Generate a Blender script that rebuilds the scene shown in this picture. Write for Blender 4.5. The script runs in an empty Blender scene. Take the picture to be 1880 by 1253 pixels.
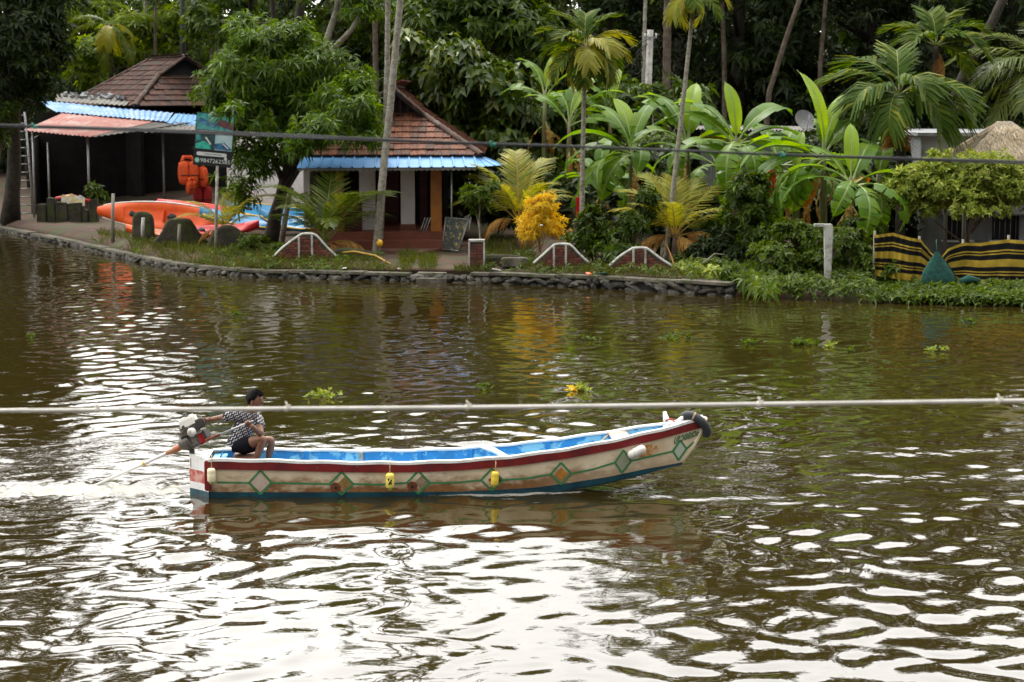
import bpy, bmesh, math, random
import numpy as np
from mathutils import Vector, Matrix, Euler

random.seed(7)
RNG = np.random.default_rng(7)
SC = bpy.context.scene
COL = SC.collection
R = math.radians

# ------------------------------------------------------------------ camera
CAM_H, LENS, HORIZON = 5.3, 70.0, 170.0
F = 1880 * LENS / 36.0
TH = math.atan((626.5 - HORIZON) / F)
cam = bpy.data.cameras.new('camera')
camo = bpy.data.objects.new('camera', cam)
COL.objects.link(camo)
camo.location = (0, 0, CAM_H)
camo.rotation_euler = (math.pi / 2 - TH, 0, 0)
cam.lens, cam.sensor_width = LENS, 36.0
cam.clip_start, cam.clip_end = 0.1, 3000
cam.dof.use_dof = True
cam.dof.focus_distance = 27.0
cam.dof.aperture_fstop = 4.0
SC.camera = camo

# ------------------------------------------------------------------ sky, sun, exposure
SUN_EL, SUN_AZ = R(56), R(-22)          # azimuth from the view direction, to the left
sun_dir = Vector((math.sin(SUN_AZ) * math.cos(SUN_EL), math.cos(SUN_AZ) * math.cos(SUN_EL), math.sin(SUN_EL)))
world = bpy.data.worlds.new('World')
SC.world = world
world.use_nodes = True
wn, wl = world.node_tree.nodes, world.node_tree.links
wn.clear()
out = wn.new('ShaderNodeOutputWorld')
bg = wn.new('ShaderNodeBackground')
bg.inputs['Strength'].default_value = 0.15
sky = wn.new('ShaderNodeTexSky')
sky.sky_type = 'NISHITA'
sky.sun_disc = False
sky.sun_elevation = SUN_EL
sky.sun_rotation = SUN_AZ
sky.dust_density = 4.0
# the overcast: a white cloud sheet, brighter round the veiled sun, over the clear sky
tc = wn.new('ShaderNodeTexCoord')
dot = wn.new('ShaderNodeVectorMath'); dot.operation = 'DOT_PRODUCT'
dot.inputs[1].default_value = sun_dir
nrm = wn.new('ShaderNodeVectorMath'); nrm.operation = 'NORMALIZE'
wl.new(tc.outputs['Generated'], nrm.inputs[0])
wl.new(nrm.outputs[0], dot.inputs[0])
mr = wn.new('ShaderNodeMapRange')
mr.inputs['From Min'].default_value = -0.3; mr.inputs['From Max'].default_value = 1.0
mr.inputs['To Min'].default_value = 2.8; mr.inputs['To Max'].default_value = 40.0
mr.interpolation_type = 'SMOOTHSTEP'
wl.new(dot.outputs['Value'], mr.inputs['Value'])
cn = wn.new('ShaderNodeTexNoise'); cn.inputs['Scale'].default_value = 2.2; cn.inputs['Detail'].default_value = 5
wl.new(nrm.outputs[0], cn.inputs['Vector'])
cm = wn.new('ShaderNodeMapRange')
cm.inputs['From Min'].default_value = 0.3; cm.inputs['From Max'].default_value = 0.7
cm.inputs['To Min'].default_value = 0.75; cm.inputs['To Max'].default_value = 1.15
wl.new(cn.outputs['Fac'], cm.inputs['Value'])
mu = wn.new('ShaderNodeMath'); mu.operation = 'MULTIPLY'
wl.new(mr.outputs[0], mu.inputs[0]); wl.new(cm.outputs[0], mu.inputs[1])
cc = wn.new('ShaderNodeVectorMath'); cc.operation = 'SCALE'
cc.inputs[0].default_value = (1.0, 0.985, 0.95)
wl.new(mu.outputs[0], cc.inputs['Scale'])
mx = wn.new('ShaderNodeMix'); mx.data_type = 'RGBA'
mx.inputs['Factor'].default_value = 0.85
wl.new(sky.outputs[0], mx.inputs[6]); wl.new(cc.outputs[0], mx.inputs[7])
wl.new(mx.outputs[2], bg.inputs['Color']); wl.new(bg.outputs[0], out.inputs['Surface'])

sl = bpy.data.lights.new('sun', 'SUN')
sl.energy = 2.0
sl.angle = R(10)
sl.color = (1.0, 0.95, 0.86)
so = bpy.data.objects.new('sun', sl)
COL.objects.link(so)
so.rotation_euler = sun_dir.to_track_quat('Z', 'Y').to_euler()
so.location = (0, 0, 40)

SC.view_settings.view_transform = 'Standard'
SC.view_settings.look = 'None'
SC.view_settings.exposure = -0.3
SC.view_settings.gamma = 1.0
SC.view_settings.use_curve_mapping = False
SC.render.engine = 'CYCLES'
SC.cycles.use_denoising = True
SC.cycles.max_bounces = 7
SC.cycles.diffuse_bounces = 3
SC.cycles.transparent_max_bounces = 4
SC.cycles.sample_clamp_indirect = 6.0

# ------------------------------------------------------------------ photograph to world
def ray(px, py):
    u, v = (px - 940) / F, (626.5 - py) / F
    fw, up = Vector((0, math.cos(TH), -math.sin(TH))), Vector((0, math.sin(TH), math.cos(TH)))
    return fw + Vector((u, 0, 0)) + up * v

def G(px, py, z=0.42):
    d = ray(px, py)
    return Vector((0, 0, CAM_H)) + d * ((z - CAM_H) / d.z)

def A(px, py, y):
    d = ray(px, py)
    return Vector((0, 0, CAM_H)) + d * (y / d.y)

def P(p):
    q = Vector(p) - Vector((0, 0, CAM_H))
    zf = q.y * math.cos(TH) - q.z * math.sin(TH)
    up = q.y * math.sin(TH) + q.z * math.cos(TH)
    return 940 + F * q.x / zf, 626.5 - F * up / zf

def S(y):            # pixels of the photograph per metre at depth y
    return F / y

ZG = 0.42

# ------------------------------------------------------------------ materials
MATS = {}
def _nodes(name):
    m = bpy.data.materials.new(name)
    m.use_nodes = True
    n, l = m.node_tree.nodes, m.node_tree.links
    return m, n, l, n['Principled BSDF']

def mat(name, col, rough=0.6, col2=None, scale=3.0, lo=0.4, hi=0.6, detail=5, bump=0.0, bscale=20.0,
        metal=0.0, vary=0.0, col3=None, scale3=12.0, lo3=0.55, hi3=0.65, spec=0.5, stretch=None):
    m, n, l, b = _nodes(name)
    b.inputs['Roughness'].default_value = rough
    b.inputs['Metallic'].default_value = metal
    b.inputs['Specular IOR Level'].default_value = spec
    tc = n.new('ShaderNodeTexCoord')
    src = tc.outputs['Object']
    oi = n.new('ShaderNodeObjectInfo')
    add = n.new('ShaderNodeVectorMath'); add.operation = 'ADD'
    sc = n.new('ShaderNodeVectorMath'); sc.operation = 'SCALE'
    sc.inputs[0].default_value = (37, 91, 53)
    l.new(oi.outputs['Random'], sc.inputs['Scale'])
    l.new(src, add.inputs[0]); l.new(sc.outputs[0], add.inputs[1])
    src = add.outputs[0]
    if stretch:
        mp = n.new('ShaderNodeMapping'); mp.inputs['Scale'].default_value = stretch
        l.new(src, mp.inputs['Vector']); src = mp.outputs[0]
    cur = None
    def layer(base, c2, s, a, b_):
        nz = n.new('ShaderNodeTexNoise'); nz.inputs['Scale'].default_value = s; nz.inputs['Detail'].default_value = detail
        nz.inputs['Roughness'].default_value = 0.65
        l.new(src, nz.inputs['Vector'])
        r = n.new('ShaderNodeMapRange'); r.inputs['From Min'].default_value = a; r.inputs['From Max'].default_value = b_
        l.new(nz.outputs['Fac'], r.inputs['Value'])
        x = n.new('ShaderNodeMix'); x.data_type = 'RGBA'
        l.new(r.outputs[0], x.inputs['Factor'])
        if isinstance(base, tuple): x.inputs[6].default_value = (*base, 1)
        else: l.new(base, x.inputs[6])
        x.inputs[7].default_value = (*c2, 1)
        return x.outputs[2]
    cur = col
    if col2: cur = layer(cur, col2, scale, lo, hi)
    if col3: cur = layer(cur, col3, scale3, lo3, hi3)
    if vary:
        hs = n.new('ShaderNodeHueSaturation')
        r = n.new('ShaderNodeMapRange'); r.inputs['To Min'].default_value = 1 - vary; r.inputs['To Max'].default_value = 1 + vary
        l.new(oi.outputs['Random'], r.inputs['Value']); l.new(r.outputs[0], hs.inputs['Value'])
        if isinstance(cur, tuple): hs.inputs['Color'].default_value = (*cur, 1)
        else: l.new(cur, hs.inputs['Color'])
        cur = hs.outputs[0]
    if isinstance(cur, tuple): b.inputs['Base Color'].default_value = (*cur, 1)
    else: l.new(cur, b.inputs['Base Color'])
    if bump:
        nz = n.new('ShaderNodeTexNoise'); nz.inputs['Scale'].default_value = bscale; nz.inputs['Detail'].default_value = 6
        l.new(src, nz.inputs['Vector'])
        bp = n.new('ShaderNodeBump'); bp.inputs['Strength'].default_value = bump; bp.inputs['Distance'].default_value = 0.02
        l.new(nz.outputs['Fac'], bp.inputs['Height']); l.new(bp.outputs[0], b.inputs['Normal'])
    MATS[name] = m
    return m

def leafmat(name, c1, c2, c3, rough=0.38, trans=0.35, midrib=False, spec=0.5):
    rough = min(.8, rough + .10); spec = spec * .5
    if name.startswith(('leaf_mango', 'leaf_banana', 'leaf_light', 'leaf_pale')): c1, c2, c3 = [tuple(q * 1.3 for q in c) for c in (c1, c2, c3)]
    if not name.startswith(('leaf_yellow', 'leaf_dead', 'straw', 'leaf_gold')): c1, c2, c3 = [(c[0] * .84, c[1] * .74, c[2] * .36) for c in (c1, c2, c3)]
    """leaf: colour differs from leaf to leaf, light passes through the blade"""
    m, n, l, b = _nodes(name)
    geo = n.new('ShaderNodeNewGeometry'); oi = n.new('ShaderNodeObjectInfo')
    ad = n.new('ShaderNodeMath'); ad.operation = 'ADD'
    l.new(geo.outputs['Random Per Island'], ad.inputs[0])
    ms = n.new('ShaderNodeMath'); ms.operation = 'MULTIPLY'; ms.inputs[1].default_value = 0.61
    l.new(oi.outputs['Random'], ms.inputs[0]); l.new(ms.outputs[0], ad.inputs[1])
    fr = n.new('ShaderNodeMath'); fr.operation = 'FRACT'; l.new(ad.outputs[0], fr.inputs[0])
    cr = n.new('ShaderNodeValToRGB'); e = cr.color_ramp.elements
    e[0].position, e[0].color = 0.0, (*c1, 1)
    e[1].position, e[1].color = 1.0, (*c3, 1)
    k = e.new(0.6); k.color = (*c2, 1)
    l.new(fr.outputs[0], cr.inputs['Fac'])
    cur = cr.outputs['Color']
    tc = n.new('ShaderNodeTexCoord')
    nz = n.new('ShaderNodeTexNoise'); nz.inputs['Scale'].default_value = 0.9; nz.inputs['Detail'].default_value = 3
    l.new(tc.outputs['Object'], nz.inputs['Vector'])
    hs = n.new('ShaderNodeHueSaturation')
    r = n.new('ShaderNodeMapRange'); r.inputs['From Min'].default_value = .3; r.inputs['From Max'].default_value = .7
    r.inputs['To Min'].default_value = 0.75; r.inputs['To Max'].default_value = 1.3
    l.new(nz.outputs['Fac'], r.inputs['Value']); l.new(r.outputs[0], hs.inputs['Value']); l.new(cur, hs.inputs['Color'])
    cur = hs.outputs[0]
    if midrib:
        uv = n.new('ShaderNodeSeparateXYZ'); l.new(tc.outputs['UV'], uv.inputs[0])
        sb = n.new('ShaderNodeMath'); sb.operation = 'SUBTRACT'; sb.inputs[1].default_value = 0.5; l.new(uv.outputs['Y'], sb.inputs[0])
        ab = n.new('ShaderNodeMath'); ab.operation = 'ABSOLUTE'; l.new(sb.outputs[0], ab.inputs[0])
        lt = n.new('ShaderNodeMath'); lt.operation = 'LESS_THAN'; lt.inputs[1].default_value = 0.045; l.new(ab.outputs[0], lt.inputs[0])
        wv = n.new('ShaderNodeTexWave'); wv.inputs['Scale'].default_value = 9; wv.inputs['Distortion'].default_value = 1.0
        l.new(tc.outputs['UV'], wv.inputs['Vector'])
        wr = n.new('ShaderNodeMapRange'); wr.inputs['To Min'].default_value = 0.94; wr.inputs['To Max'].default_value = 1.04
        l.new(wv.outputs['Fac'], wr.inputs['Value'])
        h2 = n.new('ShaderNodeHueSaturation'); l.new(wr.outputs[0], h2.inputs['Value']); l.new(cur, h2.inputs['Color'])
        x = n.new('ShaderNodeMix'); x.data_type = 'RGBA'
        l.new(lt.outputs[0], x.inputs['Factor']); l.new(h2.outputs[0], x.inputs[6]); x.inputs[7].default_value = (.19, .27, .06, 1)
        cur = x.outputs[2]
    l.new(cur, b.inputs['Base Color'])
    b.inputs['Roughness'].default_value = rough
    b.inputs['Specular IOR Level'].default_value = spec
    tr = n.new('ShaderNodeBsdfTranslucent')
    h3 = n.new('ShaderNodeHueSaturation'); h3.inputs['Value'].default_value = 1.75; h3.inputs['Saturation'].default_value = 1.1; h3.inputs['Hue'].default_value = 0.485
    l.new(cur, h3.inputs['Color']); l.new(h3.outputs[0], tr.inputs['Color'])
    ms_ = n.new('ShaderNodeMixShader'); ms_.inputs[0].default_value = trans
    o = n['Material Output']
    l.new(b.outputs[0], ms_.inputs[1]); l.new(tr.outputs[0], ms_.inputs[2]); l.new(ms_.outputs[0], o.inputs['Surface'])
    MATS[name] = m
    return m

# ------------------------------------------------------------------ mesh helpers
def link(name, me, parent=None, mats=()):
    o = bpy.data.objects.new(name, me)
    COL.objects.link(o)
    for m in mats: me.materials.append(m)
    if parent is not None: o.parent = parent
    return o

def np_mesh(name, V, Q, T=None, midx=None, uv=None, smooth=False):
    """fast mesh from arrays: V (n,3), quads Q (m,4), triangles T (k,3)"""
    me = bpy.data.meshes.new(name)
    V = np.asarray(V, dtype=np.float32)
    Q = np.zeros((0, 4), np.int32) if Q is None else np.asarray(Q, np.int32)
    T = np.zeros((0, 3), np.int32) if T is None else np.asarray(T, np.int32)
    me.vertices.add(len(V)); me.vertices.foreach_set('co', V.ravel())
    loops = np.concatenate([Q.ravel(), T.ravel()])
    me.loops.add(len(loops)); me.loops.foreach_set('vertex_index', loops.astype(np.int32))
    me.polygons.add(len(Q) + len(T))
    st = np.concatenate([np.arange(len(Q)) * 4, len(Q) * 4 + np.arange(len(T)) * 3]).astype(np.int32)
    me.polygons.foreach_set('loop_start', st)
    if smooth: me.polygons.foreach_set('use_smooth', np.ones(len(st), bool))
    if midx is not None: me.polygons.foreach_set('material_index', np.asarray(midx, np.int32))
    if uv is not None:
        ul = me.uv_layers.new(name='UVMap')
        ul.data.foreach_set('uv', np.asarray(uv, np.float32)[loops].ravel())
    me.update(calc_edges=True)
    return me

class MB:
    def __init__(s): s.v, s.f, s.m, s.sm = [], [], [], []
    def add(s, vs, fs, mi=0, smooth=False):
        o = len(s.v); s.v += [tuple(v) for v in vs]
        for f in fs:
            s.f.append([o + i for i in f]); s.m.append(mi); s.sm.append(smooth)
        return s
    def box(s, c, d, rot=None, mi=0, taper=1.0):
        hx, hy, hz = d[0] / 2, d[1] / 2, d[2] / 2
        vs = [(-hx, -hy, -hz), (hx, -hy, -hz), (hx, hy, -hz), (-hx, hy, -hz)]
        vs += [(x * taper, y * taper, hz) for x, y, _ in vs]
        vs = [Vector(v) for v in vs]
        if rot is not None: vs = [rot @ v for v in vs]
        vs = [v + Vector(c) for v in vs]
        return s.add(vs, [(3, 2, 1, 0), (4, 5, 6, 7), (0, 1, 5, 4), (1, 2, 6, 5), (2, 3, 7, 6), (3, 0, 4, 7)], mi)
    def tube(s, pts, rad, n=8, mi=0, cap=True, flat=1.0):
        pts = [Vector(p) for p in pts]
        if not isinstance(rad, (list, tuple)): rad = [rad] * len(pts)
        vs, fs = [], []
        prev = None
        for i, p in enumerate(pts):
            t = (pts[min(i + 1, len(pts) - 1)] - pts[max(i - 1, 0)]).normalized()
            if prev is None:
                a = Vector((0, 0, 1)) if abs(t.z) < .9 else Vector((1, 0, 0))
                u = t.cross(a).normalized()
            else:
                u = (prev - t * prev.dot(t)).normalized()
            prev = u
            w = t.cross(u)
            for k in range(n):
                an = 2 * math.pi * k / n
                vs.append(p + (u * math.cos(an) + w * math.sin(an) * flat) * rad[i])
        for i in range(len(pts) - 1):
            for k in range(n):
                a, b = i * n + k, i * n + (k + 1) % n
                fs.append((a, b, b + n, a + n))
        s.add(vs, fs, mi, True)
        if cap:
            o = len(s.v) - len(vs)
            s.f.append([o + k for k in range(n)][::-1]); s.m.append(mi); s.sm.append(False)
            s.f.append([o + (len(pts) - 1) * n + k for k in range(n)]); s.m.append(mi); s.sm.append(False)
        return s
    def lathe(s, prof, c=(0, 0, 0), n=14, rot=None, mi=0):
        vs, fs = [], []
        for r, z in prof:
            for k in range(n):
                an = 2 * math.pi * k / n
                v = Vector((r * math.cos(an), r * math.sin(an), z))
                if rot is not None: v = rot @ v
                vs.append(v + Vector(c))
        for i in range(len(prof) - 1):
            for k in range(n):
                a, b = i * n + k, i * n + (k + 1) % n
                fs.append((a, b, b + n, a + n))
        fs.append(list(range(n))[::-1]); fs.append([(len(prof) - 1) * n + k for k in range(n)])
        return s.add(vs, fs, mi, True)
    def ell(s, c, r, rot=None, mi=0, nu=12, nv=8, fn=None):
        vs, fs = [], []
        for i in range(nv + 1):
            th = math.pi * i / nv
            for k in range(nu):
                ph = 2 * math.pi * k / nu
                v = Vector((math.sin(th) * math.cos(ph), math.sin(th) * math.sin(ph), math.cos(th)))
                if fn: v = v * fn(v)
                v = Vector((v.x * r[0], v.y * r[1], v.z * r[2]))
                if rot is not None: v = rot @ v
                vs.append(v + Vector(c))
        for i in range(nv):
            for k in range(nu):
                a, b = i * nu + k, i * nu + (k + 1) % nu
                fs.append((a, a + nu, b + nu, b))
        return s.add(vs, fs, mi, True)
    def prism(s, poly, off, mi=0):
        """planar polygon (3-D points) pushed along off"""
        n = len(poly); off = Vector(off)
        vs = [Vector(p) for p in poly] + [Vector(p) + off for p in poly]
        fs = [list(range(n))[::-1], [n + k for k in range(n)]]
        fs += [(k, (k + 1) % n, n + (k + 1) % n, n + k) for k in range(n)]
        return s.add(vs, fs, mi)
    def grid(s, rows, mi=0, smooth=True):
        n = len(rows[0]); vs = [p for r in rows for p in r]
        fs = [(i * n + k, i * n + k + 1, (i + 1) * n + k + 1, (i + 1) * n + k) for i in range(len(rows) - 1) for k in range(n - 1)]
        return s.add(vs, fs, mi, smooth)
    def mesh(s, name, mats, off=None, bevel=0.0):
        me = bpy.data.meshes.new(name)
        v = s.v if off is None else [(p[0] - off[0], p[1] - off[1], p[2] - off[2]) for p in s.v]
        me.from_pydata(v, [], s.f)
        me.polygons.foreach_set('material_index', s.m)
        me.polygons.foreach_set('use_smooth', s.sm)
        if bevel:
            bm = bmesh.new(); bm.from_mesh(me)
            bmesh.ops.bevel(bm, geom=[e for e in bm.edges if e.is_manifold and e.calc_face_angle(0) > 0.7], offset=bevel, segments=2, affect='EDGES', clamp_overlap=True)
            bm.to_mesh(me); bm.free()
        for m in (mats if isinstance(mats, (list, tuple)) else [mats]): me.materials.append(m)
        me.update()
        return me
    def build(s, name, mats, parent=None, world=False, bevel=0.0):
        """world=True: the points are world points and the parent is an unrotated root"""
        off = None
        if world and parent is not None:
            off = Vector((0, 0, 0)); q = parent
            while q is not None: off = off + q.location; q = q.parent
        me = s.mesh(name, mats, off, bevel)
        return link(name, me, parent)

def tag(o, label=None, cat=None, group=None, kind=None):
    if label: o['label'] = label
    if cat: o['category'] = cat
    if group: o['group'] = group
    if kind: o['kind'] = kind
    return o

def thing(name, label, cat, loc=(0, 0, 0), group=None, rot=(0, 0, 0)):
    o = bpy.data.objects.new(name, None)
    COL.objects.link(o)
    o.empty_display_size = 0.2
    o.location = loc; o.rotation_euler = rot
    return tag(o, label, cat, group)

def copy_tree(o, parent=None):
    c = o.copy(); COL.objects.link(c)
    if parent is not None: c.parent = parent
    for ch in list(o.children): copy_tree(ch, c)
    return c

def put(name, me, parent, loc, rot=(0, 0, 0), scale=1.0):
    o = bpy.data.objects.new(name, me); COL.objects.link(o); o.parent = parent
    o.location = loc; o.rotation_euler = rot
    o.scale = (scale,) * 3 if not isinstance(scale, (tuple, list)) else scale
    return o

def rv(n, lo, hi): return RNG.uniform(lo, hi, n)
def unit(a): return a / (np.linalg.norm(a, axis=-1, keepdims=True) + 1e-9)

# ------------------------------------------------------------------ foliage helpers
def leaf_arrays(p, d, nrm, ln, wd, fold=0.25, droop=0.25):
    """folded pointed leaves: 5 points and two quads each"""
    d = unit(d); s = unit(np.cross(d, nrm)); n = unit(np.cross(s, d))
    ln, wd = ln[:, None], wd[:, None]
    tip = p + d * ln - np.array([0, 0, 1.0]) * ln * droop
    mid = p + d * ln * .45 - n * wd * fold * 0.5
    L = p + d * ln * .42 + s * wd * .5 + n * wd * fold * .5
    Rr = p + d * ln * .42 - s * wd * .5 + n * wd * fold * .5
    N = len(p)
    V = np.stack([p, L, mid, Rr, tip], 1).reshape(-1, 3)
    b = np.arange(N)[:, None] * 5
    Q = np.concatenate([b + np.array([0, 2, 4, 1]), b + np.array([0, 3, 4, 2])])
    return V, Q

def rosettes(tips, axis, k, length, width, spread=(-.3, .9), droop=.25, fold=.25, jl=.35):
    N = len(tips)
    axis = unit(axis)
    ref = np.where(np.abs(axis[:, 2:3]) < .9, np.array([[0, 0, 1.0]]), np.array([[1.0, 0, 0]]))
    u = unit(np.cross(axis, ref)); w = np.cross(axis, u)
    ps, ds, ns, ls, ws = [], [], [], [], []
    a0 = rv(N, 0, 2 * np.pi)
    for j in range(k):
        an = a0 + j * 2.4 + rv(N, -.35, .35)
        el = rv(N, *spread)
        rad = u * np.cos(an)[:, None] + w * np.sin(an)[:, None]
        d = rad * np.cos(el)[:, None] + axis * np.sin(el)[:, None]
        back = rv(N, 0, length * .5)[:, None]
        ps.append(tips - axis * back); ds.append(d)
        ns.append(axis + RNG.normal(0, .35, (N, 3)))
        ls.append(length * rv(N, 1 - jl, 1 + jl)); ws.append(width * rv(N, 1 - jl, 1 + jl))
    return leaf_arrays(np.concatenate(ps), np.concatenate(ds), np.concatenate(ns), np.concatenate(ls), np.concatenate(ws), fold, droop)

def blob_tips(blobs, n, clump=0.45, per=9, inner=.55, up=.35):
    """twig tips in small clumps over ellipsoids: (cx,cy,cz,rx,ry,rz)"""
    vol = np.array([(b[3] * b[5]) for b in blobs]); vol = vol / vol.sum()
    T, Ax, C = [], [], []
    for b, q in zip(blobs, vol):
        m = max(2, int(n * q / per))
        dirs = unit(RNG.normal(0, 1, (m, 3)))
        dirs[:, 2] = np.where(dirs[:, 2] < -.55, -dirs[:, 2], dirs[:, 2])
        rr = inner + (1 - inner) * rv(m, 0, 1) ** .6
        c = np.array(b[:3]) + dirs * rr[:, None] * np.array(b[3:])
        C.append(c)
        cl = clump * rv(m, .6, 1.35)
        off = RNG.normal(0, .5, (m, per, 3)) * cl[:, None, None]
        off[:, :, 2] *= .65
        t = (c[:, None, :] + off).reshape(-1, 3)
        ax = np.repeat(dirs, per, 0) * .9 + unit(off.reshape(-1, 3)) * .7 + np.array([0, 0, up])
        T.append(t); Ax.append(ax)
    return np.concatenate(T), np.concatenate(Ax), np.concatenate(C)

def trunk_points(a, b, k=6, wob=.12):
    a, b = Vector(a), Vector(b); L = (b - a).length
    pts = []
    for i in range(k + 1):
        t = i / k
        p = a.lerp(b, t)
        if 0 < i < k: p += Vector((random.uniform(-1, 1), random.uniform(-1, 1), 0)) * wob * L * .12
        pts.append(p)
    return pts

def leafy(name, label, cat, base, blobs, n, k, ll, lw, m, bark, trunk_r=.2, clump=.5, per=9, spread=(-.3, .9), droop=.25,
          group=None, fork=None, limbs=8, trunk_top=None, up=.35, inner=.55, trunk=True, fold=.25):
    """a tree or bush: tapered trunk with limbs, crown of leaf clumps; blobs are world points"""
    root = thing(name, label, cat, base, group)
    b0 = np.array(base)
    bl = [tuple(np.array(b[:3]) - b0) + tuple(b[3:]) for b in blobs]
    T, Ax, C = blob_tips(bl, n, clump, per, inner, up)
    V, Q = rosettes(T, Ax, k, ll, lw, spread, droop, fold)
    cr = link('crown', np_mesh('crown', V, Q), root, [m])
    if trunk:
        mb = MB()
        main = max(bl, key=lambda q: q[3] * q[5])
        top = Vector(trunk_top) - Vector(base) if trunk_top else Vector((main[0], main[1], main[2]))
        pts = trunk_points((0, 0, -.15), top, 7)
        mb.tube(pts, [trunk_r * (1.25 if i == 0 else 1 - .62 * i / 7) for i in range(8)], 9)
        for j in range(limbs):
            c = Vector(C[int(RNG.integers(len(C)))])
            s = pts[int(RNG.integers(3, 8))]
            md = s.lerp(c, .5) + Vector((0, 0, random.uniform(-.2, .3)))
            mb.tube([s, md, c], [trunk_r * .4, trunk_r * .25, trunk_r * .08], 6)
        mb.build('trunk', [bark], root)
    return root

def frond_mesh(name, L, pairs, leaflet, width, arch, up=0.5, droop=.35, start=.18, m=None, mr=None, fan=.75, curl=1.0):
    """a feather palm leaf along +X, arching down; rachis and two-segment leaflets"""
    n = 24
    th, x, z = 0.0, 0.0, 0.0
    pts = [(0, 0, 0)]; ang = [0]
    for i in range(1, n + 1):
        t = i / n
        th = -arch * t ** 1.6
        x += math.cos(th) * L / n; z += math.sin(th) * L / n
        pts.append((x, 0, z)); ang.append(th)
    mb = MB()
    mb.tube(pts[::2], [max(.004, .022 * (1 - .85 * i / (n / 2))) * (L / 3) ** .5 for i in range(n // 2 + 1)], 5, mi=1)
    V, Q = [], []
    for i in range(pairs):
        t = start + (1 - start) * (i + .5) / pairs
        q = t * n; a = int(min(q, n - 1)); fr = q - a
        p = Vector(pts[a]).lerp(Vector(pts[a + 1]), fr)
        an = ang[a]
        fwd = Vector((math.cos(an), 0, math.sin(an))); nv = Vector((-math.sin(an), 0, math.cos(an)))
        ll = leaflet * (0.35 + 0.95 * math.sin(math.pi * min(1, .18 + .8 * (t - start) / (1 - start)))) * random.uniform(.85, 1.12)
        for sd in (-1, 1):
            f = fan * random.uniform(.8, 1.2) + .7 * max(0, t - .75) * 2
            d = (Vector((0, sd, 0)) + fwd * f + nv * up * random.uniform(.5, 1.3)).normalized()
            wv = (fwd - d * fwd.dot(d)).normalized() * width * .5
            dr = Vector((0, 0, -1))
            p1 = p + d * ll * .5 - dr * -ll * droop * .18 * curl
            p2 = p + d * ll * .92 + dr * ll * droop * random.uniform(.7, 1.3)
            o = len(mb.v)
            mb.v += [tuple(p - wv * .5), tuple(p + wv * .5), tuple(p1 + wv), tuple(p1 - wv), tuple(p2 + wv * .35), tuple(p2 - wv * .35)]
            mb.f += [[o, o + 1, o + 2, o + 3], [o + 3, o + 2, o + 4, o + 5]]; mb.m += [0, 0]; mb.sm += [False, False]
    return mb.mesh(name, [m, mr])

def banana_leaf(name, L, W, arch, m, mr, torn=0.0, petiole=.16, vee=.18):
    n = 26
    th, x, z = 0.0, 0.0, 0.0
    P_, N_ = [(0, 0)], [(0, 1)]
    for i in range(1, n + 1):
        t = i / n
        th = -arch * t ** 1.5
        x += math.cos(th) * L / n; z += math.sin(th) * L / n
        P_.append((x, z)); N_.append((-math.sin(th), math.cos(th)))
    V, Q, UV, MI = [], [], [], []
    i0 = int(n * petiole)
    def width(t):
        s = (t - petiole) / (1 - petiole)
        return W * .5 * max(0.02, (1 - abs(2 * s - .92) ** 2.6)) if s < .985 else 0.004
    for sd in (-1, 1):
        i = i0
        while i < n:
            run = n if torn == 0 else i + max(1, int(random.uniform(1.5, 6) / (torn + .3)))
            j = min(run, n)
            sag = random.uniform(0, .6) * torn
            slew = random.uniform(-.05, .12) * torn * L * .3
            first = True
            for q in range(i, j + 1):
                t = q / n; w = width(t)
                px, pz = P_[q]; nx, nz = N_[q]
                o = len(V)
                edge = .015 * math.sin(q * 1.7 + sd)
                for e, (fw, up_) in enumerate(((0, 0), (.55, vee * .75), (1, vee + edge - sag))):
                    yy = sd * w * fw
                    V.append((px + nx * w * up_ + (slew if e == 2 else slew * .4 if e == 1 else 0), yy, pz + nz * w * up_ - (sag * w * .5 if e else 0)))
                    UV.append((t, .5 + sd * .5 * fw))
                if q > i:
                    Q.append((o - 3, o - 2, o + 1, o)); Q.append((o - 2, o - 1, o + 2, o + 1)); MI += [0, 0]
            i = j
    mb = MB(); k = 8
    mb.tube([(P_[int(n * q / k)][0], 0, P_[int(n * q / k)][1] - .012) for q in range(k + 1)], [.032 * (1 - .85 * q / k) * (L / 2) for q in range(k + 1)], 5)
    o = len(V)
    V += mb.v; UV += [(0, .5)] * len(mb.v)
    T4 = [f for f in mb.f if len(f) == 4]
    Q += [tuple(o + a for a in f) for f in T4]; MI += [1] * len(T4)
    me = np_mesh(name, np.array(V), np.array(Q), midx=MI, uv=np.array(UV), smooth=True)
    me.materials.append(m); me.materials.append(mr)
    return me
# ------------------------------------------------------------------ shared materials
M = MATS
leafmat('leaf_mango', (.030, .075, .008), (.050, .115, .012), (.110, .200, .020), rough=.34)
leafmat('leaf_dark', (.009, .022, .005), (.016, .036, .007), (.036, .068, .011), rough=.45, trans=.22)
leafmat('leaf_mid', (.030, .065, .010), (.050, .105, .014), (.100, .170, .028), rough=.38, trans=.32)
leafmat('leaf_light', (.060, .120, .014), (.095, .170, .022), (.170, .250, .035), rough=.40, trans=.4)
leafmat('leaf_big', (.035, .080, .012), (.055, .115, .016), (.150, .200, .040), rough=.26, trans=.3, spec=.8)
leafmat('leaf_pale', (.100, .170, .040), (.180, .260, .075), (.330, .390, .170), rough=.5, trans=.3)
leafmat('leaf_yellow', (.58, .38, .010), (.74, .52, .015), (.60, .46, .03), rough=.45, trans=.3)
leafmat('leaf_gold_palm', (.20, .21, .02), (.30, .27, .03), (.14, .20, .02), rough=.4, trans=.4)
leafmat('leaf_palm', (.055, .110, .016), (.095, .155, .025), (.170, .220, .040), rough=.3, trans=.35, spec=.7)
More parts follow.
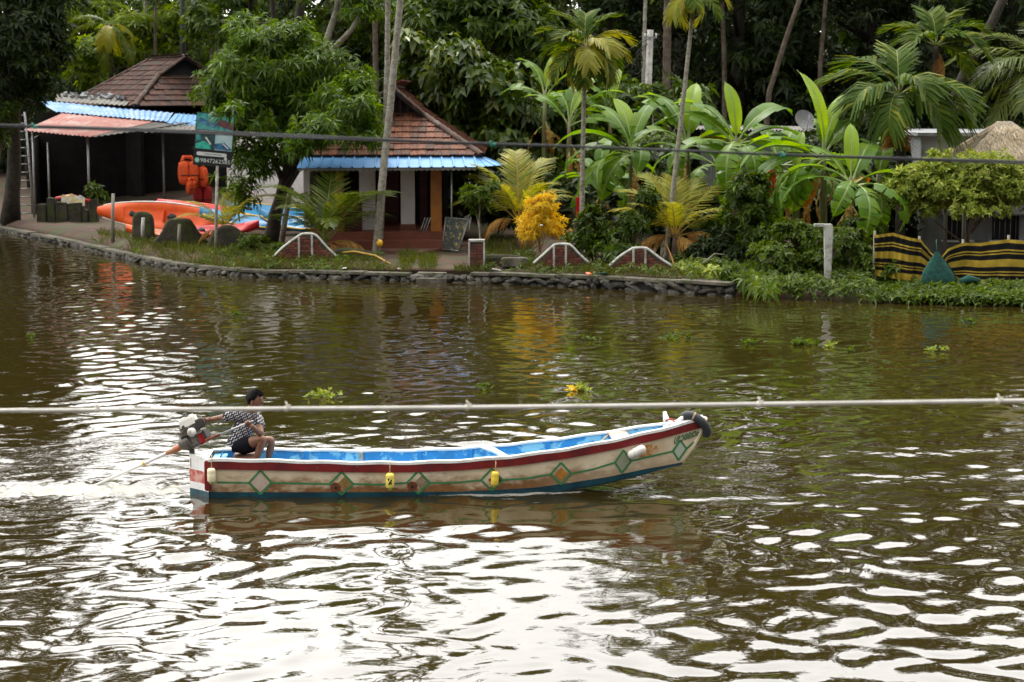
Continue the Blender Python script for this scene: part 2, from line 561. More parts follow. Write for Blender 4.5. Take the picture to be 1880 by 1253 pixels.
leafmat('leaf_areca', (.035, .085, .012), (.060, .125, .018), (.150, .190, .030), rough=.55, trans=.32, spec=.3)
leafmat('leaf_banana', (.060, .160, .018), (.085, .200, .024), (.125, .240, .030), rough=.3, trans=.45, midrib=True, spec=.6)
leafmat('leaf_dead', (.20, .09, .02), (.30, .15, .035), (.36, .24, .07), rough=.7, trans=.2)
leafmat('leaf_weed', (.045, .095, .012), (.070, .135, .016), (.120, .190, .030), rough=.42, trans=.35)
leafmat('grass_blade', (.045, .080, .014), (.075, .105, .022), (.130, .140, .045), rough=.5, trans=.35)
mat('rachis', (.16, .19, .03), .5)
mat('rachis_gold', (.38, .22, .02), .5)
mat('bark_dark', (.020, .015, .010), .9, (.045, .035, .025), 6, bump=.6, bscale=14)
mat('bark_brown', (.085, .06, .04), .9, (.15, .12, .09), 5, bump=.6, bscale=14)
mat('bark_pale', (.20, .18, .14), .85, (.36, .34, .29), 4, bump=.5, bscale=16, col3=(.10, .10, .06), scale3=9)
mat('bark_areca', (.17, .15, .11), .85, (.33, .31, .26), 7, lo=.35, hi=.6, bump=.5, bscale=18, col3=(.05, .045, .03), scale3=14, lo3=.55, hi3=.62, stretch=(1, 1, 1.6))
mat('stem_green', (.10, .15, .03), .5, (.16, .13, .05), 5)
mat('stone', (.036, .032, .027), .85, (.095, .085, .070), 3.5, bump=.9, bscale=12, vary=.65, col3=(.035, .045, .018), scale3=5, lo3=.5, hi3=.7)
mat('mortar', (.025, .022, .018), .95, bump=.5)
mat('coping', (.065, .055, .042), .9, (.15, .13, .10), 2.2, bump=.6, bscale=9, col3=(.05, .06, .02), scale3=4, lo3=.5, hi3=.62)
mat('earth', (.048, .027, .017), .95, (.085, .042, .027), 1.5, bump=.8, bscale=4, col3=(.05, .055, .018), scale3=.7, lo3=.48, hi3=.62)
mat('wood_grey', (.18, .16, .13), .8, (.28, .26, .22), 6, bump=.4, stretch=(4, 4, .6))

# ------------------------------------------------------------------ bank line
BANK_PX = [(-900, 345), (-400, 383), (0, 424), (140, 454), (250, 480), (330, 497), (440, 508), (560, 512), (750, 517), (900, 521),
           (1100, 530), (1340, 545), (1600, 553), (1880, 559), (2300, 570), (3000, 585)]
BANK = [G(x, y, 0.0) for x, y in BANK_PX]
BX = np.array([p.x for p in BANK]); BY = np.array([p.y for p in BANK])
def bank_y(x): return float(np.interp(x, BX, BY))
_cx = [G(x, 500, .25).x for x in (-200, 330, 750, 1100, 1340)]
def cop_z(x): return float(np.interp(x, _cx, [.18, .22, .27, .36, .38]))     # top of the wall
def ground_z(x, y):
    """height of the bank a little inland of the wall"""
    c = cop_z(x)
    return c + (ZG - c) * min(1, max(0, (y - bank_y(x) - .4) / .9))

# ------------------------------------------------------------------ water
BOAT_L = 6.62
BOAT_YAW = R(3.0)
BOAT_O = G(383, 915, 0.0) + Vector((-math.sin(BOAT_YAW), math.cos(BOAT_YAW), 0)) * .38

def wave_height(X, Y):
    rng = np.random.default_rng(11)
    H = np.zeros_like(X)
    # slow patchiness of the breeze
    def lump(s, seed):
        r = np.random.default_rng(seed); v = np.zeros_like(X)
        for _ in range(9):
            a = r.uniform(0, 2 * np.pi); k = 2 * np.pi / (s * r.uniform(.6, 1.6))
            v += np.sin(k * (X * np.cos(a) + Y * np.sin(a)) + r.uniform(0, 6.3))
        return v / 3.0
    patch = 1.0 + .38 * np.clip(lump(7.0, 3), -1.3, 1.3)
    wx = X + .10 * lump(1.7, 21); wy = Y + .10 * lump(1.9, 22)
    for i in range(72):
        lam = .28 * (2.0 / .28) ** rng.uniform(0, 1)
        a = rng.normal(np.pi / 2, .9) if rng.uniform() < .6 else rng.uniform(0, 2 * np.pi)
        k = 2 * np.pi / lam
        slope = .0120 * np.exp(-(np.log(lam / .56) / .5) ** 2)
        H += slope / k * np.sin(k * (wx * np.cos(a) + wy * np.sin(a)) + rng.uniform(0, 6.3)) * patch
    # crossing ripples thrown up by the boat
    bx, by = BOAT_O.x, BOAT_O.y
    u = X - bx; v = Y - by
    wake = np.exp(-((v - 2.6) / 1.9) ** 2) * (1 / (1 + np.exp((u - 6.2) * 1.6)))
    wake += 1.3 * np.exp(-((v - 1.0 - .02 * (u - 6)) / .45) ** 2) / (1 + np.exp(-(u - 6.6) * 3)) + 1.1 * np.exp(-((v + .3 + .10 * (u - 6)) / .30) ** 2) / (1 + np.exp(-(u - 6.4) * 3)) * np.exp(-np.clip(u - 6.5, 0, 99) / 5) + .8 * np.exp(-((v - 2.9) / .4) ** 2) / (1 + np.exp(-(u - 6.6) * 3))
    wake += 1.0 * np.exp(-((v - .2) / 1.6) ** 2) * (1 / (1 + np.exp((u + .3) * 2.2)))
    wake *= .65 + .5 * lump(2.2, 9)
    wake = np.clip(wake, 0, 1.6)
    for i in range(36):
        lam = .2 * (.75 / .2) ** rng.uniform(0, 1)
        a = rng.choice([1.15, 1.98]) + rng.normal(0, .22)
        k = 2 * np.pi / lam
        H += .020 / k * np.sin(k * (wx * np.cos(a) + wy * np.sin(a)) + rng.uniform(0, 6.3)) * wake
    # the long diverging wake crest nearer the camera
    for off, amp in ((-1.0, .022), (-1.9, .014), (-2.9, .010)):
        c = off - .16 * (4.5 - u)
        w = np.where(u < 5.5, 1.0, np.exp(-((u - 5.5) / .8) ** 2)) * np.exp(-np.clip(-u, 0, 99) / 14)
        H += amp * np.exp(-((v - c) / .22) ** 2) * w * (.7 + .5 * lump(1.6, 5))
    foam = np.zeros_like(X)
    t = -u
    core = np.exp(-((v - .1) / (.38 + .11 * np.clip(t, 0, 9))) ** 2) * (1 / (1 + np.exp(-(t - .1) * 5)))
    prop = np.exp(-((u + 1.75) / 1.3) ** 2) * np.exp(-((v - .25) / .5) ** 2)
    foam += .47 * core * np.exp(-np.clip(t, 0, 99) / 16) + .42 * prop
    hb_ = np.interp(u / BOAT_L, [0, .3, .5, .62, .72, .84], [.34, .40, .40, .37, .27, .13])
    vv = -(X - bx) * math.sin(BOAT_YAW) + (Y - by) * math.cos(BOAT_YAW)
    hull = np.exp(-(np.minimum(0, vv + hb_ + .02) / .10) ** 2) * (vv < .1) * np.clip((u - 2.2) / 1.4, 0, 1) * np.clip((5.3 - u) / .5, 0, 1)
    foam += .78 * hull + .30 * np.exp(-((vv + .78 - .10 * (u - 2)) / .07) ** 2) * np.clip((u - 1.5) / 1.5, 0, 1) * np.clip((4.8 - u) / 1.2, 0, 1)
    H += (.020 * core * lump(.5, 31) + .03 * prop * lump(.4, 32)) + .03 * hull * (.6 + .4 * lump(.4, 33))
    return H, np.clip(foam, 0, 1), np.clip(wake, 0, 1.5)

def make_water():
    ys = np.concatenate([np.array([-80., -30., -5., 5.]), np.exp(np.linspace(math.log(12.5), math.log(96), 960)), np.array([104., 130., 200.])])
    us = np.concatenate([np.array([-5., -1.5, -.7]), np.linspace(-.36, .36, 470), np.array([.7, 1.5, 5.])])
    Yg, Ug = np.meshgrid(ys, us, indexing='ij')
    X = Ug * np.maximum(Yg, 12.5)
    H, foam, chop = wave_height(X, Yg)
    H *= ((np.abs(Ug) < .5) & (Yg > 10) & (Yg < 100))
    # nothing of the river inside the hull or under the bank
    V = np.stack([X, Yg, H], -1).reshape(-1, 3)
    nr, nc = X.shape
    i = np.arange((nr - 1) * nc).reshape(nr - 1, nc)[:, :-1].ravel()
    Q = np.stack([i, i + 1, i + nc + 1, i + nc], 1)
    me = np_mesh('water', V, Q, smooth=True)
    at = me.attributes.new('foam', 'FLOAT', 'POINT')
    at.data.foreach_set('value', foam.ravel().astype(np.float32))
    ac = me.attributes.new('chop', 'FLOAT', 'POINT')
    ac.data.foreach_set('value', chop.ravel().astype(np.float32))
    m, n, l, b = _nodes('river_water')
    tc = n.new('ShaderNodeTexCoord')
    b.inputs['Roughness'].default_value = .03
    b.inputs['IOR'].default_value = 1.8
    nz0 = n.new('ShaderNodeTexNoise'); nz0.inputs['Scale'].default_value = .35; nz0.inputs['Detail'].default_value = 4
    l.new(tc.outputs['Object'], nz0.inputs['Vector'])
    c0 = n.new('ShaderNodeMix'); c0.data_type = 'RGBA'
    c0.inputs[6].default_value = (.021, .0145, .003, 1); c0.inputs[7].default_value = (.029, .0205, .0045, 1)
    l.new(nz0.outputs['Fac'], c0.inputs['Factor'])
    # small ripples
    mp = n.new('ShaderNodeMapping'); mp.inputs['Scale'].default_value = (1.0, 1.5, 1)
    l.new(tc.outputs['Object'], mp.inputs['Vector'])
    nz = n.new('ShaderNodeTexNoise'); nz.inputs['Scale'].default_value = 5.5; nz.inputs['Detail'].default_value = 2.5; nz.inputs['Distortion'].default_value = .4
    l.new(mp.outputs[0], nz.inputs['Vector'])
    bp = n.new('ShaderNodeBump'); bp.inputs['Distance'].default_value = .12
    ca = n.new('ShaderNodeAttribute'); ca.attribute_name = 'chop'
    cs = n.new('ShaderNodeMath'); cs.operation = 'MULTIPLY_ADD'; cs.inputs[1].default_value = .11; cs.inputs[2].default_value = .014
    l.new(ca.outputs['Fac'], cs.inputs[0]); l.new(cs.outputs[0], bp.inputs['Strength'])
    l.new(nz.outputs['Fac'], bp.inputs['Height'])
    l.new(bp.outputs[0], b.inputs['Normal'])
    at_ = n.new('ShaderNodeAttribute'); at_.attribute_name = 'foam'
    fz = n.new('ShaderNodeTexNoise'); fz.inputs['Scale'].default_value = 11; fz.inputs['Detail'].default_value = 8; fz.inputs['Roughness'].default_value = .72
    fm = n.new('ShaderNodeMapping'); fm.inputs['Scale'].default_value = (.55, 1.3, 1)
    l.new(tc.outputs['Object'], fm.inputs['Vector']); l.new(fm.outputs[0], fz.inputs['Vector'])
    ad = n.new('ShaderNodeMath'); ad.operation = 'ADD'; l.new(at_.outputs['Fac'], ad.inputs[0]); l.new(fz.outputs['Fac'], ad.inputs[1])
    fr = n.new('ShaderNodeMapRange'); fr.inputs['From Min'].default_value = .90; fr.inputs['From Max'].default_value = 1.16; fr.inputs['To Max'].default_value = .85
    l.new(ad.outputs[0], fr.inputs['Value'])
    gt = n.new('ShaderNodeMath'); gt.operation = 'GREATER_THAN'; gt.inputs[1].default_value = .04; l.new(at_.outputs['Fac'], gt.inputs[0])
    mm = n.new('ShaderNodeMath'); mm.operation = 'MULTIPLY'; l.new(fr.outputs[0], mm.inputs[0]); l.new(gt.outputs[0], mm.inputs[1])
    fb = n.new('ShaderNodeBsdfDiffuse'); fb.inputs['Color'].default_value = (.46, .45, .40, 1)
    fbp = n.new('ShaderNodeBump'); fbp.inputs['Strength'].default_value = .6; fbp.inputs['Distance'].default_value = .05
    l.new(fz.outputs['Fac'], fbp.inputs['Height']); l.new(fbp.outputs[0], fb.inputs['Normal'])
    l.new(c0.outputs[2], b.inputs['Base Color'])
    ms = n.new('ShaderNodeMixShader')
    l.new(mm.outputs[0], ms.inputs[0]); l.new(b.outputs[0], ms.inputs[1]); l.new(fb.outputs[0], ms.inputs[2])
    l.new(ms.outputs[0], n['Material Output'].inputs['Surface'])
    o = link('water', me, None, [m])
    tag(o, kind='structure')
make_water()

# ------------------------------------------------------------------ ground
def make_ground():
    xs = np.concatenate([np.linspace(-400, -40, 10), np.linspace(-36, 24, 130), np.linspace(30, 400, 10)])
    offs = np.concatenate([np.array([.0, .30, .55, .9]), np.linspace(1.4, 50, 50), np.array([70, 120, 250, 900.])])
    V = []
    rng = np.random.default_rng(5)
    for x in xs:
        y0 = bank_y(x)
        nat = np.clip((x - 5.4) / .8, 0, 1)           # the right part of the bank is a low earth slope
        for o in offs:
            z = ZG
            if o < .01: z = -.5
            elif nat > 0: z = ZG * (1 - nat * .9 * max(0, 1 - o / 1.6)) - nat * .02
            else: z = ground_z(x, y0 + o) - .03
            if 1 < o < 60: z += rng.uniform(-.03, .03)
            if o > 8: z += min(2.2, (o - 8) * .05)
            yy = y0 + o + (.28 * (1 - nat) if o < .4 else 0)
            V.append((x, yy, z))
    nc = len(offs); nr = len(xs)
    i = (np.arange(nr - 1)[:, None] * nc + np.arange(nc - 1)[None]).ravel()
    Q = np.stack([i, i + nc, i + nc + 1, i + 1], 1)
    o = link('ground', np_mesh('ground', np.array(V), Q, smooth=True), None, [M['earth']])
    tag(o, kind='structure')
make_ground()

# ------------------------------------------------------------------ stone retaining wall
def stone_mesh(i):
    r = random.Random(100 + i)
    mb = MB()
    bm = bmesh.new()
    bmesh.ops.create_icosphere(bm, subdivisions=1, radius=1)
    for v in bm.verts:
        n = v.co.copy()
        m = max(abs(n.x), abs(n.y), abs(n.z))
        v.co = n.lerp(n / m, .55) * r.uniform(.86, 1.1)
    me = bpy.data.meshes.new('stone'); bm.to_mesh(me); bm.free()
    me.materials.append(M['stone'])
    return me
STONES = [stone_mesh(i) for i in range(10)]

def make_retaining_wall():
    pts = [Vector((b.x, b.y, 0)) for b, p in zip(BANK, BANK_PX) if -400 <= p[0] <= 1340]
    root = thing('retaining_wall', 'low dark rubble stone river wall with a concrete coping along the bank', 'wall', (pts[0].x, pts[0].y, 0))
    core = MB(); n_st = 0
    for a, b in zip(pts[:-1], pts[1:]):
        d = (b - a); L = d.length; d.normalize(); nrm = Vector((d.y, -d.x, 0))
        core.prism([a + nrm * -.06 - Vector((0, 0, .5)), b + nrm * -.06 - Vector((0, 0, .5)), b - nrm * .5 - Vector((0, 0, .5)), a - nrm * .5 - Vector((0, 0, .5))], (0, 0, .5 + min(cop_z(a.x), cop_z(b.x)) - .10))
        if a.x < -20.5: continue
        for row, (z, h) in enumerate(((-.05, .20), (.5, .14), (.9, .16))):
            x = random.uniform(0, .1)
            while x < L - .05:
                w = random.choice((random.uniform(.14, .26), random.uniform(.26, .42), random.uniform(.4, .62)))
                w = min(w, L - x + .08)
                hh = h * random.uniform(.65, 1.5)
                st = bpy.data.objects.new('stone', random.choice(STONES)); COL.objects.link(st); st.parent = root
                zt_ = cop_z((a + d * x).x) - .16
                c = a + d * (x + w / 2) + Vector((0, 0, (z if row == 0 else zt_ * z) + random.uniform(-.04, .03))) + nrm * random.uniform(-.09, .03)
                st.location = c - root.location
                st.rotation_euler = (random.uniform(-.5, .5), random.uniform(-.5, .5), math.atan2(d.y, d.x) + random.uniform(-.3, .3))
                st.scale = (w * .53, random.uniform(.11, .17), hh * .54)
                n_st += 1
                x += w * random.uniform(.85, 1.1) + (random.uniform(.1, .4) if row == 1 else 0)
    core.build('core', M['mortar'], root, world=True)
    # coping slabs, broken where the steps go down
    gap0, gap1 = G(762, 500, .36).x, G(826, 500, .36).x
    for a, b in zip(pts[:-1], pts[1:]):
        d = (b - a); L = d.length; d.normalize(); nrm = Vector((d.y, -d.x, 0))
        x = 0
        while x < L - .02:
            w = min(random.uniform(1.3, 2.4), L - x)
            if L - x - w < .4: w = L - x
            c0, c1 = a + d * (x + .012), a + d * (x + w - .012)
            mid = (c0 + c1) / 2
            if not (gap0 < mid.x < gap1):
                z = cop_z(mid.x) - .09 + random.uniform(-.03, .012)
                mb = MB()
                o1, o2 = nrm * random.uniform(.03, .12), nrm * -random.uniform(.36, .45)
                mb.prism([c0 + o1 + Vector((0, 0, z)), c1 + o1 + Vector((0, 0, z)), c1 + o2 + Vector((0, 0, z)), c0 + o2 + Vector((0, 0, z))], (0, 0, .085))
                mb.build('coping_slab', M['coping'], root, world=True, bevel=.015)
            x += w
    return n_st
N_ST = make_retaining_wall()

# landing step in the gap of the wall
mb = MB()
g0, g1 = G(766, 505, .15), G(822, 505, .15)
mb.box(((g0.x + g1.x) / 2, bank_y(g0.x) - .03, .04), (g1.x - g0.x, .7, .16))
mb.box(((g0.x + g1.x) / 2, bank_y(g0.x) + .32, .17), (g1.x - g0.x - .03, .6, .14))
ls = tag(mb.build('landing_step', M['coping'], bevel=.02), 'low concrete landing steps in the gap of the stone wall', 'steps')
# ------------------------------------------------------------------ background trees
def px_blob(px, py, rx, ry, d, dz=1.0):
    p = A(px, py, d); s = S(d)
    return (p.x, p.y, p.z, rx / s, rx / s * dz, ry / s)

def crown_variant(i, kind):
    """crown of a tall forest tree about 16 m high, base at origin"""
    r = random.Random(40 + i)
    bl = []
    for j in range(9):
        z = 2.2 + 13.0 * (j + .5) / 9
        for q in range(3):
            a = r.uniform(0, 6.28); rad = r.uniform(.6, 2.6) * (1.0 if z < 12 else .7)
            s = r.uniform(1.2, 2.2)
            bl.append((rad * math.cos(a), rad * math.sin(a), z + r.uniform(-.8, .8), s * 1.15, s * 1.15, s * .85))
    T, Ax, C = blob_tips(bl, 1900, .55, 8, .5, .2)
    if kind == 'big': V, Q = rosettes(T, Ax, 7, .38, .17, (-.4, .8), .35)
    elif kind == 'fine': V, Q = rosettes(T, Ax, 7, .30, .09, (-.4, .9), .3)
    else: V, Q = rosettes(T, Ax, 6, .38, .14, (-.4, .8), .35)
    return np_mesh('forest_crown', V, Q), C

VAR = [crown_variant(0, 'mid'), crown_variant(1, 'big'), crown_variant(2, 'fine'), crown_variant(3, 'mid'), crown_variant(4, 'big')]
def variant_mesh(i, m):
    key = f'{i}{m}'
    if key not in VM:
        me = VAR[i][0].copy(); me.materials.append(M[m]); VM[key] = me
    return VM[key]
VM = {}
def trunk_mesh(seed, h, r, m):
    rr = random.Random(seed); mb = MB()
    pts = [(0, 0, -.5)]
    x = y = 0
    for k in range(1, 8):
        x += rr.uniform(-.16, .16); y += rr.uniform(-.16, .16)
        pts.append((x, y, h * k / 7))
    mb.tube(pts, [r * (1.2 - .9 * k / 7) for k in range(8)], 9)
    for k in range(9):
        i = rr.randint(2, 6); p = Vector(pts[i]); a = rr.uniform(0, 6.28); l = rr.uniform(1.3, 2.8)
        q = p + Vector((math.cos(a) * l, math.sin(a) * l, l * .55))
        mb.tube([p, p.lerp(q, .5) + Vector((0, 0, .1)), q], [r * .4, r * .3, r * .1], 6)
    return mb.mesh('trunk', M[m])
TRUNKS = [trunk_mesh(1, 13, .24, 'bark_dark'), trunk_mesh(2, 13.5, .2, 'bark_brown'), trunk_mesh(3, 12.5, .26, 'bark_pale')]

FOREST = [
 (-230, 84, 13.5, 3, 'leaf_dark', 0, 'dark forest tree at the far left edge beyond the ladder'),
 (60, 96, 12.0, 3, 'leaf_dark', 0, 'dark leafy tree behind the ladder tree and left of the boathouse'),
 (165, 104, 10.6, 2, 'leaf_light', 1, 'pale green tree rising over the left end of the boathouse roof'),
 (262, 108, 10.8, 0, 'leaf_mid', 1, 'mid green tree behind the ridge of the boathouse tile roof'),
 (380, 100, 14.5, 2, 'leaf_mid', 2, 'tree behind the boathouse gablet beside the black pole'),
 (470, 92, 14.5, 0, 'leaf_mid', 0, 'tall tree behind the left half of the mango tree crown'),
 (610, 88, 13.2, 3, 'leaf_dark', 1, 'dark tall tree behind the right half of the mango tree crown'),
 (700, 90, 13.4, 0, 'leaf_dark', 0, 'shaded tree directly behind the pair of tall palm trunks'),
 (800, 84, 13.4, 1, 'leaf_big', 1, 'broad leaved glossy tree above the right slope of the house roof'),
 (905, 87, 13.6, 4, 'leaf_big', 0, 'broad leaved tree left of the yellowing areca palm crown'),
 (1010, 90, 12.5, 1, 'leaf_mid', 1, 'broad leaved tree just behind the yellowing areca palm crown'),
 (1120, 86, 13.5, 3, 'leaf_dark', 0, 'dark tree between the areca palm crown and the utility pole'),
 (1240, 90, 19.5, 2, 'leaf_dark', 2, 'dark tree behind the utility pole top'),
 (1350, 85, 20.0, 0, 'leaf_dark', 0, 'dark tree behind the thin leaning grey trunk'),
 (1470, 88, 20.0, 3, 'leaf_dark', 1, 'dark tree above the upright banana leaves and satellite dish'),
 (1590, 86, 19.5, 2, 'leaf_dark', 0, 'dark tree behind the left side of the drooping fan palm'),
 (1720, 90, 20.0, 0, 'leaf_dark', 1, 'dark tree behind the fan palm and the leaning black trunk'),
 (1850, 84, 19.0, 3, 'leaf_dark', 0, 'dark tree behind the thatched hip roof'),
 (2010, 82, 19.0, 0, 'leaf_dark', 1, 'dark tree at the right edge behind the white building'),
]
for i, (px, d, h, v, m, tk, lab) in enumerate(FOREST):
    x = (px - 940) / S(d)
    root = thing('forest_tree', lab, 'tree', (x, d, ZG + .2), 'trees of the wood behind the houses')
    s = h / 16.0
    w = s * random.uniform(.95, 1.15)
    put('crown', variant_mesh(v, m), root, (0, 0, 0), (0, 0, random.uniform(0, 6.28)), (w, w, s))
    put('trunk', TRUNKS[tk], root, (0, 0, 0), (0, 0, random.uniform(0, 6.28)), (s, s, s))

# far wood: one mass of leaves closing the view
def far_wood():
    n = 38000
    x = rv(n, -70, 70); y = 104 + rv(n, 0, 16) + np.abs(x) * -.05
    px = 940 + x * F / y
    hmax = np.where((px > 70) & (px < 300), 11.2, 14.5)
    hmax = np.where((px >= 300) & (px < 360), 11, hmax)
    hmax = np.where((px >= 360) & (px < 1080), 11.5, hmax)
    hmax = hmax * (.85 + .15 * np.sin(x * 1.3) + .08 * np.sin(x * 3.1))
    z = .2 + hmax * rv(n, 0, 1) ** .9
    T = np.stack([x, y, z], 1)
    Ax = np.stack([RNG.normal(0, .5, n), -np.ones(n), rv(n, .1, .9)], 1)
    V, Q = rosettes(T, Ax, 4, .75, .30, (-.3, .8), .35)
    o = link('far_wood', np_mesh('far_wood', V, Q), None, [M['leaf_dark']])
    tag(o, kind='stuff')
far_wood()

def undergrowth():
    n = 9000
    x = rv(n, -30, 26); px0 = rv(n, 0, 1)
    y = 71 + rv(n, 0, 26)
    px = 940 + x * F / y
    keep = ~(((px > -500) & (px < 480)) & (y < 97)) & ~((px > 430) & (px < 900) & (y < 78))
    x, y = x[keep], y[keep]; n = len(x)
    z = .5 + (y - 70) * .04 + rv(n, 0, 1) ** 1.4 * 2.8
    Ax = np.stack([RNG.normal(0, .5, n), -np.ones(n) * .6, rv(n, .3, 1.2)], 1)
    V, Q = rosettes(np.stack([x, y, z], 1), Ax, 5, .42, .17, (-.3, .8), .35)
    o = link('undergrowth', np_mesh('undergrowth', V, Q), None, [M['leaf_mid']])
    tag(o, kind='stuff')
undergrowth()

# ------------------------------------------------------------------ the trees and bushes one can tell apart
def ground_at(px, d):
    p = A(px, 400, d); return (p.x, d, ZG)

D = 64.5
leafy('mango_tree', 'dense round mango tree with a leaning dark trunk in front of the white house wall', 'tree', ground_at(492, 65.5),
      [px_blob(500, 120, 105, 80, D), px_blob(600, 175, 88, 85, D), px_blob(435, 180, 70, 85, D), px_blob(530, 215, 130, 70, D + .4), px_blob(410, 250, 42, 55, D),
       px_blob(455, 75, 50, 42, D + .6), px_blob(545, 80, 50, 40, D), px_blob(640, 215, 52, 60, D), px_blob(455, 305, 42, 52, D - .3), px_blob(440, 358, 26, 38, D - .3),
       px_blob(530, 265, 50, 40, D), px_blob(605, 245, 60, 42, 61.2), px_blob(655, 225, 42, 46, 61.0), px_blob(570, 262, 45, 26, 61.4), px_blob(640, 180, 50, 40, 62), px_blob(416, 212, 26, 24, 60.2), px_blob(660, 255, 34, 26, 60.8)],
      3000, 9, .32, .072, M['leaf_mango'], M['bark_dark'], .27, clump=.42, per=9, spread=(-.35, .9), droop=.3, limbs=12, trunk_top=A(540, 250, 65))

leafy('shade_tree', 'black shadowed tree overhanging the ladder at the left edge', 'tree', ground_at(18, 77.5),
      [px_blob(20, 60, 90, 110, 74), px_blob(75, 20, 60, 70, 74), px_blob(85, 115, 42, 75, 75), px_blob(-60, 140, 70, 120, 74), px_blob(20, 150, 55, 60, 75), px_blob(95, 175, 22, 30, 75),
       px_blob(-110, -40, 120, 120, 76), px_blob(60, -70, 90, 70, 76), px_blob(-40, -220, 110, 110, 76), px_blob(-60, -380, 90, 90, 76), px_blob(80, -330, 110, 60, 76), px_blob(200, -390, 100, 60, 77), px_blob(300, -370, 80, 60, 78), px_blob(20, -420, 110, 80, 76), px_blob(140, -450, 120, 80, 76), px_blob(-60, -520, 110, 90, 76), px_blob(60, -560, 100, 70, 76)],  # high unseen crown clumps, added so the lower-left water reflects dark leaves
      5200, 6, .36, .13, M['leaf_dark'], M['bark_dark'], .34, clump=.5, limbs=10, trunk_top=A(35, 60, 76))
leafy('creeper_bush', 'low green creeper growing on the trunk foot left of the ladder', 'bush', ground_at(-8, 75),
      [px_blob(-6, 235, 20, 34, 74.5), px_blob(16, 205, 16, 22, 74.5)], 130, 6, .28, .11, M['leaf_mid'], M['bark_brown'], .06, limbs=3)
D = 72
leafy('vine_tree', 'sloping mound of big glossy leaves and vines right of the house roof', 'tree', ground_at(920, 73),
      [px_blob(840, 130, 75, 55, D), px_blob(900, 170, 85, 60, D), px_blob(970, 225, 85, 50, D), px_blob(1030, 255, 48, 55, D), px_blob(830, 210, 90, 60, D + 1), px_blob(930, 280, 110, 60, D),
       px_blob(770, 120, 50, 55, D + 1), px_blob(790, 240, 50, 40, D + 1.5), px_blob(1000, 320, 70, 60, D), px_blob(880, 340, 60, 55, D + .5)],
      2100, 6, .36, .22, M['leaf_big'], M['bark_brown'], .2, clump=.55, per=7, spread=(-.5, .6), droop=.45, limbs=9)
leafy('glossy_tree', 'glossy leaved tree top with pale shining leaves left of the areca palm', 'tree', ground_at(850, 77),
      [px_blob(790, 60, 70, 60, 76), px_blob(880, 40, 80, 60, 76), px_blob(960, 60, 60, 60, 76), px_blob(860, -20, 110, 60, 77)],
      1300, 7, .36, .15, M['leaf_mid'], M['bark_dark'], .2, clump=.55, spread=(-.4, .8), droop=.35)
leafy('fruit_tree', 'bushy tree with small shining leaves behind the right slope of the tile roof', 'tree', ground_at(770, 76),
      [px_blob(740, 175, 45, 60, 75), px_blob(800, 200, 60, 55, 75), px_blob(850, 250, 55, 45, 75)],
      520, 7, .28, .11, M['leaf_mid'], M['bark_brown'], .15, clump=.45)
leafy('hill_bush', 'bright light green bush in the gap over the boathouse tile ridge', 'bush', ground_at(230, 101),
      [px_blob(180, 110, 60, 45, 100), px_blob(250, 80, 70, 55, 100), px_blob(310, 70, 40, 60, 100), px_blob(355, 70, 30, 50, 100), px_blob(150, 150, 30, 30, 100)],
      620, 6, .42, .17, M['leaf_light'], M['bark_brown'], .12, clump=.6)
leafy('back_bush', 'light green bush between the wood and the mango tree top', 'bush', ground_at(395, 90),
      [px_blob(380, 60, 40, 50, 88), px_blob(640, 40, 60, 50, 84), px_blob(720, 60, 40, 60, 84)], 400, 6, .36, .14, M['leaf_mid'], M['bark_brown'], .1)
leafy('vine_bush', 'light green creepers filling the gap behind the banana plants and the utility pole', 'creeper', ground_at(1180, 72),
      [px_blob(1130, 190, 50, 40, 71), px_blob(1210, 185, 60, 32, 71), px_blob(1280, 200, 40, 40, 70), px_blob(1080, 230, 50, 50, 71), px_blob(1180, 240, 60, 40, 71), px_blob(1090, 300, 60, 50, 69), px_blob(1200, 300, 70, 50, 68)],
      900, 6, .30, .14, M['leaf_mid'], M['bark_brown'], .08, clump=.5)
leafy('vine_bush', 'dark leafy creepers filling the shade behind the rightmost bananas', 'creeper', ground_at(1560, 64),
      [px_blob(1540, 270, 50, 40, 64), px_blob(1610, 250, 50, 50, 64), px_blob(1660, 330, 40, 70, 62), px_blob(1500, 300, 50, 50, 63)],
      620, 6, .30, .13, M['leaf_dark'], M['bark_dark'], .08, clump=.45)
D = 54.5
leafy('pale_bush', 'wide pale yellow green bush in front of the white building windows', 'bush', ground_at(1765, 55),
      [px_blob(1712, 340, 62, 44, D), px_blob(1660, 350, 40, 34, D), px_blob(1800, 330, 80, 48, D), px_blob(1850, 350, 50, 45, D), px_blob(1770, 375, 90, 35, D), px_blob(1690, 370, 35, 32, D), px_blob(1720, 300, 30, 18, D), px_blob(1915, 340, 40, 40, D)],
      4600, 7, .135, .065, M['leaf_pale'], M['bark_brown'], .09, clump=.26, per=12, droop=.1, spread=(0, 1.1), up=.7, trunk_top=A(1790, 380, D))
leafy('green_shrub', 'tall dark green shrub right of the fallen yellow palm frond', 'shrub', ground_at(1378, 56),
      [px_blob(1372, 345, 38, 30, 55.5), px_blob(1365, 390, 42, 40, 55.5), px_blob(1390, 420, 40, 40, 55.5)],
      420, 8, .22, .085, M['leaf_mid'], M['bark_brown'], .05, clump=.28)
leafy('flowering_shrub', 'leafy garden shrub with pale new tips at the foot of the areca trunk', 'shrub', ground_at(1098, 57),
      [px_blob(1085, 425, 32, 26, 56.5), px_blob(1120, 455, 44, 28, 56.3), px_blob(1065, 450, 26, 24, 56.5), px_blob(1092, 398, 15, 18, 56.5)],
      330, 7, .19, .085, M['leaf_mid'], M['bark_brown'], .05, clump=.26)
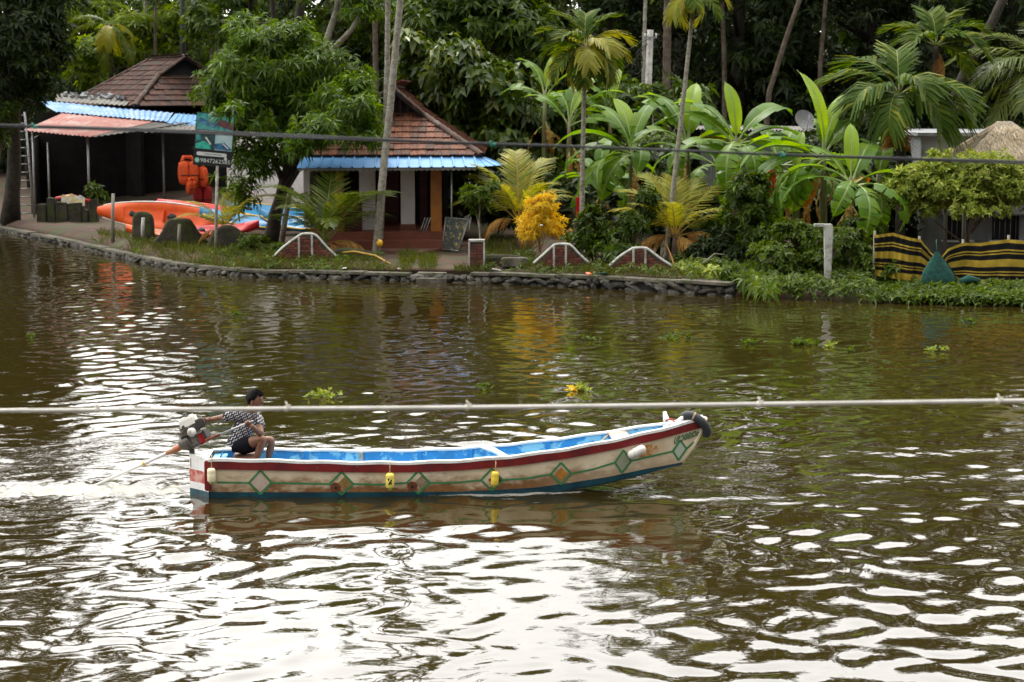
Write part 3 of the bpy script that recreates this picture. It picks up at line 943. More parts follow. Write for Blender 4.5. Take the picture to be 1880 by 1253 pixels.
leafy('round_leaf_shrub', 'dark shrub beside the second white edged parapet', 'shrub', ground_at(1160, 56.5),
      [px_blob(1160, 420, 30, 26, 56.3), px_blob(1140, 470, 32, 22, 55.8), px_blob(1185, 385, 24, 34, 57)],
      260, 7, .2, .10, M['leaf_mid'], M['bark_brown'], .05, clump=.26)
yb = leafy('golden_bush', 'round bright yellow leaved bush on orange stems', 'bush', ground_at(994, 58.5),
      [px_blob(995, 380, 32, 20, 58.5), px_blob(985, 410, 36, 22, 58.5), px_blob(1008, 408, 26, 26, 58.5), px_blob(970, 428, 20, 12, 58.4), px_blob(1000, 365, 16, 10, 58.5), px_blob(1020, 428, 14, 14, 58.3)],
      850, 8, .13, .032, M['leaf_yellow'], M['rachis_gold'], .028, clump=.20, per=7, limbs=22, spread=(-.2, 1.2), inner=.3, trunk_top=A(990, 440, 58.5))
leafy('pillar_sapling', 'thin two stemmed sapling with a leafy top above the brick pillar', 'sapling', ground_at(880, 59.3),
      [px_blob(880, 352, 30, 16, 59.3), px_blob(882, 378, 18, 18, 59.3), px_blob(905, 345, 14, 10, 59.3)],
      120, 8, .20, .075, M['leaf_weed'], M['bark_pale'], .035, clump=.2, limbs=5)
leafy('ivy_mound', 'dense mound of creepers over a stump left of the white post', 'creeper', ground_at(1455, 54),
      [px_blob(1470, 450, 44, 40, 53.5), px_blob(1425, 480, 45, 34, 53), px_blob(1500, 490, 30, 36, 53), px_blob(1440, 430, 22, 22, 53.5)],
      900, 6, .14, .075, M['leaf_weed'], M['bark_brown'], .08, clump=.25)
leafy('creeper_clump', 'dark green creeper clump right of the white post', 'creeper', ground_at(1565, 53),
      [px_blob(1560, 460, 38, 44, 53), px_blob(1605, 490, 32, 32, 52.6), px_blob(1580, 425, 40, 30, 54), px_blob(1625, 505, 20, 20, 52)],
      760, 6, .15, .08, M['leaf_weed'], M['bark_brown'], .06, clump=.25)
leafy('dark_thicket', 'dark thicket in the shade behind the garden between house and bananas', 'thicket', ground_at(940, 66),
      [px_blob(860, 360, 40, 60, 66), px_blob(930, 380, 60, 55, 66), px_blob(1040, 380, 50, 60, 66), px_blob(1130, 400, 60, 50, 65), px_blob(1290, 400, 70, 60, 62), px_blob(1420, 390, 50, 60, 62), px_blob(1230, 330, 60, 50, 66), px_blob(1500, 380, 60, 70, 61), px_blob(1590, 370, 60, 80, 60), px_blob(1645, 420, 30, 50, 60), px_blob(1290, 440, 60, 40, 58.5), px_blob(1220, 440, 40, 40, 59)],
      1500, 6, .34, .15, M['leaf_dark'], M['bark_dark'], .08, clump=.45)

# ------------------------------------------------------------------ palms
def frond_set(prefix, m, mr, L, leaflet, width, arch, pairs, n=3, **kw):
    return [frond_mesh('frond', L, pairs, leaflet, width, arch * (.85 + .15 * i), m=M[m], mr=M[mr], **kw) for i in range(n)]
F_COCO = frond_set('c', 'leaf_palm', 'rachis', 3.0, .62, .05, 1.35, 40, up=.25, droop=.55)
F_GOLD = frond_set('g', 'leaf_gold_palm', 'rachis_gold', 2.4, .52, .05, 1.2, 34, up=.25, droop=.5)
F_ARECA = frond_set('a', 'leaf_areca', 'rachis', 2.0, .62, .11, 1.5, 22, up=.55, droop=.5, fan=.7)
F_ARECA_Y = frond_set('y', 'leaf_gold_palm', 'rachis_gold', 2.0, .62, .11, 1.9, 22, up=.3, droop=.7, fan=.7)
F_FAN = frond_set('f', 'leaf_areca', 'rachis', 2.4, .72, .10, 1.7, 26, up=.5, droop=.75, fan=.8)
F_DEAD = frond_set('d', 'leaf_dead', 'rachis_gold', 1.9, .45, .05, 1.6, 24, up=-.2, droop=1.1)

def fronds(root, lst, spec, at=(0, 0, 0), name='frond'):
    for az, el, sc in spec:
        put(name, random.choice(lst), root, at, (random.uniform(-.15, .15), -R(el), R(az)), sc)

def young_palm(name, label, px, d, spec, lst, dead=(), mr='rachis', h=.25):
    base = ground_at(px, d)
    root = thing(name, label, 'palm', base)
    mb = MB(); mb.tube([(0, 0, -.1), (0, 0, h * .6), (0, 0, h + .15)], [.12, .10, .05], 9)
    mb.build('trunk', M['bark_brown'], root)
    fronds(root, lst, spec, (0, 0, h))
    fronds(root, F_DEAD, dead, (0, 0, h), 'dead_frond')
    return root

young_palm('young_coconut_palm', 'young coconut palm with arching grey green fronds before the veranda', 597, 60.5,
           [(80, 80, 1.0), (200, 78, .95), (340, 72, .95), (170, 66, .9), (10, 62, .95), (300, 74, .85), (235, 64, .8), (120, 70, .9), (25, 48, .8), (160, 48, .75), (275, 55, .75)],
           F_COCO, [(350, 20, .75), (200, 12, .6), (325, 2, .6)], h=.3)
young_palm('young_coconut_palm', 'small yellow green coconut palm behind the signboard post', 412, 63.5,
           [(165, 64, .72), (10, 70, .7), (80, 80, .8), (195, 50, .7), (300, 72, .6), (345, 52, .55), (250, 60, .55)], F_GOLD, [(190, 25, .5)], mr='rachis_gold', h=.45)
young_palm('young_coconut_palm', 'golden green coconut palm beside the yellow bush', 952, 61.5,
           [(95, 84, 1.15), (60, 78, 1.1), (150, 62, 1.0), (170, 46, .95), (25, 60, .85), (340, 50, .8), (230, 68, .8), (190, 75, 1.0), (310, 70, .9)],
           F_GOLD, [(200, 25, .7), (350, 22, .7), (290, 10, .6)], h=.9)
young_palm('young_coconut_palm', 'yellow green coconut palm with browning lower fronds among the bananas', 1240, 57.5,
           [(85, 84, 1.0), (150, 68, 1.0), (30, 66, .95), (175, 50, .9), (5, 46, .8), (60, 74, .95), (120, 76, 1.0), (260, 65, .8), (320, 58, .8), (215, 58, .8)],
           F_GOLD, [(345, 26, .8), (195, 20, .75), (290, 15, .7), (330, 5, .7)], h=.7)

def areca(name, label, pts, d, r, spec, lst, crown=True, m='bark_areca', dead=(), d_top=None, shaft=True, group=None):
    """slender palm: pts are photograph points from the foot up"""
    W = [A(px, py, d + (0 if d_top is None else (d_top - d) * i / (len(pts) - 1))) for i, (px, py) in enumerate(pts)]
    W[0].z = ZG
    root = thing(name, label, 'palm', W[0], group)
    mb = MB()
    # ringed trunk, finely divided
    fine = []
    for a, b in zip(W[:-1], W[1:]):
        k = max(2, int((b - a).length / .16))
        for i in range(k): fine.append(a.lerp(b, i / k))
    fine.append(W[-1])
    rad = [r * (1.18 - .35 * i / len(fine)) * (1.06 if i % 2 else .97) for i in range(len(fine))]
    rad[0] = r * 1.4
    mb.tube(fine, rad, 10)
    mb.build('trunk', M[m], root, world=True)
    if crown:
        top = W[-1] - W[0]
        if shaft:
            s = MB(); s.tube([top - Vector((0, 0, .1)), top + Vector((0, 0, .5)), top + Vector((0, 0, .9))], [r * .95, r * 1.05, r * .5], 10)
            s.build('crownshaft', M['stem_green'], root)
        fronds(root, lst, spec, tuple(top + Vector((0, 0, .75 if shaft else 0))))
        fronds(root, F_DEAD, dead, tuple(top + Vector((0, 0, .35 if shaft else -.1))), 'dead_frond')
    return root
FULL = [(0, 40, 1), (45, 55, 1), (90, 48, 1), (140, 60, 1), (185, 35, 1), (230, 52, 1), (275, 42, 1), (320, 58, 1), (20, 75, 1), (200, 78, 1)]
areca('areca_palm', 'tall mottled palm trunk crossing in front of the house roof', [(690, 462), (705, 300), (716, 200), (735, 0), (752, -230)], 60.3, .105, FULL, F_ARECA)
areca('areca_palm', 'second tall palm trunk rising just left beside the mottled one', [(697, 452), (706, 280), (711, 120), (712, 0), (708, -190)], 62.2, .085, FULL, F_ARECA)
areca('areca_palm', 'slender areca palm with a hanging yellow green crown', [(1068, 472), (1069, 330), (1072, 180), (1074, 135)], 59.4, .072,
      [(90, 84, .75), (20, 78, .72), (160, 76, .72), (0, 30, .72), (35, 5, .7), (180, 25, .72), (150, 0, .7), (215, -10, .72), (325, -5, .72), (270, 10, .72), (300, 35, .75), (240, 40, .75), (345, -25, .7), (195, -30, .7), (90, 45, .7), (265, -25, .7), (305, -15, .7), (60, 30, .7), (120, 20, .7), (10, 50, .75), (170, 48, .75)],
      F_ARECA + F_ARECA_Y, dead=[(190, -55, .45), (240, -70, .45), (350, -60, .45)])
areca('areca_palm', 'thin leaning areca palm whose crown is cut by the top edge', [(1222, 478), (1238, 330), (1255, 180), (1271, 30)], 57.8, .066,
      [(15, 70, .62), (160, 72, .62), (0, 15, .6), (180, 15, .6), (215, -15, .6), (325, -15, .6), (270, 0, .6), (90, 80, .6), (345, -40, .55), (200, -40, .55)], F_ARECA + F_ARECA_Y)
areca('fan_palm', 'thick crowned palm of drooping glossy fronds with brown dead sheaths', [(1652, 455), (1655, 330), (1652, 215), (1650, 175)], 57.5, .13,
      [(90, 80, 1.0), (75, 66, 1.0), (130, 60, 1.0), (170, 42, 1.0), (185, 20, 1.0), (10, 38, .95), (345, 15, 1.0), (0, -5, .95), (225, 25, 1.0), (250, 5, 1.0), (300, 12, 1.0), (325, 30, 1.0), (200, 0, .95), (280, 45, .9), (55, 45, .95)],
      F_FAN, dead=[(220, -60, .8), (300, -65, .8), (190, -50, .7), (270, -70, .8), (350, -60, .8), (255, -40, .6)], m='bark_dark', shaft=False)
areca('fan_palm', 'bright feathery palm crown standing behind the drooping fan palm', [(1722, 450), (1722, 200), (1718, 85)], 68, .12,
      [(90, 80, 1.0), (120, 55, 1.0), (20, 35, 1.0), (0, 55, .95), (340, 20, 1.0), (160, 50, 1.0), (180, 30, .9), (30, 5, .9), (310, 40, .9), (230, 40, .9), (60, 70, 1.0)],
      F_ARECA, m='bark_dark', shaft=False, dead=[(330, -50, .7)])
areca('coconut_palm', 'black leaning coconut trunk before the dark wood at upper right', [(1712, 300), (1758, 160), (1822, 40), (1930, -190)], 72, .17, FULL, F_COCO, m='bark_dark', shaft=False)
areca('coconut_palm', 'coconut palm at the right edge whose grey fronds hang over the thatched roof', [(1960, 500), (1945, 250), (1925, 130)], 70, .16,
      [(175, 35, 1.25), (185, 10, 1.2), (165, -5, 1.2), (200, -20, 1.15), (215, 25, 1.2), (150, 55, 1.1), (240, 0, 1.1), (20, 30, 1.1), (300, 20, 1.1), (90, 60, 1.1)], F_COCO, m='bark_dark', shaft=False)
areca('areca_palm', 'thin pale leaning trunk in the dark wood above the bananas', [(1395, 330), (1412, 170), (1440, 80), (1468, 0), (1500, -160)], 79, .10, FULL, F_ARECA, m='bark_brown')
areca('areca_palm', 'pale slim trunk directly left of the utility pole', [(1180, 300), (1182, 100), (1185, 0), (1186, -150)], 76, .075, FULL, F_ARECA, m='bark_pale')
areca('areca_palm', 'grey trunk standing just right of the utility pole', [(1222, 300), (1224, 130), (1226, 0), (1228, -150)], 78, .16, FULL, F_ARECA, m='bark_brown')
areca('areca_palm', 'slim pale trunk over the boathouse gablet', [(398, 260), (400, 80), (403, 0), (406, -150)], 93, .09, FULL, F_ARECA, m='bark_pale')
areca('areca_palm', 'greyer trunk standing left beside the slim pale one', [(390, 260), (390, 80), (387, 0), (384, -150)], 96, .12, FULL, F_ARECA, m='bark_brown')
areca('areca_palm', 'thin trunk rising from behind the middle of the boathouse ridge', [(284, 200), (285, 80), (286, 0), (287, -20)], 98, .08, (), F_ARECA, crown=False, m='bark_brown')
areca('areca_palm', 'short grey trunk showing in the wood between mango tree and tall palm pair', [(690, 260), (690, 140), (689, 66), (688, -60)], 80, .12, FULL, F_ARECA, m='bark_brown')
areca('areca_palm', 'thin trunk in the wood left of the black pole', [(268, 220), (268, 100), (267, 68), (266, -70)], 101, .09, FULL, F_ARECA, m='bark_pale')
areca('areca_palm', 'dim thin trunk in the wood right of the thin leaning palm', [(1332, 300), (1330, 120), (1326, 0), (1322, -140)], 83, .10, FULL, F_ARECA, m='bark_brown')
areca('areca_palm', 'dim slim trunk in the wood above the satellite dish', [(1500, 300), (1506, 120), (1516, 0), (1526, -140)], 82, .09, FULL, F_ARECA, m='bark_brown')
areca('areca_palm', 'dark thick trunk above the mango tree crown', [(548, 260), (548, 60), (552, 0), (556, -160)], 82, .19, FULL, F_ARECA, m='bark_dark')
areca('areca_palm', 'dark slim trunk left of the thick one above the mango tree', [(503, 240), (503, 45), (500, 0), (498, -160)], 84, .11, FULL, F_ARECA, m='bark_dark')
areca('coconut_palm', 'palm with yellowing fronds hanging beside the dark tree at upper left', [(205, 330), (204, 100), (202, 45)], 97, .12,
      [(180, 10, .8), (0, 0, .8), (200, -30, .8), (330, -30, .8), (270, -10, .8), (160, 30, .8), (20, 35, .8), (250, -50, .8), (300, -55, .8)], F_ARECA_Y + F_COCO, m='bark_dark', shaft=False)
# forked bare branch over the mango tree
mb = MB()
b0 = A(588, 175, 70)
mb.tube([A(588, 230, 70), A(590, 110, 70), A(604, 60, 70), A(618, 20, 70), A(622, -20, 70)], [.16, .13, .11, .10, .08], 8)
mb.tube([A(590, 105, 70), A(620, 82, 69.8), A(645, 55, 69.6), A(670, 15, 69.5)], [.11, .10, .09, .07], 8)
fb = thing('forked_tree', 'grey forked bare limbs showing above the mango tree crown', 'tree', (b0.x, 70, ZG))
mb.tube([(b0.x - .2, 70, ZG - .1), A(588, 300, 70), A(588, 225, 70)], [.24, .2, .16], 8)
mb.build('trunk', M['bark_pale'], fb, world=True)
T, Ax, C = blob_tips([tuple(np.array(px_blob(670, 20, 60, 35, 70)) - np.array((b0.x, 70, ZG, 0, 0, 0))), tuple(np.array(px_blob(610, -20, 60, 35, 70)) - np.array((b0.x, 70, ZG, 0, 0, 0)))], 320, .4)
V, Q = rosettes(T, Ax, 8, .26, .08)
link('crown', np_mesh('crown', V, Q), fb, [M['leaf_mango']])

# ------------------------------------------------------------------ bananas
mat('banana_rib', (.20, .26, .07), .4)
mat('banana_stem', (.12, .15, .04), .5, (.10, .06, .025), 4, lo=.45, hi=.6, stretch=(2, 2, .5))
leafmat('leaf_banana_dead', (.50, .22, .02), (.65, .33, .03), (.42, .16, .02), rough=.55, trans=.3, midrib=True)
leafmat('leaf_banana_young', (.14, .28, .03), (.18, .32, .035), (.20, .34, .04), rough=.3, trans=.5, midrib=True)
BL = [banana_leaf('leaf', 2.5, .54, .95, M['leaf_banana_young'], M['banana_rib'], .12),
      banana_leaf('leaf', 2.6, .64, 1.7, M['leaf_banana'], M['banana_rib'], .2),
      banana_leaf('leaf', 2.7, .70, 2.0, M['leaf_banana'], M['banana_rib'], .7),
      banana_leaf('leaf', 2.6, .70, 2.5, M['leaf_banana'], M['banana_rib'], 1.2),
      banana_leaf('leaf', 2.6, .66, 1.35, M['leaf_banana'], M['banana_rib'], .45),
      banana_leaf('leaf', 2.0, .50, 1.7, M['leaf_banana_dead'], M['banana_rib'], .15)]
BLD = banana_leaf('dead_leaf', 2.2, .34, 1.5, M['leaf_dead'], M['banana_rib'], 1.0)
def banana(label, px, d, py_top, spec, r=.12, lean=0.0):
    base = ground_at(px, d)
    top = A(px + lean, py_top, d) - Vector(base)
    root = thing('banana_plant', label, 'banana plant', base, 'banana plants on the bank')
    mb = MB(); mb.tube([(0, 0, -.1), top * .4, top * .8, top + Vector((0, 0, .15))], [r * 1.2, r, r * .8, r * .4], 10)
    mb.build('pseudostem', M['banana_stem'], root)
    for k in range(3): put('dead_leaf', BLD, root, tuple(top * random.uniform(.7, .92)), (random.uniform(-.6, .6), -R(random.uniform(-55, -25)), R(random.uniform(170, 370))), random.uniform(.5, .75))
    for v, az, el, sc in spec:
        put('leaf', BL[v], root, tuple(top - Vector((0, 0, random.uniform(0, .15)))), (random.uniform(-.5, .5), -R(el + random.uniform(-6, 6)), R(az + random.uniform(-14, 14))), sc * random.uniform(.92, 1.1))
    return root
banana('banana plant right of the areca trunk with broad leaves drooping to the left', 1160, 62, 280,
       [(0, 95, 72, 1.0), (4, 130, 70, 1.0), (1, 165, 48, 1.0), (2, 190, 30, 1.0), (2, 205, 12, 1.0), (1, 215, -5, 1.0), (3, 250, 10, 1.0), (2, 290, 20, .9), (4, 20, 60, .9), (1, 330, 25, .9), (4, 50, 72, 1.0)])
banana('banana plant behind the thin leaning palm with one dead orange leaf', 1262, 60, 262,
       [(0, 80, 78, 1.05), (4, 110, 74, 1.1), (4, 60, 62, 1.05), (5, 355, 38, .85), (1, 345, 40, 1.0), (2, 200, 42, .9), (2, 310, 8, .85), (1, 15, 28, 1.0), (4, 140, 62, 1.0), (3, 250, 15, .8)])
banana('banana plant with a bright upright leaf beside the satellite dish', 1352, 59, 262,
       [(0, 100, 86, .85), (1, 15, 45, 1.05), (1, 30, 58, 1.1), (4, 150, 62, 1.0), (4, 165, 50, .95), (2, 345, 20, .95), (2, 195, 22, .95), (3, 300, 5, .9), (3, 240, 10, .9), (2, 10, 5, .9)])
banana('banana plant with a pair of tall upright leaves in the middle of the clump', 1512, 56, 285,
       [(0, 115, 87, 1.0), (0, 60, 80, .95), (4, 165, 45, 1.0), (1, 175, 32, 1.05), (1, 190, 12, 1.05), (2, 200, -5, .95), (3, 250, -10, .85), (4, 20, 55, .95), (4, 75, 70, .8), (2, 310, 0, .8), (3, 215, 5, .9)])
banana('rightmost banana plant with torn leaves drooping to both sides', 1562, 54.5, 335,
       [(4, 45, 60, 1.05), (0, 80, 80, .7), (1, 5, 32, .9), (3, 335, 22, .95), (3, 285, 12, .95), (2, 200, 25, .95), (2, 175, 40, .9), (3, 255, 8, .85), (4, 130, 60, .85), (5, 60, 35, .6)])
banana('far banana plant with narrow upright leaves behind the vine mound', 1000, 70, 175,
       [(0, 60, 66, .9), (4, 120, 72, .9), (4, 20, 50, .85), (2, 170, 35, .9), (1, 340, 30, .9)])
banana('far banana plant with a ladder torn leaf behind the areca trunk', 1045, 68, 225,
       [(3, 95, 84, .95), (4, 70, 76, 1.0), (0, 40, 70, .95), (4, 150, 62, .9), (2, 350, 35, .9), (4, 10, 58, 1.0)])
banana('far banana plant with pale leaves left of the utility pole', 1120, 70, 215,
       [(0, 75, 72, .85), (4, 45, 64, .9), (1, 160, 45, .9), (2, 350, 30, .9), (2, 200, 30, .8), (4, 110, 75, .8)])
banana('far banana plant low behind the dish and the grey wall', 1430, 61, 300,
       [(4, 60, 60, .9), (4, 120, 65, .9), (1, 0, 25, .95), (2, 340, 5, .9), (2, 190, 20, .9), (3, 270, 0, .9), (1, 160, 38, .9)])

banana('banana plant squeezed low between the leaning palm and the green shrub', 1318, 62.5, 300,
       [(4, 100, 75, .95), (2, 175, 35, .95), (1, 20, 40, .95), (3, 215, 15, .9), (2, 335, 20, .9), (3, 285, 0, .8), (1, 140, 60, .9)])
banana('banana plant with drooping leaves behind the mound of creepers', 1462, 58.5, 318,
       [(0, 80, 80, .7), (3, 190, 22, .9), (2, 165, 38, .9), (1, 15, 35, .9), (3, 245, -5, .85), (2, 300, 10, .85), (4, 110, 68, .8)])
banana('small banana plant with pale leaves right behind the areca trunk', 1102, 64, 330,
       [(4, 85, 78, .8), (2, 175, 30, .85), (1, 140, 55, .85), (3, 215, 5, .85), (2, 350, 28, .85), (3, 300, 10, .75), (1, 30, 48, .85)])
banana('banana plant half hidden behind the dark fan palm stem', 1612, 58.5, 330,
       [(4, 60, 72, .9), (2, 180, 32, .9), (1, 150, 52, .9), (3, 10, 12, .85), (2, 335, 20, .85), (3, 270, -8, .8)])
leafy('low_shrub', 'loose low shrub in the dark gap left of the mound of creepers', 'shrub', ground_at(1330, 56.5),
      [px_blob(1320, 455, 30, 30, 56.5), px_blob(1280, 470, 26, 22, 56.2), px_blob(1360, 470, 30, 30, 56)], 360, 6, .2, .08, M['leaf_dark'], M['bark_dark'], .04, clump=.28)
leafy('low_shrub', 'low leafy weed shrub at the foot of the mango trunk', 'shrub', ground_at(470, 61.5),
      [px_blob(470, 452, 30, 18, 61), px_blob(505, 462, 22, 14, 60), px_blob(440, 462, 20, 12, 61)], 260, 6, .15, .065, M['leaf_weed'], M['bark_brown'], .03, clump=.22)
# ------------------------------------------------------------------ building materials
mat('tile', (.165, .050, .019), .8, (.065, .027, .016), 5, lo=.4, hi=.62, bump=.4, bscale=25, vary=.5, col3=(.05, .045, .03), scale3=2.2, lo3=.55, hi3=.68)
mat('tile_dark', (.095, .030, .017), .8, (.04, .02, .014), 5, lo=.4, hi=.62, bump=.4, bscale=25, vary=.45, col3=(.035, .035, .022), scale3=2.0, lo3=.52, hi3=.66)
mat('ridge', (.07, .035, .024), .85, (.12, .11, .09), 4, lo=.5, hi=.65, vary=.3, bump=.5)
mat('white_wall', (.70, .67, .66), .85, (.55, .51, .48), 1.3, lo=.45, hi=.75, bump=.15, bscale=30, col3=(.38, .33, .28), scale3=3, lo3=.64, hi3=.76)
mat('grey_wall', (.24, .25, .26), .85, (.15, .15, .15), 1.2, lo=.42, hi=.68, bump=.2, bscale=20, col3=(.12, .12, .10), scale3=2.4, lo3=.58, hi3=.72, stretch=(1, 1, .35))
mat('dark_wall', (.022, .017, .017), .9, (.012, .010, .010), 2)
mat('red_oxide', (.20, .055, .030), .55, (.13, .04, .022), 2.5, lo=.4, hi=.65, bump=.1)
mat('orange_paint', (.42, .15, .02), .6, (.32, .11, .02), 3)
mat('maroon', (.10, .012, .014), .5, (.06, .01, .01), 4)
mat('blue_sheet', (.12, .31, .60), .5, (.17, .36, .62), 2.5, lo=.45, hi=.7, spec=.35)
mat('blue_sheet_old', (.10, .24, .50), .6, (.26, .36, .48), 1.3, lo=.45, hi=.66, stretch=(1, 1, 1))
mat('pink_sheet', (.34, .105, .08), .6, (.40, .27, .24), 1.2, lo=.45, hi=.62, col3=(.36, .14, .11), scale3=.7, lo3=.5, hi3=.6)
mat('grey_sheet', (.20, .19, .17), .85, (.11, .105, .095), 2, lo=.4, hi=.65)
mat('steel', (.42, .42, .42), .4, (.3, .3, .3), 8, metal=.6)
mat('black', (.012, .012, .013), .7)
mat('concrete', (.26, .25, .23), .9, (.4, .39, .36), 3, bump=.4, bscale=14, col3=(.16, .16, .12), scale3=5, lo3=.56, hi3=.68)
mat('moss_wall', (.026, .023, .015), .95, (.070, .058, .042), 2.6, lo=.45, hi=.68, bump=.6, bscale=10, col3=(.045, .055, .015), scale3=3.5, lo3=.48, hi3=.6)
mat('brick', (.17, .045, .028), .85, (.10, .035, .022), 6, vary=.35, bump=.4, col3=(.04, .04, .02), scale3=5, lo3=.55, hi3=.65)
mat('white_paint', (.44, .44, .40), .75, (.20, .20, .16), 5, lo=.48, hi=.68, col3=(.2, .2, .16), scale3=9, lo3=.6, hi3=.7)
mat('thatch', (.30, .24, .16), .95, (.42, .37, .29), 2.5, lo=.35, hi=.65, bump=1.0, bscale=40, col3=(.16, .13, .09), scale3=7, lo3=.5, hi3=.65, stretch=(3, 3, .8))
mat('orange_plastic', (.80, .11, .012), .35, (.70, .08, .01), 2)
mat('red_plastic', (.62, .018, .018), .35, (.5, .015, .02), 2)
mat('blue_plastic', (.015, .20, .42), .35, (.02, .26, .5), 2)
mat('yellow_plastic', (.75, .42, .02), .4)
mat('white_plastic', (.75, .72, .66), .4, (.6, .55, .48), 3)
mat('orange_cloth', (.75, .10, .015), .8, (.6, .07, .012), 5, bump=.5)
mat('red_cloth', (.35, .015, .015), .85)
mat('green_net', (.004, .040, .030), .95, (.008, .068, .050), 9, bump=.8)

# ------------------------------------------------------------------ roof tiles
def tile_mesh(m):
    w, l, t = .262, .50, .034
    xs = [-.5, -.3, -.1, .1, .3, .5]; zs = [.018, 0, .012, .012, 0, .024]
    V = []
    for y in (0, l):
        for x, z in zip(xs, zs): V.append((x * w, y, z + t))
        for x, z in zip(xs, zs): V.append((x * w, y, z))
    n = 6; F_ = []
    for k in range(5):
        F_.append((k, k + 1, 12 + k + 1, 12 + k))
        F_.append((6 + k + 1, 6 + k, k, k + 1)[::-1])
    F_.append((0, 12, 18, 6)); F_.append((5, 11, 23, 17))
    mb = MB(); mb.add(V, F_); return mb.mesh('tile', m)
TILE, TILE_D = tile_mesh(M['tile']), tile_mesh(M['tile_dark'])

def tile_slope(parent, me, eL, eR, tR, tL, count, limit=300, rowh=.42, stuff=None):
    """tiles over a planar roof face, laid from the eaves up; returns how many are objects"""
    eL, eR, tR, tL = map(Vector, (eL, eR, tR, tL))
    right = (eR - eL).normalized()
    nrm = right.cross(((tL + tR) / 2 - (eL + eR) / 2)).normalized()
    if nrm.z < 0: nrm = -nrm
    upv = nrm.cross(right).normalized()
    if upv.z < 0: upv = -upv
    H = (tL - eL).dot(upv)
    rows = max(1, int(H / rowh))
    lift = nrm * .02
    base = MB(); base.prism([eL, eR, tR, tL], nrm * -.07); base.build('roof_deck', M['dark_wall'], parent, world=True)
    for r in range(rows + 1):
        f0 = min(1, (r * rowh) / H); f1 = min(1, (r * rowh + .2) / H)
        a, b = eL.lerp(tL, f1), eR.lerp(tR, f1)
        a0 = eL + upv * (r * rowh) - upv * .06
        x0, x1 = (a - eL).dot(right), (b - eL).dot(right)
        k = int(max(0, (x1 - x0)) / .252)
        st = x0 + ((x1 - x0) - k * .252) / 2 + .126
        for i in range(k):
            p = a0 + right * (st + i * .252) + lift + nrm * random.uniform(-.006, .008)
            tilt = R(-5.5 + random.uniform(-1.6, 1.6))
            rm = Matrix((right, upv, nrm)).transposed() @ Matrix.Rotation(tilt, 3, 'X') @ Matrix.Rotation(R(random.uniform(-2, 2)), 3, 'Z')
            if count < limit:
                o = bpy.data.objects.new('tile', me); COL.objects.link(o); o.parent = parent
                o.matrix_local = Matrix.Translation(p - parent.location) @ rm.to_4x4()
                count += 1
            elif stuff is not None:
                vv = [rm @ v.co + p for v in me.vertices]
                stuff.add(vv, [tuple(q.vertices) for q in me.polygons])
    return count

def ridge_caps(parent, a, b, step=.34, r=.11):
    a, b = Vector(a), Vector(b); d = b - a; L = d.length; d.normalize()
    k = int(L / step)
    me = None
    mb = MB()
    n = 6
    ring0 = [Vector((math.cos(math.pi * i / n) * r, 0, math.sin(math.pi * i / n) * r * .8)) for i in range(n + 1)]
    ring1 = [Vector((p.x * 1.12, step * 1.12, p.z * 1.12 + .01)) for p in ring0]
    mb.grid([ring0, ring1], smooth=False)
    mb.grid([[v * .84 for v in ring0], [Vector((v.x * .84, v.y, v.z * .84)) for v in ring1]], smooth=False)
    me = mb.mesh('ridge_tile', M['ridge'])
    q = d.to_track_quat('Y', 'Z')
    for i in range(k):
        o = bpy.data.objects.new('ridge_tile', me); COL.objects.link(o); o.parent = parent
        o.location = a + d * (i * step) - parent.location + Vector((0, 0, .02)); o.rotation_mode = 'QUATERNION'; o.rotation_quaternion = q

def corrugated(parent, name, m, p00, p10, p11, p01, waves, amp=.02, ridge=False, sheets=1, world=True):
    """profiled roof sheets on a quad: u runs p00->p10 along the eaves, v up the slope"""
    p00, p10, p11, p01 = map(Vector, (p00, p10, p11, p01))
    nrm = (p10 - p00).cross(p01 - p00).normalized()
    if nrm.z < 0: nrm = -nrm
    out = []
    for s in range(sheets):
        mb = MB(); rows = [[], []]; rows_b = [[], []]
        u0, u1 = s / sheets, (s + 1) / sheets
        k = max(1, round(waves / sheets))
        lift = nrm * (.006 * (s % 2) + random.uniform(0, .004))
        if ridge:
            us = []
            for i in range(k):
                us += [(i + 0, 0), (i + .80, 0), (i + .84, 1), (i + .96, 1)]
            us.append((k, 0)); us = [(a / k, h * amp * 2) for a, h in us]
        else:
            us = [(i / (k * 6), amp * math.cos(2 * math.pi * i / 6)) for i in range(k * 6 + 1)]
        for u, h in us:
            uu = u0 + (u1 - u0) * u
            for j, (a, b) in enumerate(((p00, p10), (p01, p11))):
                p = a.lerp(b, uu) + nrm * h + lift
                rows[j].append(p); rows_b[j].append(p - nrm * .008)
        mb.grid(rows, smooth=False); mb.grid(rows_b, smooth=False)
        out.append(mb.build(name, M[m], parent, world=world))
    return out

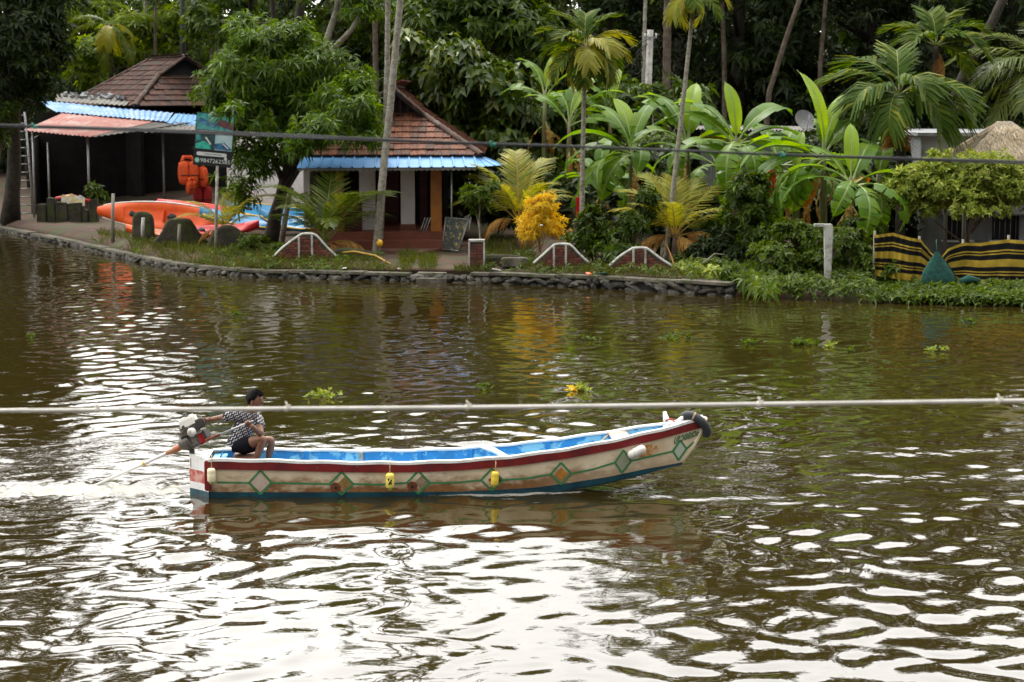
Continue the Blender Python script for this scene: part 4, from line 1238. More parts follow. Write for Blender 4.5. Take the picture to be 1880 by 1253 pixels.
# ------------------------------------------------------------------ the house with the veranda
def house():
    b = G(720, 458)
    root = thing('veranda_house', 'white house with red tiled hip roof, blue sheet awning and red veranda steps', 'house', (b.x, 62, ZG))
    def X(px, d): return (px - 940) / S(d)
    def bx(name, m, x0, x1, y0, y1, z0, z1, parent=root, bevel=0):
        mb = MB(); mb.box(((x0 + x1) / 2, (y0 + y1) / 2, (z0 + z1) / 2), (x1 - x0, y1 - y0, z1 - z0))
        return mb.build(name, M[m], parent, world=True, bevel=bevel)
    FZ = .93
    xl, xr = X(566, 63), X(822, 63)
    bx('step', 'red_oxide', X(618, 62), X(832, 62), 62.0, 62.62, ZG - .1, .70, bevel=.02)
    bx('veranda_floor', 'red_oxide', xl, X(815, 62.4), 62.6, 70, ZG - .1, FZ, bevel=.02)
    bx('side_plinth', 'red_oxide', X(555, 62.6), xl - .003, 63.4, 70, ZG - .1, .74)
    # walls
    bx('wall', 'white_wall', X(418, 70.6), X(574, 70.6), 70.6, 70.8, ZG - .1, 3.9)
    bx('wall', 'white_wall', X(660, 63.8), X(689, 63.8), 63.8, 64.0, FZ, 3.2)
    bx('wall', 'white_wall', X(736, 63.6), X(761, 63.6), 63.6, 63.9, FZ + .19, 3.2)
    bx('wall_foot', 'red_oxide', X(735, 63.6) - .01, X(762, 63.6) + .01, 63.585, 63.92, FZ, FZ + .19)
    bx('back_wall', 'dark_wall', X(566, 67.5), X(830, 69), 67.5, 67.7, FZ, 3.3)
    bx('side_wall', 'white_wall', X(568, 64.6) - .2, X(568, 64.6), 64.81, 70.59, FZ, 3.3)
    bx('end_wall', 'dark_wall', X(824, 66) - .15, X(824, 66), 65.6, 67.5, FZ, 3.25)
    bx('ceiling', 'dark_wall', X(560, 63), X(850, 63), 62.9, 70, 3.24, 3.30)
    d = bx('door', 'maroon', X(700, 67.4), X(732, 67.4), 67.44, 67.498, FZ, 2.95)
    bx('door', 'maroon', X(768, 65.5), X(782, 65.5), 66.5, 66.56, FZ, 2.9)
    bx('pillar', 'orange_paint', X(791, 62.9), X(811, 62.9), 62.75, 63.05, FZ, 3.2, bevel=.02)
    bx('pillar', 'orange_paint', X(618, 62.9), X(632, 62.9), 62.75, 63.05, FZ, 3.2, bevel=.02)
    mb = MB(); mb.tube([(X(829, 62), 62.1, ZG), (X(829, 62), 62.1, 3.05)], .025, 8); mb.build('pipe_post', M['steel'], root, world=True)
    # roof
    def W(px, py, dd): return A(px, py, dd)
    ez = W(700, 286, 62.5).z
    eL, eR = Vector((X(549, 62.5), 62.5, ez)), Vector((X(884, 62.5), 62.5, ez))
    cx = X(721, 65)
    gz = W(720, 212, 65.2).z
    gL, gR = Vector((cx - .98, 65.2, gz)), Vector((cx + .98, 65.2, gz))
    ap = Vector((cx, 64.95, W(720, 163, 65).z)); ab = Vector((cx, 74, ap.z))
    st = MB()
    c = tile_slope(root, TILE, eL, eR, gR, gL, 0)
    bR, bL = Vector((eR.x, 75.5, ez)), Vector((eL.x, 75.5, ez))
    for (q0, q1, q2, q3) in ((bR, eR, gR, gR + Vector((0, 8, 0))), (eL, bL, gL + Vector((0, 8, 0)), gL)):
        c = tile_slope(root, TILE, q0, q1, q2, q3, c, stuff=st)
    for s_, g in ((1, gR), (-1, gL)):
        c = tile_slope(root, TILE, *((g + Vector((0, 8.8, 0)), g + Vector((0, -.25, 0)), ap, ab) if s_ > 0 else (g + Vector((0, -.25, 0)), g + Vector((0, 8.8, 0)), ab, ap)), c, stuff=st)
    o = st.build('roof_tiles', M['tile'], root, world=True); o['kind'] = 'stuff'
    ridge_caps(root, eR, gR + Vector((0, 0, .02))); ridge_caps(root, eL, gL + Vector((0, 0, .02)))
    ridge_caps(root, gR + Vector((.04, -.3, 0)), ap + Vector((.0, -.3, .03))); ridge_caps(root, gL + Vector((-.04, -.3, 0)), ap + Vector((0, -.3, .03)))
    ridge_caps(root, ap + Vector((0, -.2, .03)), ab)
    mb = MB(); mb.prism([gL + Vector((.1, .15, .0)), gR + Vector((-.1, .15, .0)), ap + Vector((0, .4, -.12))], (0, .08, 0)); gb = mb.build('gablet_board', M['dark_wall'], root, world=True)
    for k in range(7):
        f = (k + .5) / 7
        h = (1 - abs(2 * f - 1)) * (ap.z - gz) * .8
        x = gL.x + .1 + (gR.x - gL.x - .2) * f
        mb = MB(); mb.box((x, gL.y + .12, gz + h / 2 + .01), (.05, .03, h + .02)); mb.build('slat', M['maroon'], root, world=True)
    # blue awning, panel by panel
    top0, top1 = Vector((X(556, 62.55), 62.55, ez - .03)), Vector((X(872, 62.55), 62.55, ez - .03))
    lip0, lip1 = Vector((X(546, 61.6), 61.6, W(700, 309, 61.6).z)), Vector((X(878, 61.6), 61.6, W(860, 307, 61.6).z))
    n = 16
    for i in range(n):
        a, b_ = i / n, (i + 1) / n
        corrugated(root, 'awning_panel', 'blue_sheet', lip0.lerp(lip1, a), lip0.lerp(lip1, b_), top0.lerp(top1, b_), top0.lerp(top1, a), 1, amp=.018, ridge=True)
    sideB = Vector((X(925, 61.9), 62.4, W(925, 304, 62.2).z))
    corrugated(root, 'awning_panel', 'blue_sheet', lip1 + Vector((.004, 0, 0)), sideB, Vector((top1.x + .12, 63.2, ez - .02)), top1 + Vector((.004, 0, 0)), 3, amp=.014, ridge=True)
    # scalloped fascia under the lip
    mb = MB(); k = 34
    pts = []
    a, e = lip0 + Vector((.03, .03, -.015)), lip1 + Vector((-.03, .03, -.015))
    top = [a.lerp(e, i / (k * 4)) for i in range(k * 4 + 1)]
    bot = [p - Vector((0, 0, .05 + .045 * abs(math.sin(math.pi * (i / 4))))) for i, p in enumerate(top)]
    mb.grid([top, bot], smooth=False); mb.grid([[p + Vector((0, .01, 0)) for p in top], [p + Vector((0, .01, 0)) for p in bot]], smooth=False)
    mb.build('fascia', M['grey_sheet'], root, world=True)
    # back fill so that no daylight shows through the rooms
    bx('rear_wall', 'dark_wall', eL.x + .5, eR.x - .5, 75.0, 75.2, ZG, 3.3)
    bx('outer_wall', 'white_wall', eR.x - .7, eR.x - .5, 67.71, 75.0, ZG, 3.3)
    return root
house()
cb = G(648, 437, .93)
mb = MB(); x0, x1 = (632 - 940) / S(63.2), (664 - 940) / S(63.2)
cab = thing('cabinet', 'dark maroon cupboard standing on the veranda left of the white wall strip', 'cabinet', ((x0 + x1) / 2, 63.3, .93))
z1 = A(648, 368, 63.2).z
MB().box(((x0 + x1) / 2, 63.35, (.93 + z1) / 2), (x1 - x0, .4, z1 - .93)).build('body', M['maroon'], cab, world=True, bevel=.01)
for s_ in (-1, 1):
    MB().box(((x0 + x1) / 2 + s_ * (x1 - x0) * .245, 63.14, (.95 + z1) / 2), ((x1 - x0) * .46, .03, z1 - 1.04)).build('door', M['maroon'], cab, world=True, bevel=.008)
# painting leaning on the steps
pp = G(835, 458)
pic = thing('painting', 'framed dark painting with yellow flowers leaning at the right end of the steps', 'painting', (pp.x, 61.9, ZG))
e0, e1 = A(812, 455, 61.9), A(842, 457, 61.3); e0.z = e1.z = ZG + .03
t0, t1 = e0 + Vector((.10, .25, .98)), e1 + Vector((.30, .25, .95))
mb = MB(); mb.prism([e0, e1, t1, t0], (0, .03, 0)); mb.build('canvas', mat('canvas', (.03, .035, .03), .6, (.30, .22, .05), 7, lo=.55, hi=.62, col3=(.12, .16, .15), scale3=9, lo3=.58, hi3=.64), pic, world=True)
for a, b in ((e0, e1), (e1, t1), (t1, t0), (t0, e0)):
    MB().tube([a + Vector((0, -.01, 0)), b + Vector((0, -.01, 0))], .016, 4).build('frame', M['steel'], pic, world=True)
# folded chair frames against the pillar
fc = thing('folding_chair', 'pale slatted folding chair leaning beside the orange pillar', 'chair', ((779 - 940) / S(63.2), 63.2, .93))
for i, px in enumerate((774, 779, 784)):
    a, b = A(px - 2, 426, 63.2), A(px + 6, 400, 63.4)
    MB().tube([a, b], .022, 5).build('slat' if i == 1 else 'leg', M['steel'], fc, world=True)
# ------------------------------------------------------------------ boathouse
def boathouse():
    ap = A(330, 106, 90)
    n1 = Vector((.55, -.835, 0)); n2 = Vector((-.835, -.55, 0))
    root = thing('boathouse', 'dark open boathouse with a brown tile roof and blue and faded pink sheet roofs', 'boathouse', (ap.x, 86, ZG))
    ez, gz = 4.72, 6.05
    o = Vector((ap.x, ap.y, 0))
    FL, FR = o + n1 * 2.5 + n2 * 3.25, o + n1 * 2.5 - n2 * 3.25
    BL, BR = o - n1 * 5.6 + n2 * 3.25, o - n1 * 5.6 - n2 * 3.25
    for v in (FL, FR, BL, BR): v.z = ez
    f = (gz - ez) / (ap.z - ez)
    gL, gR = o + n1 * .55 + n2 * 3.25 * (1 - f), o + n1 * .55 - n2 * 3.25 * (1 - f)
    gL.z = gR.z = gz
    rb = o - n1 * 3.0; rb.z = ap.z
    apx = ap + n1 * .62
    st = MB(); c = 0
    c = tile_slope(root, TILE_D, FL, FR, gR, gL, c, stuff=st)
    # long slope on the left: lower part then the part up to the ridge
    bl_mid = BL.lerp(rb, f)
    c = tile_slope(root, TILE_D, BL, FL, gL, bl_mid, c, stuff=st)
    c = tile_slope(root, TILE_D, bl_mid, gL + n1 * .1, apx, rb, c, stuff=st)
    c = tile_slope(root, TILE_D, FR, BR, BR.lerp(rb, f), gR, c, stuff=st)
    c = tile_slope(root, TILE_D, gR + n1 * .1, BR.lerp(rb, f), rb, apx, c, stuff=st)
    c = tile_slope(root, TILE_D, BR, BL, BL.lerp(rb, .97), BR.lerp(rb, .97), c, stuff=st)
    q = st.build('roof_tiles', M['tile_dark'], root, world=True); q['kind'] = 'stuff'
    up = Vector((0, 0, .03))
    ridge_caps(root, FL, gL + up); ridge_caps(root, FR, gR + up); ridge_caps(root, apx + up, rb); ridge_caps(root, BL, rb)
    ridge_caps(root, gL + n1 * .16 + up, apx + n1 * .05 + up, r=.08); ridge_caps(root, gR + n1 * .16 + up, apx + n1 * .05 + up, r=.08)
    mb = MB(); mb.prism([gL, gR, ap + Vector((0, 0, -.15)) + n1 * .3], n1 * .06); mb.build('gablet_board', M['black'], root, world=True)
    # walls under the tile roof
    for a, b in ((FL, BL), (BL, BR), (BR, FR)):
        a, b = o + (a - o) * .86, o + (b - o) * .86
        a.z = b.z = ZG - .1
        d = (b - a).normalized(); nn = Vector((d.y, -d.x, 0)) * .08
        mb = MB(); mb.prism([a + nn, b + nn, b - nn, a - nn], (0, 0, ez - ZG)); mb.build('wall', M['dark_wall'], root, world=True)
    # sheet roofs, all sloping to the river
    Q = lambda t: A(*t)
    corrugated(root, 'grey_roof_sheet', 'grey_sheet', Q((100, 186, 88)), Q((232, 194, 86)), Q((242, 180, 88.5)), Q((106, 172, 91)), 14, .025, sheets=3)
    corrugated(root, 'blue_roof_sheet', 'blue_sheet_old', Q((100, 205, 84.2)), Q((308, 224, 82.2)), Q((318, 208, 85.4)), Q((62, 184, 88.2)), 26, .02, sheets=6)
    corrugated(root, 'light_blue_roof_sheet', 'blue_sheet', Q((306, 226, 82)), Q((362, 234, 82)), Q((364, 212, 85)), Q((322, 209, 85.2)), 5, .02, ridge=True)
    corrugated(root, 'pink_roof_sheet', 'pink_sheet', Q((44, 240, 80)), Q((168, 252, 79.6)), Q((292, 223, 82.6)), Q((122, 206, 84.4)), 18, .022, sheets=4)
    corrugated(root, 'clear_roof_sheet', 'grey_sheet', Q((170, 252, 79.6)), Q((262, 240, 80.5)), Q((352, 226, 82.5)), Q((294, 223.5, 82.6)), 8, .022, sheets=2)
    corrugated(root, 'grey_roof_sheet', 'grey_sheet', Q((262, 243, 80.3)), Q((366, 240, 80.2)), Q((366, 229, 82.2)), Q((300, 231, 82.0)), 9, .03, sheets=1)
    # back and side walls of the open bay, posts
    mb = MB(); a, b = Q((75, 400, 88)), Q((500, 400, 88)); a.z = b.z = ZG - .1
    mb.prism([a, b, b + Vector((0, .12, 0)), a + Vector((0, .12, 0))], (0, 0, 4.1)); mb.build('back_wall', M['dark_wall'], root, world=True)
    mb = MB(); a, b = Q((72, 400, 88)), Q((58, 400, 81)); a.z = b.z = ZG - .1
    mb.prism([a, b, b + Vector((.1, 0, 0)), a + Vector((.1, 0, 0))], (0, 0, 3.1)); mb.build('side_wall', M['dark_wall'], root, world=True)
    mb = MB(); a, b = Q((420, 400, 88)), Q((430, 400, 81)); a.z = b.z = ZG - .1
    mb.prism([a, b, b + Vector((.1, 0, 0)), a + Vector((.1, 0, 0))], (0, 0, 3.7)); mb.build('side_wall', M['dark_wall'], root, world=True)
    for px, d, py in ((161, 80, 250), (88, 81, 262), (299, 82, 236), (60, 80.3, 242)):
        t = Q((px, py, d)); mb = MB(); mb.tube([(t.x, t.y, ZG), tuple(t)], .05, 7); mb.build('post', M['steel'], root, world=True)
    for i in range(14):
        p = Q((random.uniform(150, 240), random.uniform(160, 178), random.uniform(88, 90)))
    return root
bh = boathouse()
# broken tiles lying on the grey sheets
mb = MB()
for i in range(26):
    px = random.uniform(118, 236); f = random.uniform(.05, .95)
    u = (px - 104) / 134
    lo = A(100 + 132 * u, 186 + 8 * u, 88 - 2 * u); hi = A(106 + 136 * u, 172 + 8 * u, 91 - 2.5 * u)
    p = lo.lerp(hi, .35 + .6 * f)
    mb.box(tuple(p + Vector((0, 0, .10))), (random.uniform(.15, .42), .16, random.uniform(.06, .16)), Euler((random.uniform(-.4, .4), random.uniform(-.4, .4), random.uniform(0, 3))).to_matrix())
o = mb.build('roof_rubble', M['grey_wall'])
tag(o, kind='stuff')

# ladder
def ladder():
    b0, b1 = G(37, 402), G(63, 400)
    root = thing('ladder', 'tall aluminium ladder leaning on the shadowed tree at the left edge', 'ladder', (b0.x, b0.y, ZG))
    t0, t1 = A(22, 206, b0.y + .9), A(45, 206, b0.y + .9)
    for a, b in ((b0, t0), (b1, t1)):
        MB().tube([a, b], .042, 6).build('rail', M['steel'], root, world=True)
    for i in range(13):
        f = (i + .6) / 13
        MB().tube([b0.lerp(t0, f), b1.lerp(t1, f)], .026, 6).build('rung', M['steel'], root, world=True)
ladder()
# black pole over the gablet
p = A(336, 240, 92.5)
bp = thing('black_pole', 'thick black pole rising behind the boathouse gablet', 'pole', (p.x, 95, ZG))
MB().tube([(p.x, 95, ZG), A(336, 100, 95), A(335, -120, 95)], [.15, .14, .13], 10).build('shaft', M['black'], bp, world=True)
MB().lathe([(.17, 0), (.17, .06), (.05, .12)], tuple(A(335, -121, 95)), 10).build('cap', M['black'], bp, world=True)

# life jackets hanging in the bay
def vest(label, px, py, d, rot, sc=1.0, m='orange_cloth'):
    p = A(px, py, d)
    root = thing('life_jacket', label, 'life jacket', p, 'life jackets hung in the boathouse', (0, 0, rot))
    for s_ in (-1, 1):
        mb = MB(); mb.ell((s_ * .13 * sc, 0, 0), (.125 * sc, .07 * sc, .30 * sc), fn=lambda v: 1 / max(abs(v.x), abs(v.y), abs(v.z)) ** .55, nu=14, nv=8)
        mb.build('front_panel', M[m], root)
    mb = MB(); mb.ell((0, .12 * sc, .02), (.24 * sc, .06 * sc, .30 * sc), fn=lambda v: 1 / max(abs(v.x), abs(v.y), abs(v.z)) ** .55, nu=14, nv=8); mb.build('back_panel', M[m], root)
    mb = MB(); mb.tube([(-.16 * sc, .02, .26 * sc), (-.10 * sc, .1, .40 * sc), (.10 * sc, .1, .40 * sc), (.16 * sc, .02, .26 * sc)], .05 * sc, 8); mb.build('collar', M[m], root)
    for z in (-.06,):
        mb = MB(); mb.box((0, -.078 * sc, z * sc), (.46 * sc, .012, .03)); mb.build('strap', M['black'], root)
    return root
vest('big orange life jacket hanging left of the signboard', 346, 318, 80, .5, 1.6)
vest('tilted orange life jacket behind the lower edge of the signboard', 366, 326, 80.4, -.5, 1.35)
vest('small orange life jacket lowest in the boathouse', 352, 345, 79.8, 1.0, .9)
vest('dark red life jacket hanging behind the small palm', 372, 362, 80.6, .3, 1.5, 'red_cloth')
for o_ in [o for o in bpy.data.objects if o.name.startswith('life_jacket')]:
    o_.rotation_euler = (random.uniform(-.2, .2), random.uniform(-.35, .35), o_.rotation_euler.z)

# ------------------------------------------------------------------ kayaks
def kayak(label, L, B, Hh, loc, rot, deck, hull, seats=2, band=None):
    root = thing('kayak', label, 'kayak', loc, 'kayaks laid on the bank', rot)
    n = 26
    hullr, deckr = [], []
    for i in range(n + 1):
        t = i / n; x = (t - .5) * L
        w = B * .5 * max(.02, math.sin(math.pi * min(1, max(0, t * .94 + .03))) ** .55)
        rk = .16 * (abs(2 * t - 1) ** 2.6)
        hr, dr = [], []
        for k in range(9):
            a = math.pi * k / 8
            y = -math.cos(a) * w; z = rk - math.sin(a) ** .8 * Hh * .62
            if k in (3, 5): z -= .018
            hr.append((x, y, z))
        well = math.sin(math.pi * min(1, max(0, (t - .16) / .68))) ** .4 if .16 < t < .84 else 0
        for k in range(9):
            q = -1 + k / 4
            y = q * w
            z = rk + Hh * .38 * (1 - q * q) ** .5 * (.35 + .65 * (1 - well)) - well * .09 * (1 - abs(q) ** 3) + (.05 * well * (abs(q) > .7 and abs(q) < .8))
            dr.append((x, y, z))
        hullr.append(hr); deckr.append(dr)
    MB().grid(hullr).build('hull', M[hull], root)
    MB().grid(deckr).build('deck', M[deck], root)
    if band:
        rim = [(x[0][0], x[0][1] * 1.01, x[0][2]) for x in hullr]; rim2 = [(x[8][0], x[8][1] * 1.01, x[8][2]) for x in hullr]
        for r_ in (rim, rim2): MB().tube(r_[1:-1], .028, 6).build('rim', M[band], root)
    for s_ in range(seats):
        x = (-.29 + .36 * s_) * L * .85
        mb = MB(); mb.ell((x, 0, .0), (.17, .13, .07), nu=10, nv=6, fn=lambda v: 1 + .12 * math.sin(v.x * 5 + v.y * 3)); mb.build('hatch', M['black'], root)
        mb = MB(); mb.box((x - .28, 0, .03), (.06, B * .42, .2), Euler((0, -.25, 0)).to_matrix()); mb.build('backrest', M[deck], root, bevel=.02)
    for s_ in (-1, 1):
        mb = MB(); mb.tube([(s_ * L * .46, 0, .17), (s_ * L * .47, 0, .21), (s_ * L * .49, 0, .17)], .012, 5); mb.build('handle', M['black'], root)
    return root
k0 = G(283, 431)
kayak('orange sit on kayak with a pale rim lying on its side by the mossy parapets', 4.7, 1.0, .36, (k0.x + .12, 70.2, ZG + .54), (R(74), R(4), R(-5)), 'orange_plastic', 'orange_plastic', 2, 'white_plastic')
kayak('low orange kayak partly hidden under the one lying on its side', 3.2, .6, .26, ((315 - 940) / S(67.2), 67.3, ZG + .14), (R(8), R(2), R(-8)), 'orange_plastic', 'orange_plastic', 1)
kayak('long red kayak tilted behind the orange kayak', 4.0, .78, .34, ((388 - 940) / S(71), 71.0, ZG + .62), (R(40), R(7), R(-12)), 'red_plastic', 'red_plastic', 1, 'orange_plastic')
kayak('short red kayak nose pointing at the mango trunk', 2.6, .66, .30, ((412 - 940) / S(67.2), 66.2, ZG + .36), (R(25), R(-3), R(4)), 'red_plastic', 'red_plastic', 1)
kayak('blue kayak with a yellow rim left of the mango trunk', 3.8, .80, .36, ((470 - 940) / S(68.6), 68.0, ZG + .52), (R(22), R(6), R(-9)), 'blue_plastic', 'blue_plastic', 1, 'yellow_plastic')
kayak('blue kayak with yellow hull lying against the white house wall', 3.4, .78, .36, ((480 - 940) / S(66.9), 69.8, ZG + .74), (R(30), R(5), R(-8)), 'blue_plastic', 'yellow_plastic', 1, 'yellow_plastic')
kayak('dark blue kayak end showing right of the mango trunk', 2.4, .72, .36, ((530 - 940) / S(66.4), 67.6, ZG + .50), (R(25), R(9), R(-16)), 'blue_plastic', 'blue_plastic', 0, 'yellow_plastic')

# ------------------------------------------------------------------ signboard
def text_mesh(body, size, bold=0.0):
    cu = bpy.data.curves.new('lettering', 'FONT'); cu.body = body; cu.size = size; cu.resolution_u = 3
    cu.align_x = 'LEFT'; cu.offset = bold
    o = bpy.data.objects.new('lettering', cu); COL.objects.link(o)
    dg = bpy.context.evaluated_depsgraph_get()
    me = bpy.data.meshes.new_from_object(o.evaluated_get(dg))
    bpy.data.objects.remove(o); bpy.data.curves.remove(cu)
    return me

def signboard():
    b = G(396, 463)
    d = b.y
    root = thing('signboard', 'tall black advertising board with water sports pictures and phone number on a white post', 'sign', (b.x, d, ZG))
    s = S(d)
    pts = [b + Vector((0, 0, -.2)), A(397, 400, d), A(399, 305, d)]
    MB().tube(pts, [.05, .048, .045], 10).build('post', M['bark_pale'], root, world=True)
    # board frame: corners slightly turned
    bl, br, tl = A(354, 303, d - .06), A(424, 309, d + .12), A(356, 205, d - .06)
    ux, uz = (br - bl), (tl - bl)
    W_, H_ = ux.length, uz.length
    ux.normalize(); uz = (uz - ux * uz.dot(ux)).normalized(); nv = ux.cross(uz).normalized()
    if nv.y > 0: nv = -nv
    rm = Matrix((ux, uz, nv)).transposed()
    def quad(name, m, x0, y0, x1, y1, depth, parent, th=.002, poly=None):
        poly = poly or [(x0, y0), (x1, y0), (x1, y1), (x0, y1)]
        mb = MB(); mb.prism([bl + rm @ Vector((x * W_, y * H_, depth)) for x, y in poly], nv * th)
        return mb.build(name, m, parent, world=True)
    bd = quad('board', mat('sign_black', (.012, .013, .014), .4), 0, 0, 1, 1, -.03, root, .03)
    teal = mat('print_teal', (.02, .22, .22), .4, (.12, .42, .40), 6, lo=.4, hi=.6)
    blue = mat('print_blue', (.02, .08, .22), .4, (.10, .28, .40), 6, lo=.42, hi=.6)
    green = mat('print_green', (.015, .28, .20), .4, (.05, .5, .38), 8)
    sky_ = mat('print_sky', (.50, .62, .66), .4, (.35, .55, .60), 5)
    dk = mat('print_dark', (.015, .035, .04), .4, (.04, .09, .09), 8)
    wh = mat('print_white', (.62, .64, .62), .4)
    red = mat('print_red', (.25, .05, .06), .4, (.05, .05, .08), 7)
    pr = quad('print', teal, .02, .68, .98, .985, .001, bd)
    quad('print', red, .55, .76, .97, .93, .004, bd, poly=[(.52, .78), (.97, .70), (.97, .84), (.6, .9)])
    quad('print', blue, .05, .74, .52, .86, .004, bd, poly=[(.04, .80), (.5, .72), (.56, .8), (.1, .9)])
    quad('print', dk, .02, .31, .52, .62, .001, bd)
    quad('print', sky_, .53, .31, .98, .62, .001, bd)
    quad('print', green, 0, 0, 0, 0, .004, bd, poly=[(.03, .32), (.44, .32), (.40, .42), (.24, .47), (.03, .40)])
    quad('print', teal, 0, 0, 0, 0, .004, bd, poly=[(.03, .45), (.16, .48), (.14, .60), (.03, .60)])
    quad('print', blue, 0, 0, 0, 0, .004, bd, poly=[(.53, .32), (.97, .32), (.97, .36), (.78, .46), (.53, .43)])
    quad('print', wh, 0, 0, 0, 0, .0065, bd, poly=[(.26, .53), (.30, .55), (.44, .42), (.42, .40)])
    quad('print', wh, 0, 0, 0, 0, .0065, bd, poly=[(.72, .44), (.76, .45), (.90, .36), (.87, .35)])
    # caption line and pill
    quad('caption', mat('print_grey', (.25, .27, .26), .5), .06, .645, .80, .665, .001, bd)
    pill = []
    for k in range(13):
        a = math.pi / 2 + math.pi * k / 12; pill.append((.12 + .045 * math.cos(a), .225 + .035 * math.sin(a)))
    for k in range(13):
        a = -math.pi / 2 + math.pi * k / 12; pill.append((.82 + .045 * math.cos(a), .225 + .035 * math.sin(a)))
    pl = quad('white_pill', wh, 0, 0, 0, 0, .001, bd, poly=pill)
    for k in range(9):
        quad('dash', dk, .28 + .05 * k, .217, .28 + .05 * k + random.uniform(.02, .042), .232, .004, bd)
    quad('pointer', wh, 0, 0, 0, 0, .0065, bd, poly=[(.84 + .04 * math.cos(6.283 * k / 12), .16 + .035 * math.sin(6.283 * k / 12)) for k in range(12)])
    circ = [(.10 + .065 * math.cos(6.283 * k / 18), .10 + .048 * math.sin(6.283 * k / 18)) for k in range(18)]
    quad('round_logo', mat('print_mint', (.20, .55, .42), .4), 0, 0, 0, 0, .001, bd, poly=circ)
    arc = [(.10 + .035 * math.cos(3.4 + 2.6 * k / 8), .112 + .028 * math.sin(3.4 + 2.6 * k / 8)) for k in range(9)] + [(.10 + .018 * math.cos(6.0 - 2.6 * k / 8), .115 + .014 * math.sin(6.0 - 2.6 * k / 8)) for k in range(9)]
    quad('handset', wh, 0, 0, 0, 0, .004, bd, poly=arc)
    me = text_mesh('9847262585', 1.0)
    co = np.array([v.co[:] for v in me.vertices]); w = co[:, 0].max() - co[:, 0].min(); h = co[:, 1].max() - co[:, 1].min()
    for v in me.vertices:
        x = .185 + (v.co.x - co[:, 0].min()) / w * .78; y = .065 + (v.co.y - co[:, 1].min()) / h * .075
        v.co = bl + rm @ Vector((x * W_, y * H_, .0035)) - root.location
    o = link('phone_number', me, bd, [])
    me.materials.clear(); me.materials.append(wh)
    me2 = me
signboard()

# ------------------------------------------------------------------ parapets, pillar, low walls
def inside(poly, x, y):
    c = False; n = len(poly)
    for i in range(n):
        (x0, y0), (x1, y1) = poly[i], poly[(i + 1) % n]
        if (y0 > y) != (y1 > y) and x < (x1 - x0) * (y - y0) / (y1 - y0) + x0: c = not c
    return c

def smooth_outline(pts, k=5):
    out = []
    n = len(pts)
    for i in range(n - 1):
        p0, p1, p2, p3 = pts[max(0, i - 1)], pts[i], pts[i + 1], pts[min(n - 1, i + 2)]
        for j in range(k):
            t = j / k
            f = lambda a, b, c, d: .5 * (2 * b + (c - a) * t + (2 * a - 5 * b + 4 * c - d) * t * t + (3 * b - a - 3 * c + d) * t ** 3)
            out.append((f(p0[0], p1[0], p2[0], p3[0]), f(p0[1], p1[1], p2[1], p3[1])))
    out.append(pts[-1])
    return out

def brick_parapet(label, outline, d, ups):
    """curved top garden parapet: brick face, white painted rim and ribs; outline in photograph points, left to right over the top"""
    top = smooth_outline(outline)
    W2 = [(A(px, py, d).x, A(px, py, d).z) for px, py in top]
    x0, x1 = W2[0][0], W2[-1][0]
    zb = ZG - .3
    root = thing('brick_parapet', label, 'parapet', ((x0 + x1) / 2, d, ZG), 'scalloped brick parapets on the bank')
    poly = [(x0, zb)] + W2 + [(x1, zb)]
    MB().prism([(x, d + .035, z) for x, z in poly], (0, .2, 0)).build('core', M['moss_wall'], root, world=True)
    z = ZG + .03; r = 0
    bm = MB(); bm.box((0, 0, 0), (.205, .06, .062)); bme = bm.mesh('brick', M['brick'])
    bh_ = MB(); bh_.box((0, 0, 0), (.095, .06, .062)); bhe = bh_.mesh('brick', M['brick'])
    while z < max(w[1] for w in W2):
        x = x0 + (.11 if r % 2 else 0)
        while x < x1:
            for (w, me) in ((.205, bme), (.095, bhe)):
                if all(inside(poly, x + q * w, z + s_ * .035) for q in (0, 1) for s_ in (-1, 1)):
                    o = bpy.data.objects.new('brick', me); COL.objects.link(o); o.parent = root
                    o.location = Vector((x + w / 2, d + .028 + random.uniform(-.008, .006), z)) - root.location
                    o.rotation_euler = (0, R(random.uniform(-1, 1)), R(random.uniform(-1.5, 1.5)))
                    x += w + .012; break
            else: x += .05
        z += .075; r += 1
    rim = [Vector((x, d + .08, z + .02)) for x, z in W2]
    MB().tube(rim, .021, 4, flat=2.2).build('rim', M['white_paint'], root, world=True)
    for px in ups:
        x = A(px, 450, d).x; zt = min(float(np.interp(x, [w[0] for w in W2], [w[1] for w in W2])), 9)
        MB().box((x, d - .02, (zb + zt) / 2), (.06, .07, zt - zb)).build('rib', M['white_paint'], root, world=True, bevel=.01)
brick_parapet('white edged brick parapet below the young coconut palm', [(500, 476), (520, 456), (546, 437), (556, 432), (572, 432), (582, 437), (598, 455), (618, 474)], 58.4, (549, 573))
brick_parapet('white edged brick parapet right of the yellow bush', [(980, 486), (998, 470), (1016, 454), (1024, 451), (1042, 451), (1050, 455), (1064, 470), (1082, 486)], 55.6, (1017, 1039))
brick_parapet('white edged brick parapet right of the flowering shrub', [(1118, 492), (1138, 474), (1158, 461), (1166, 458), (1184, 458), (1192, 462), (1212, 477), (1238, 494)], 54.6, (1163, 1185))

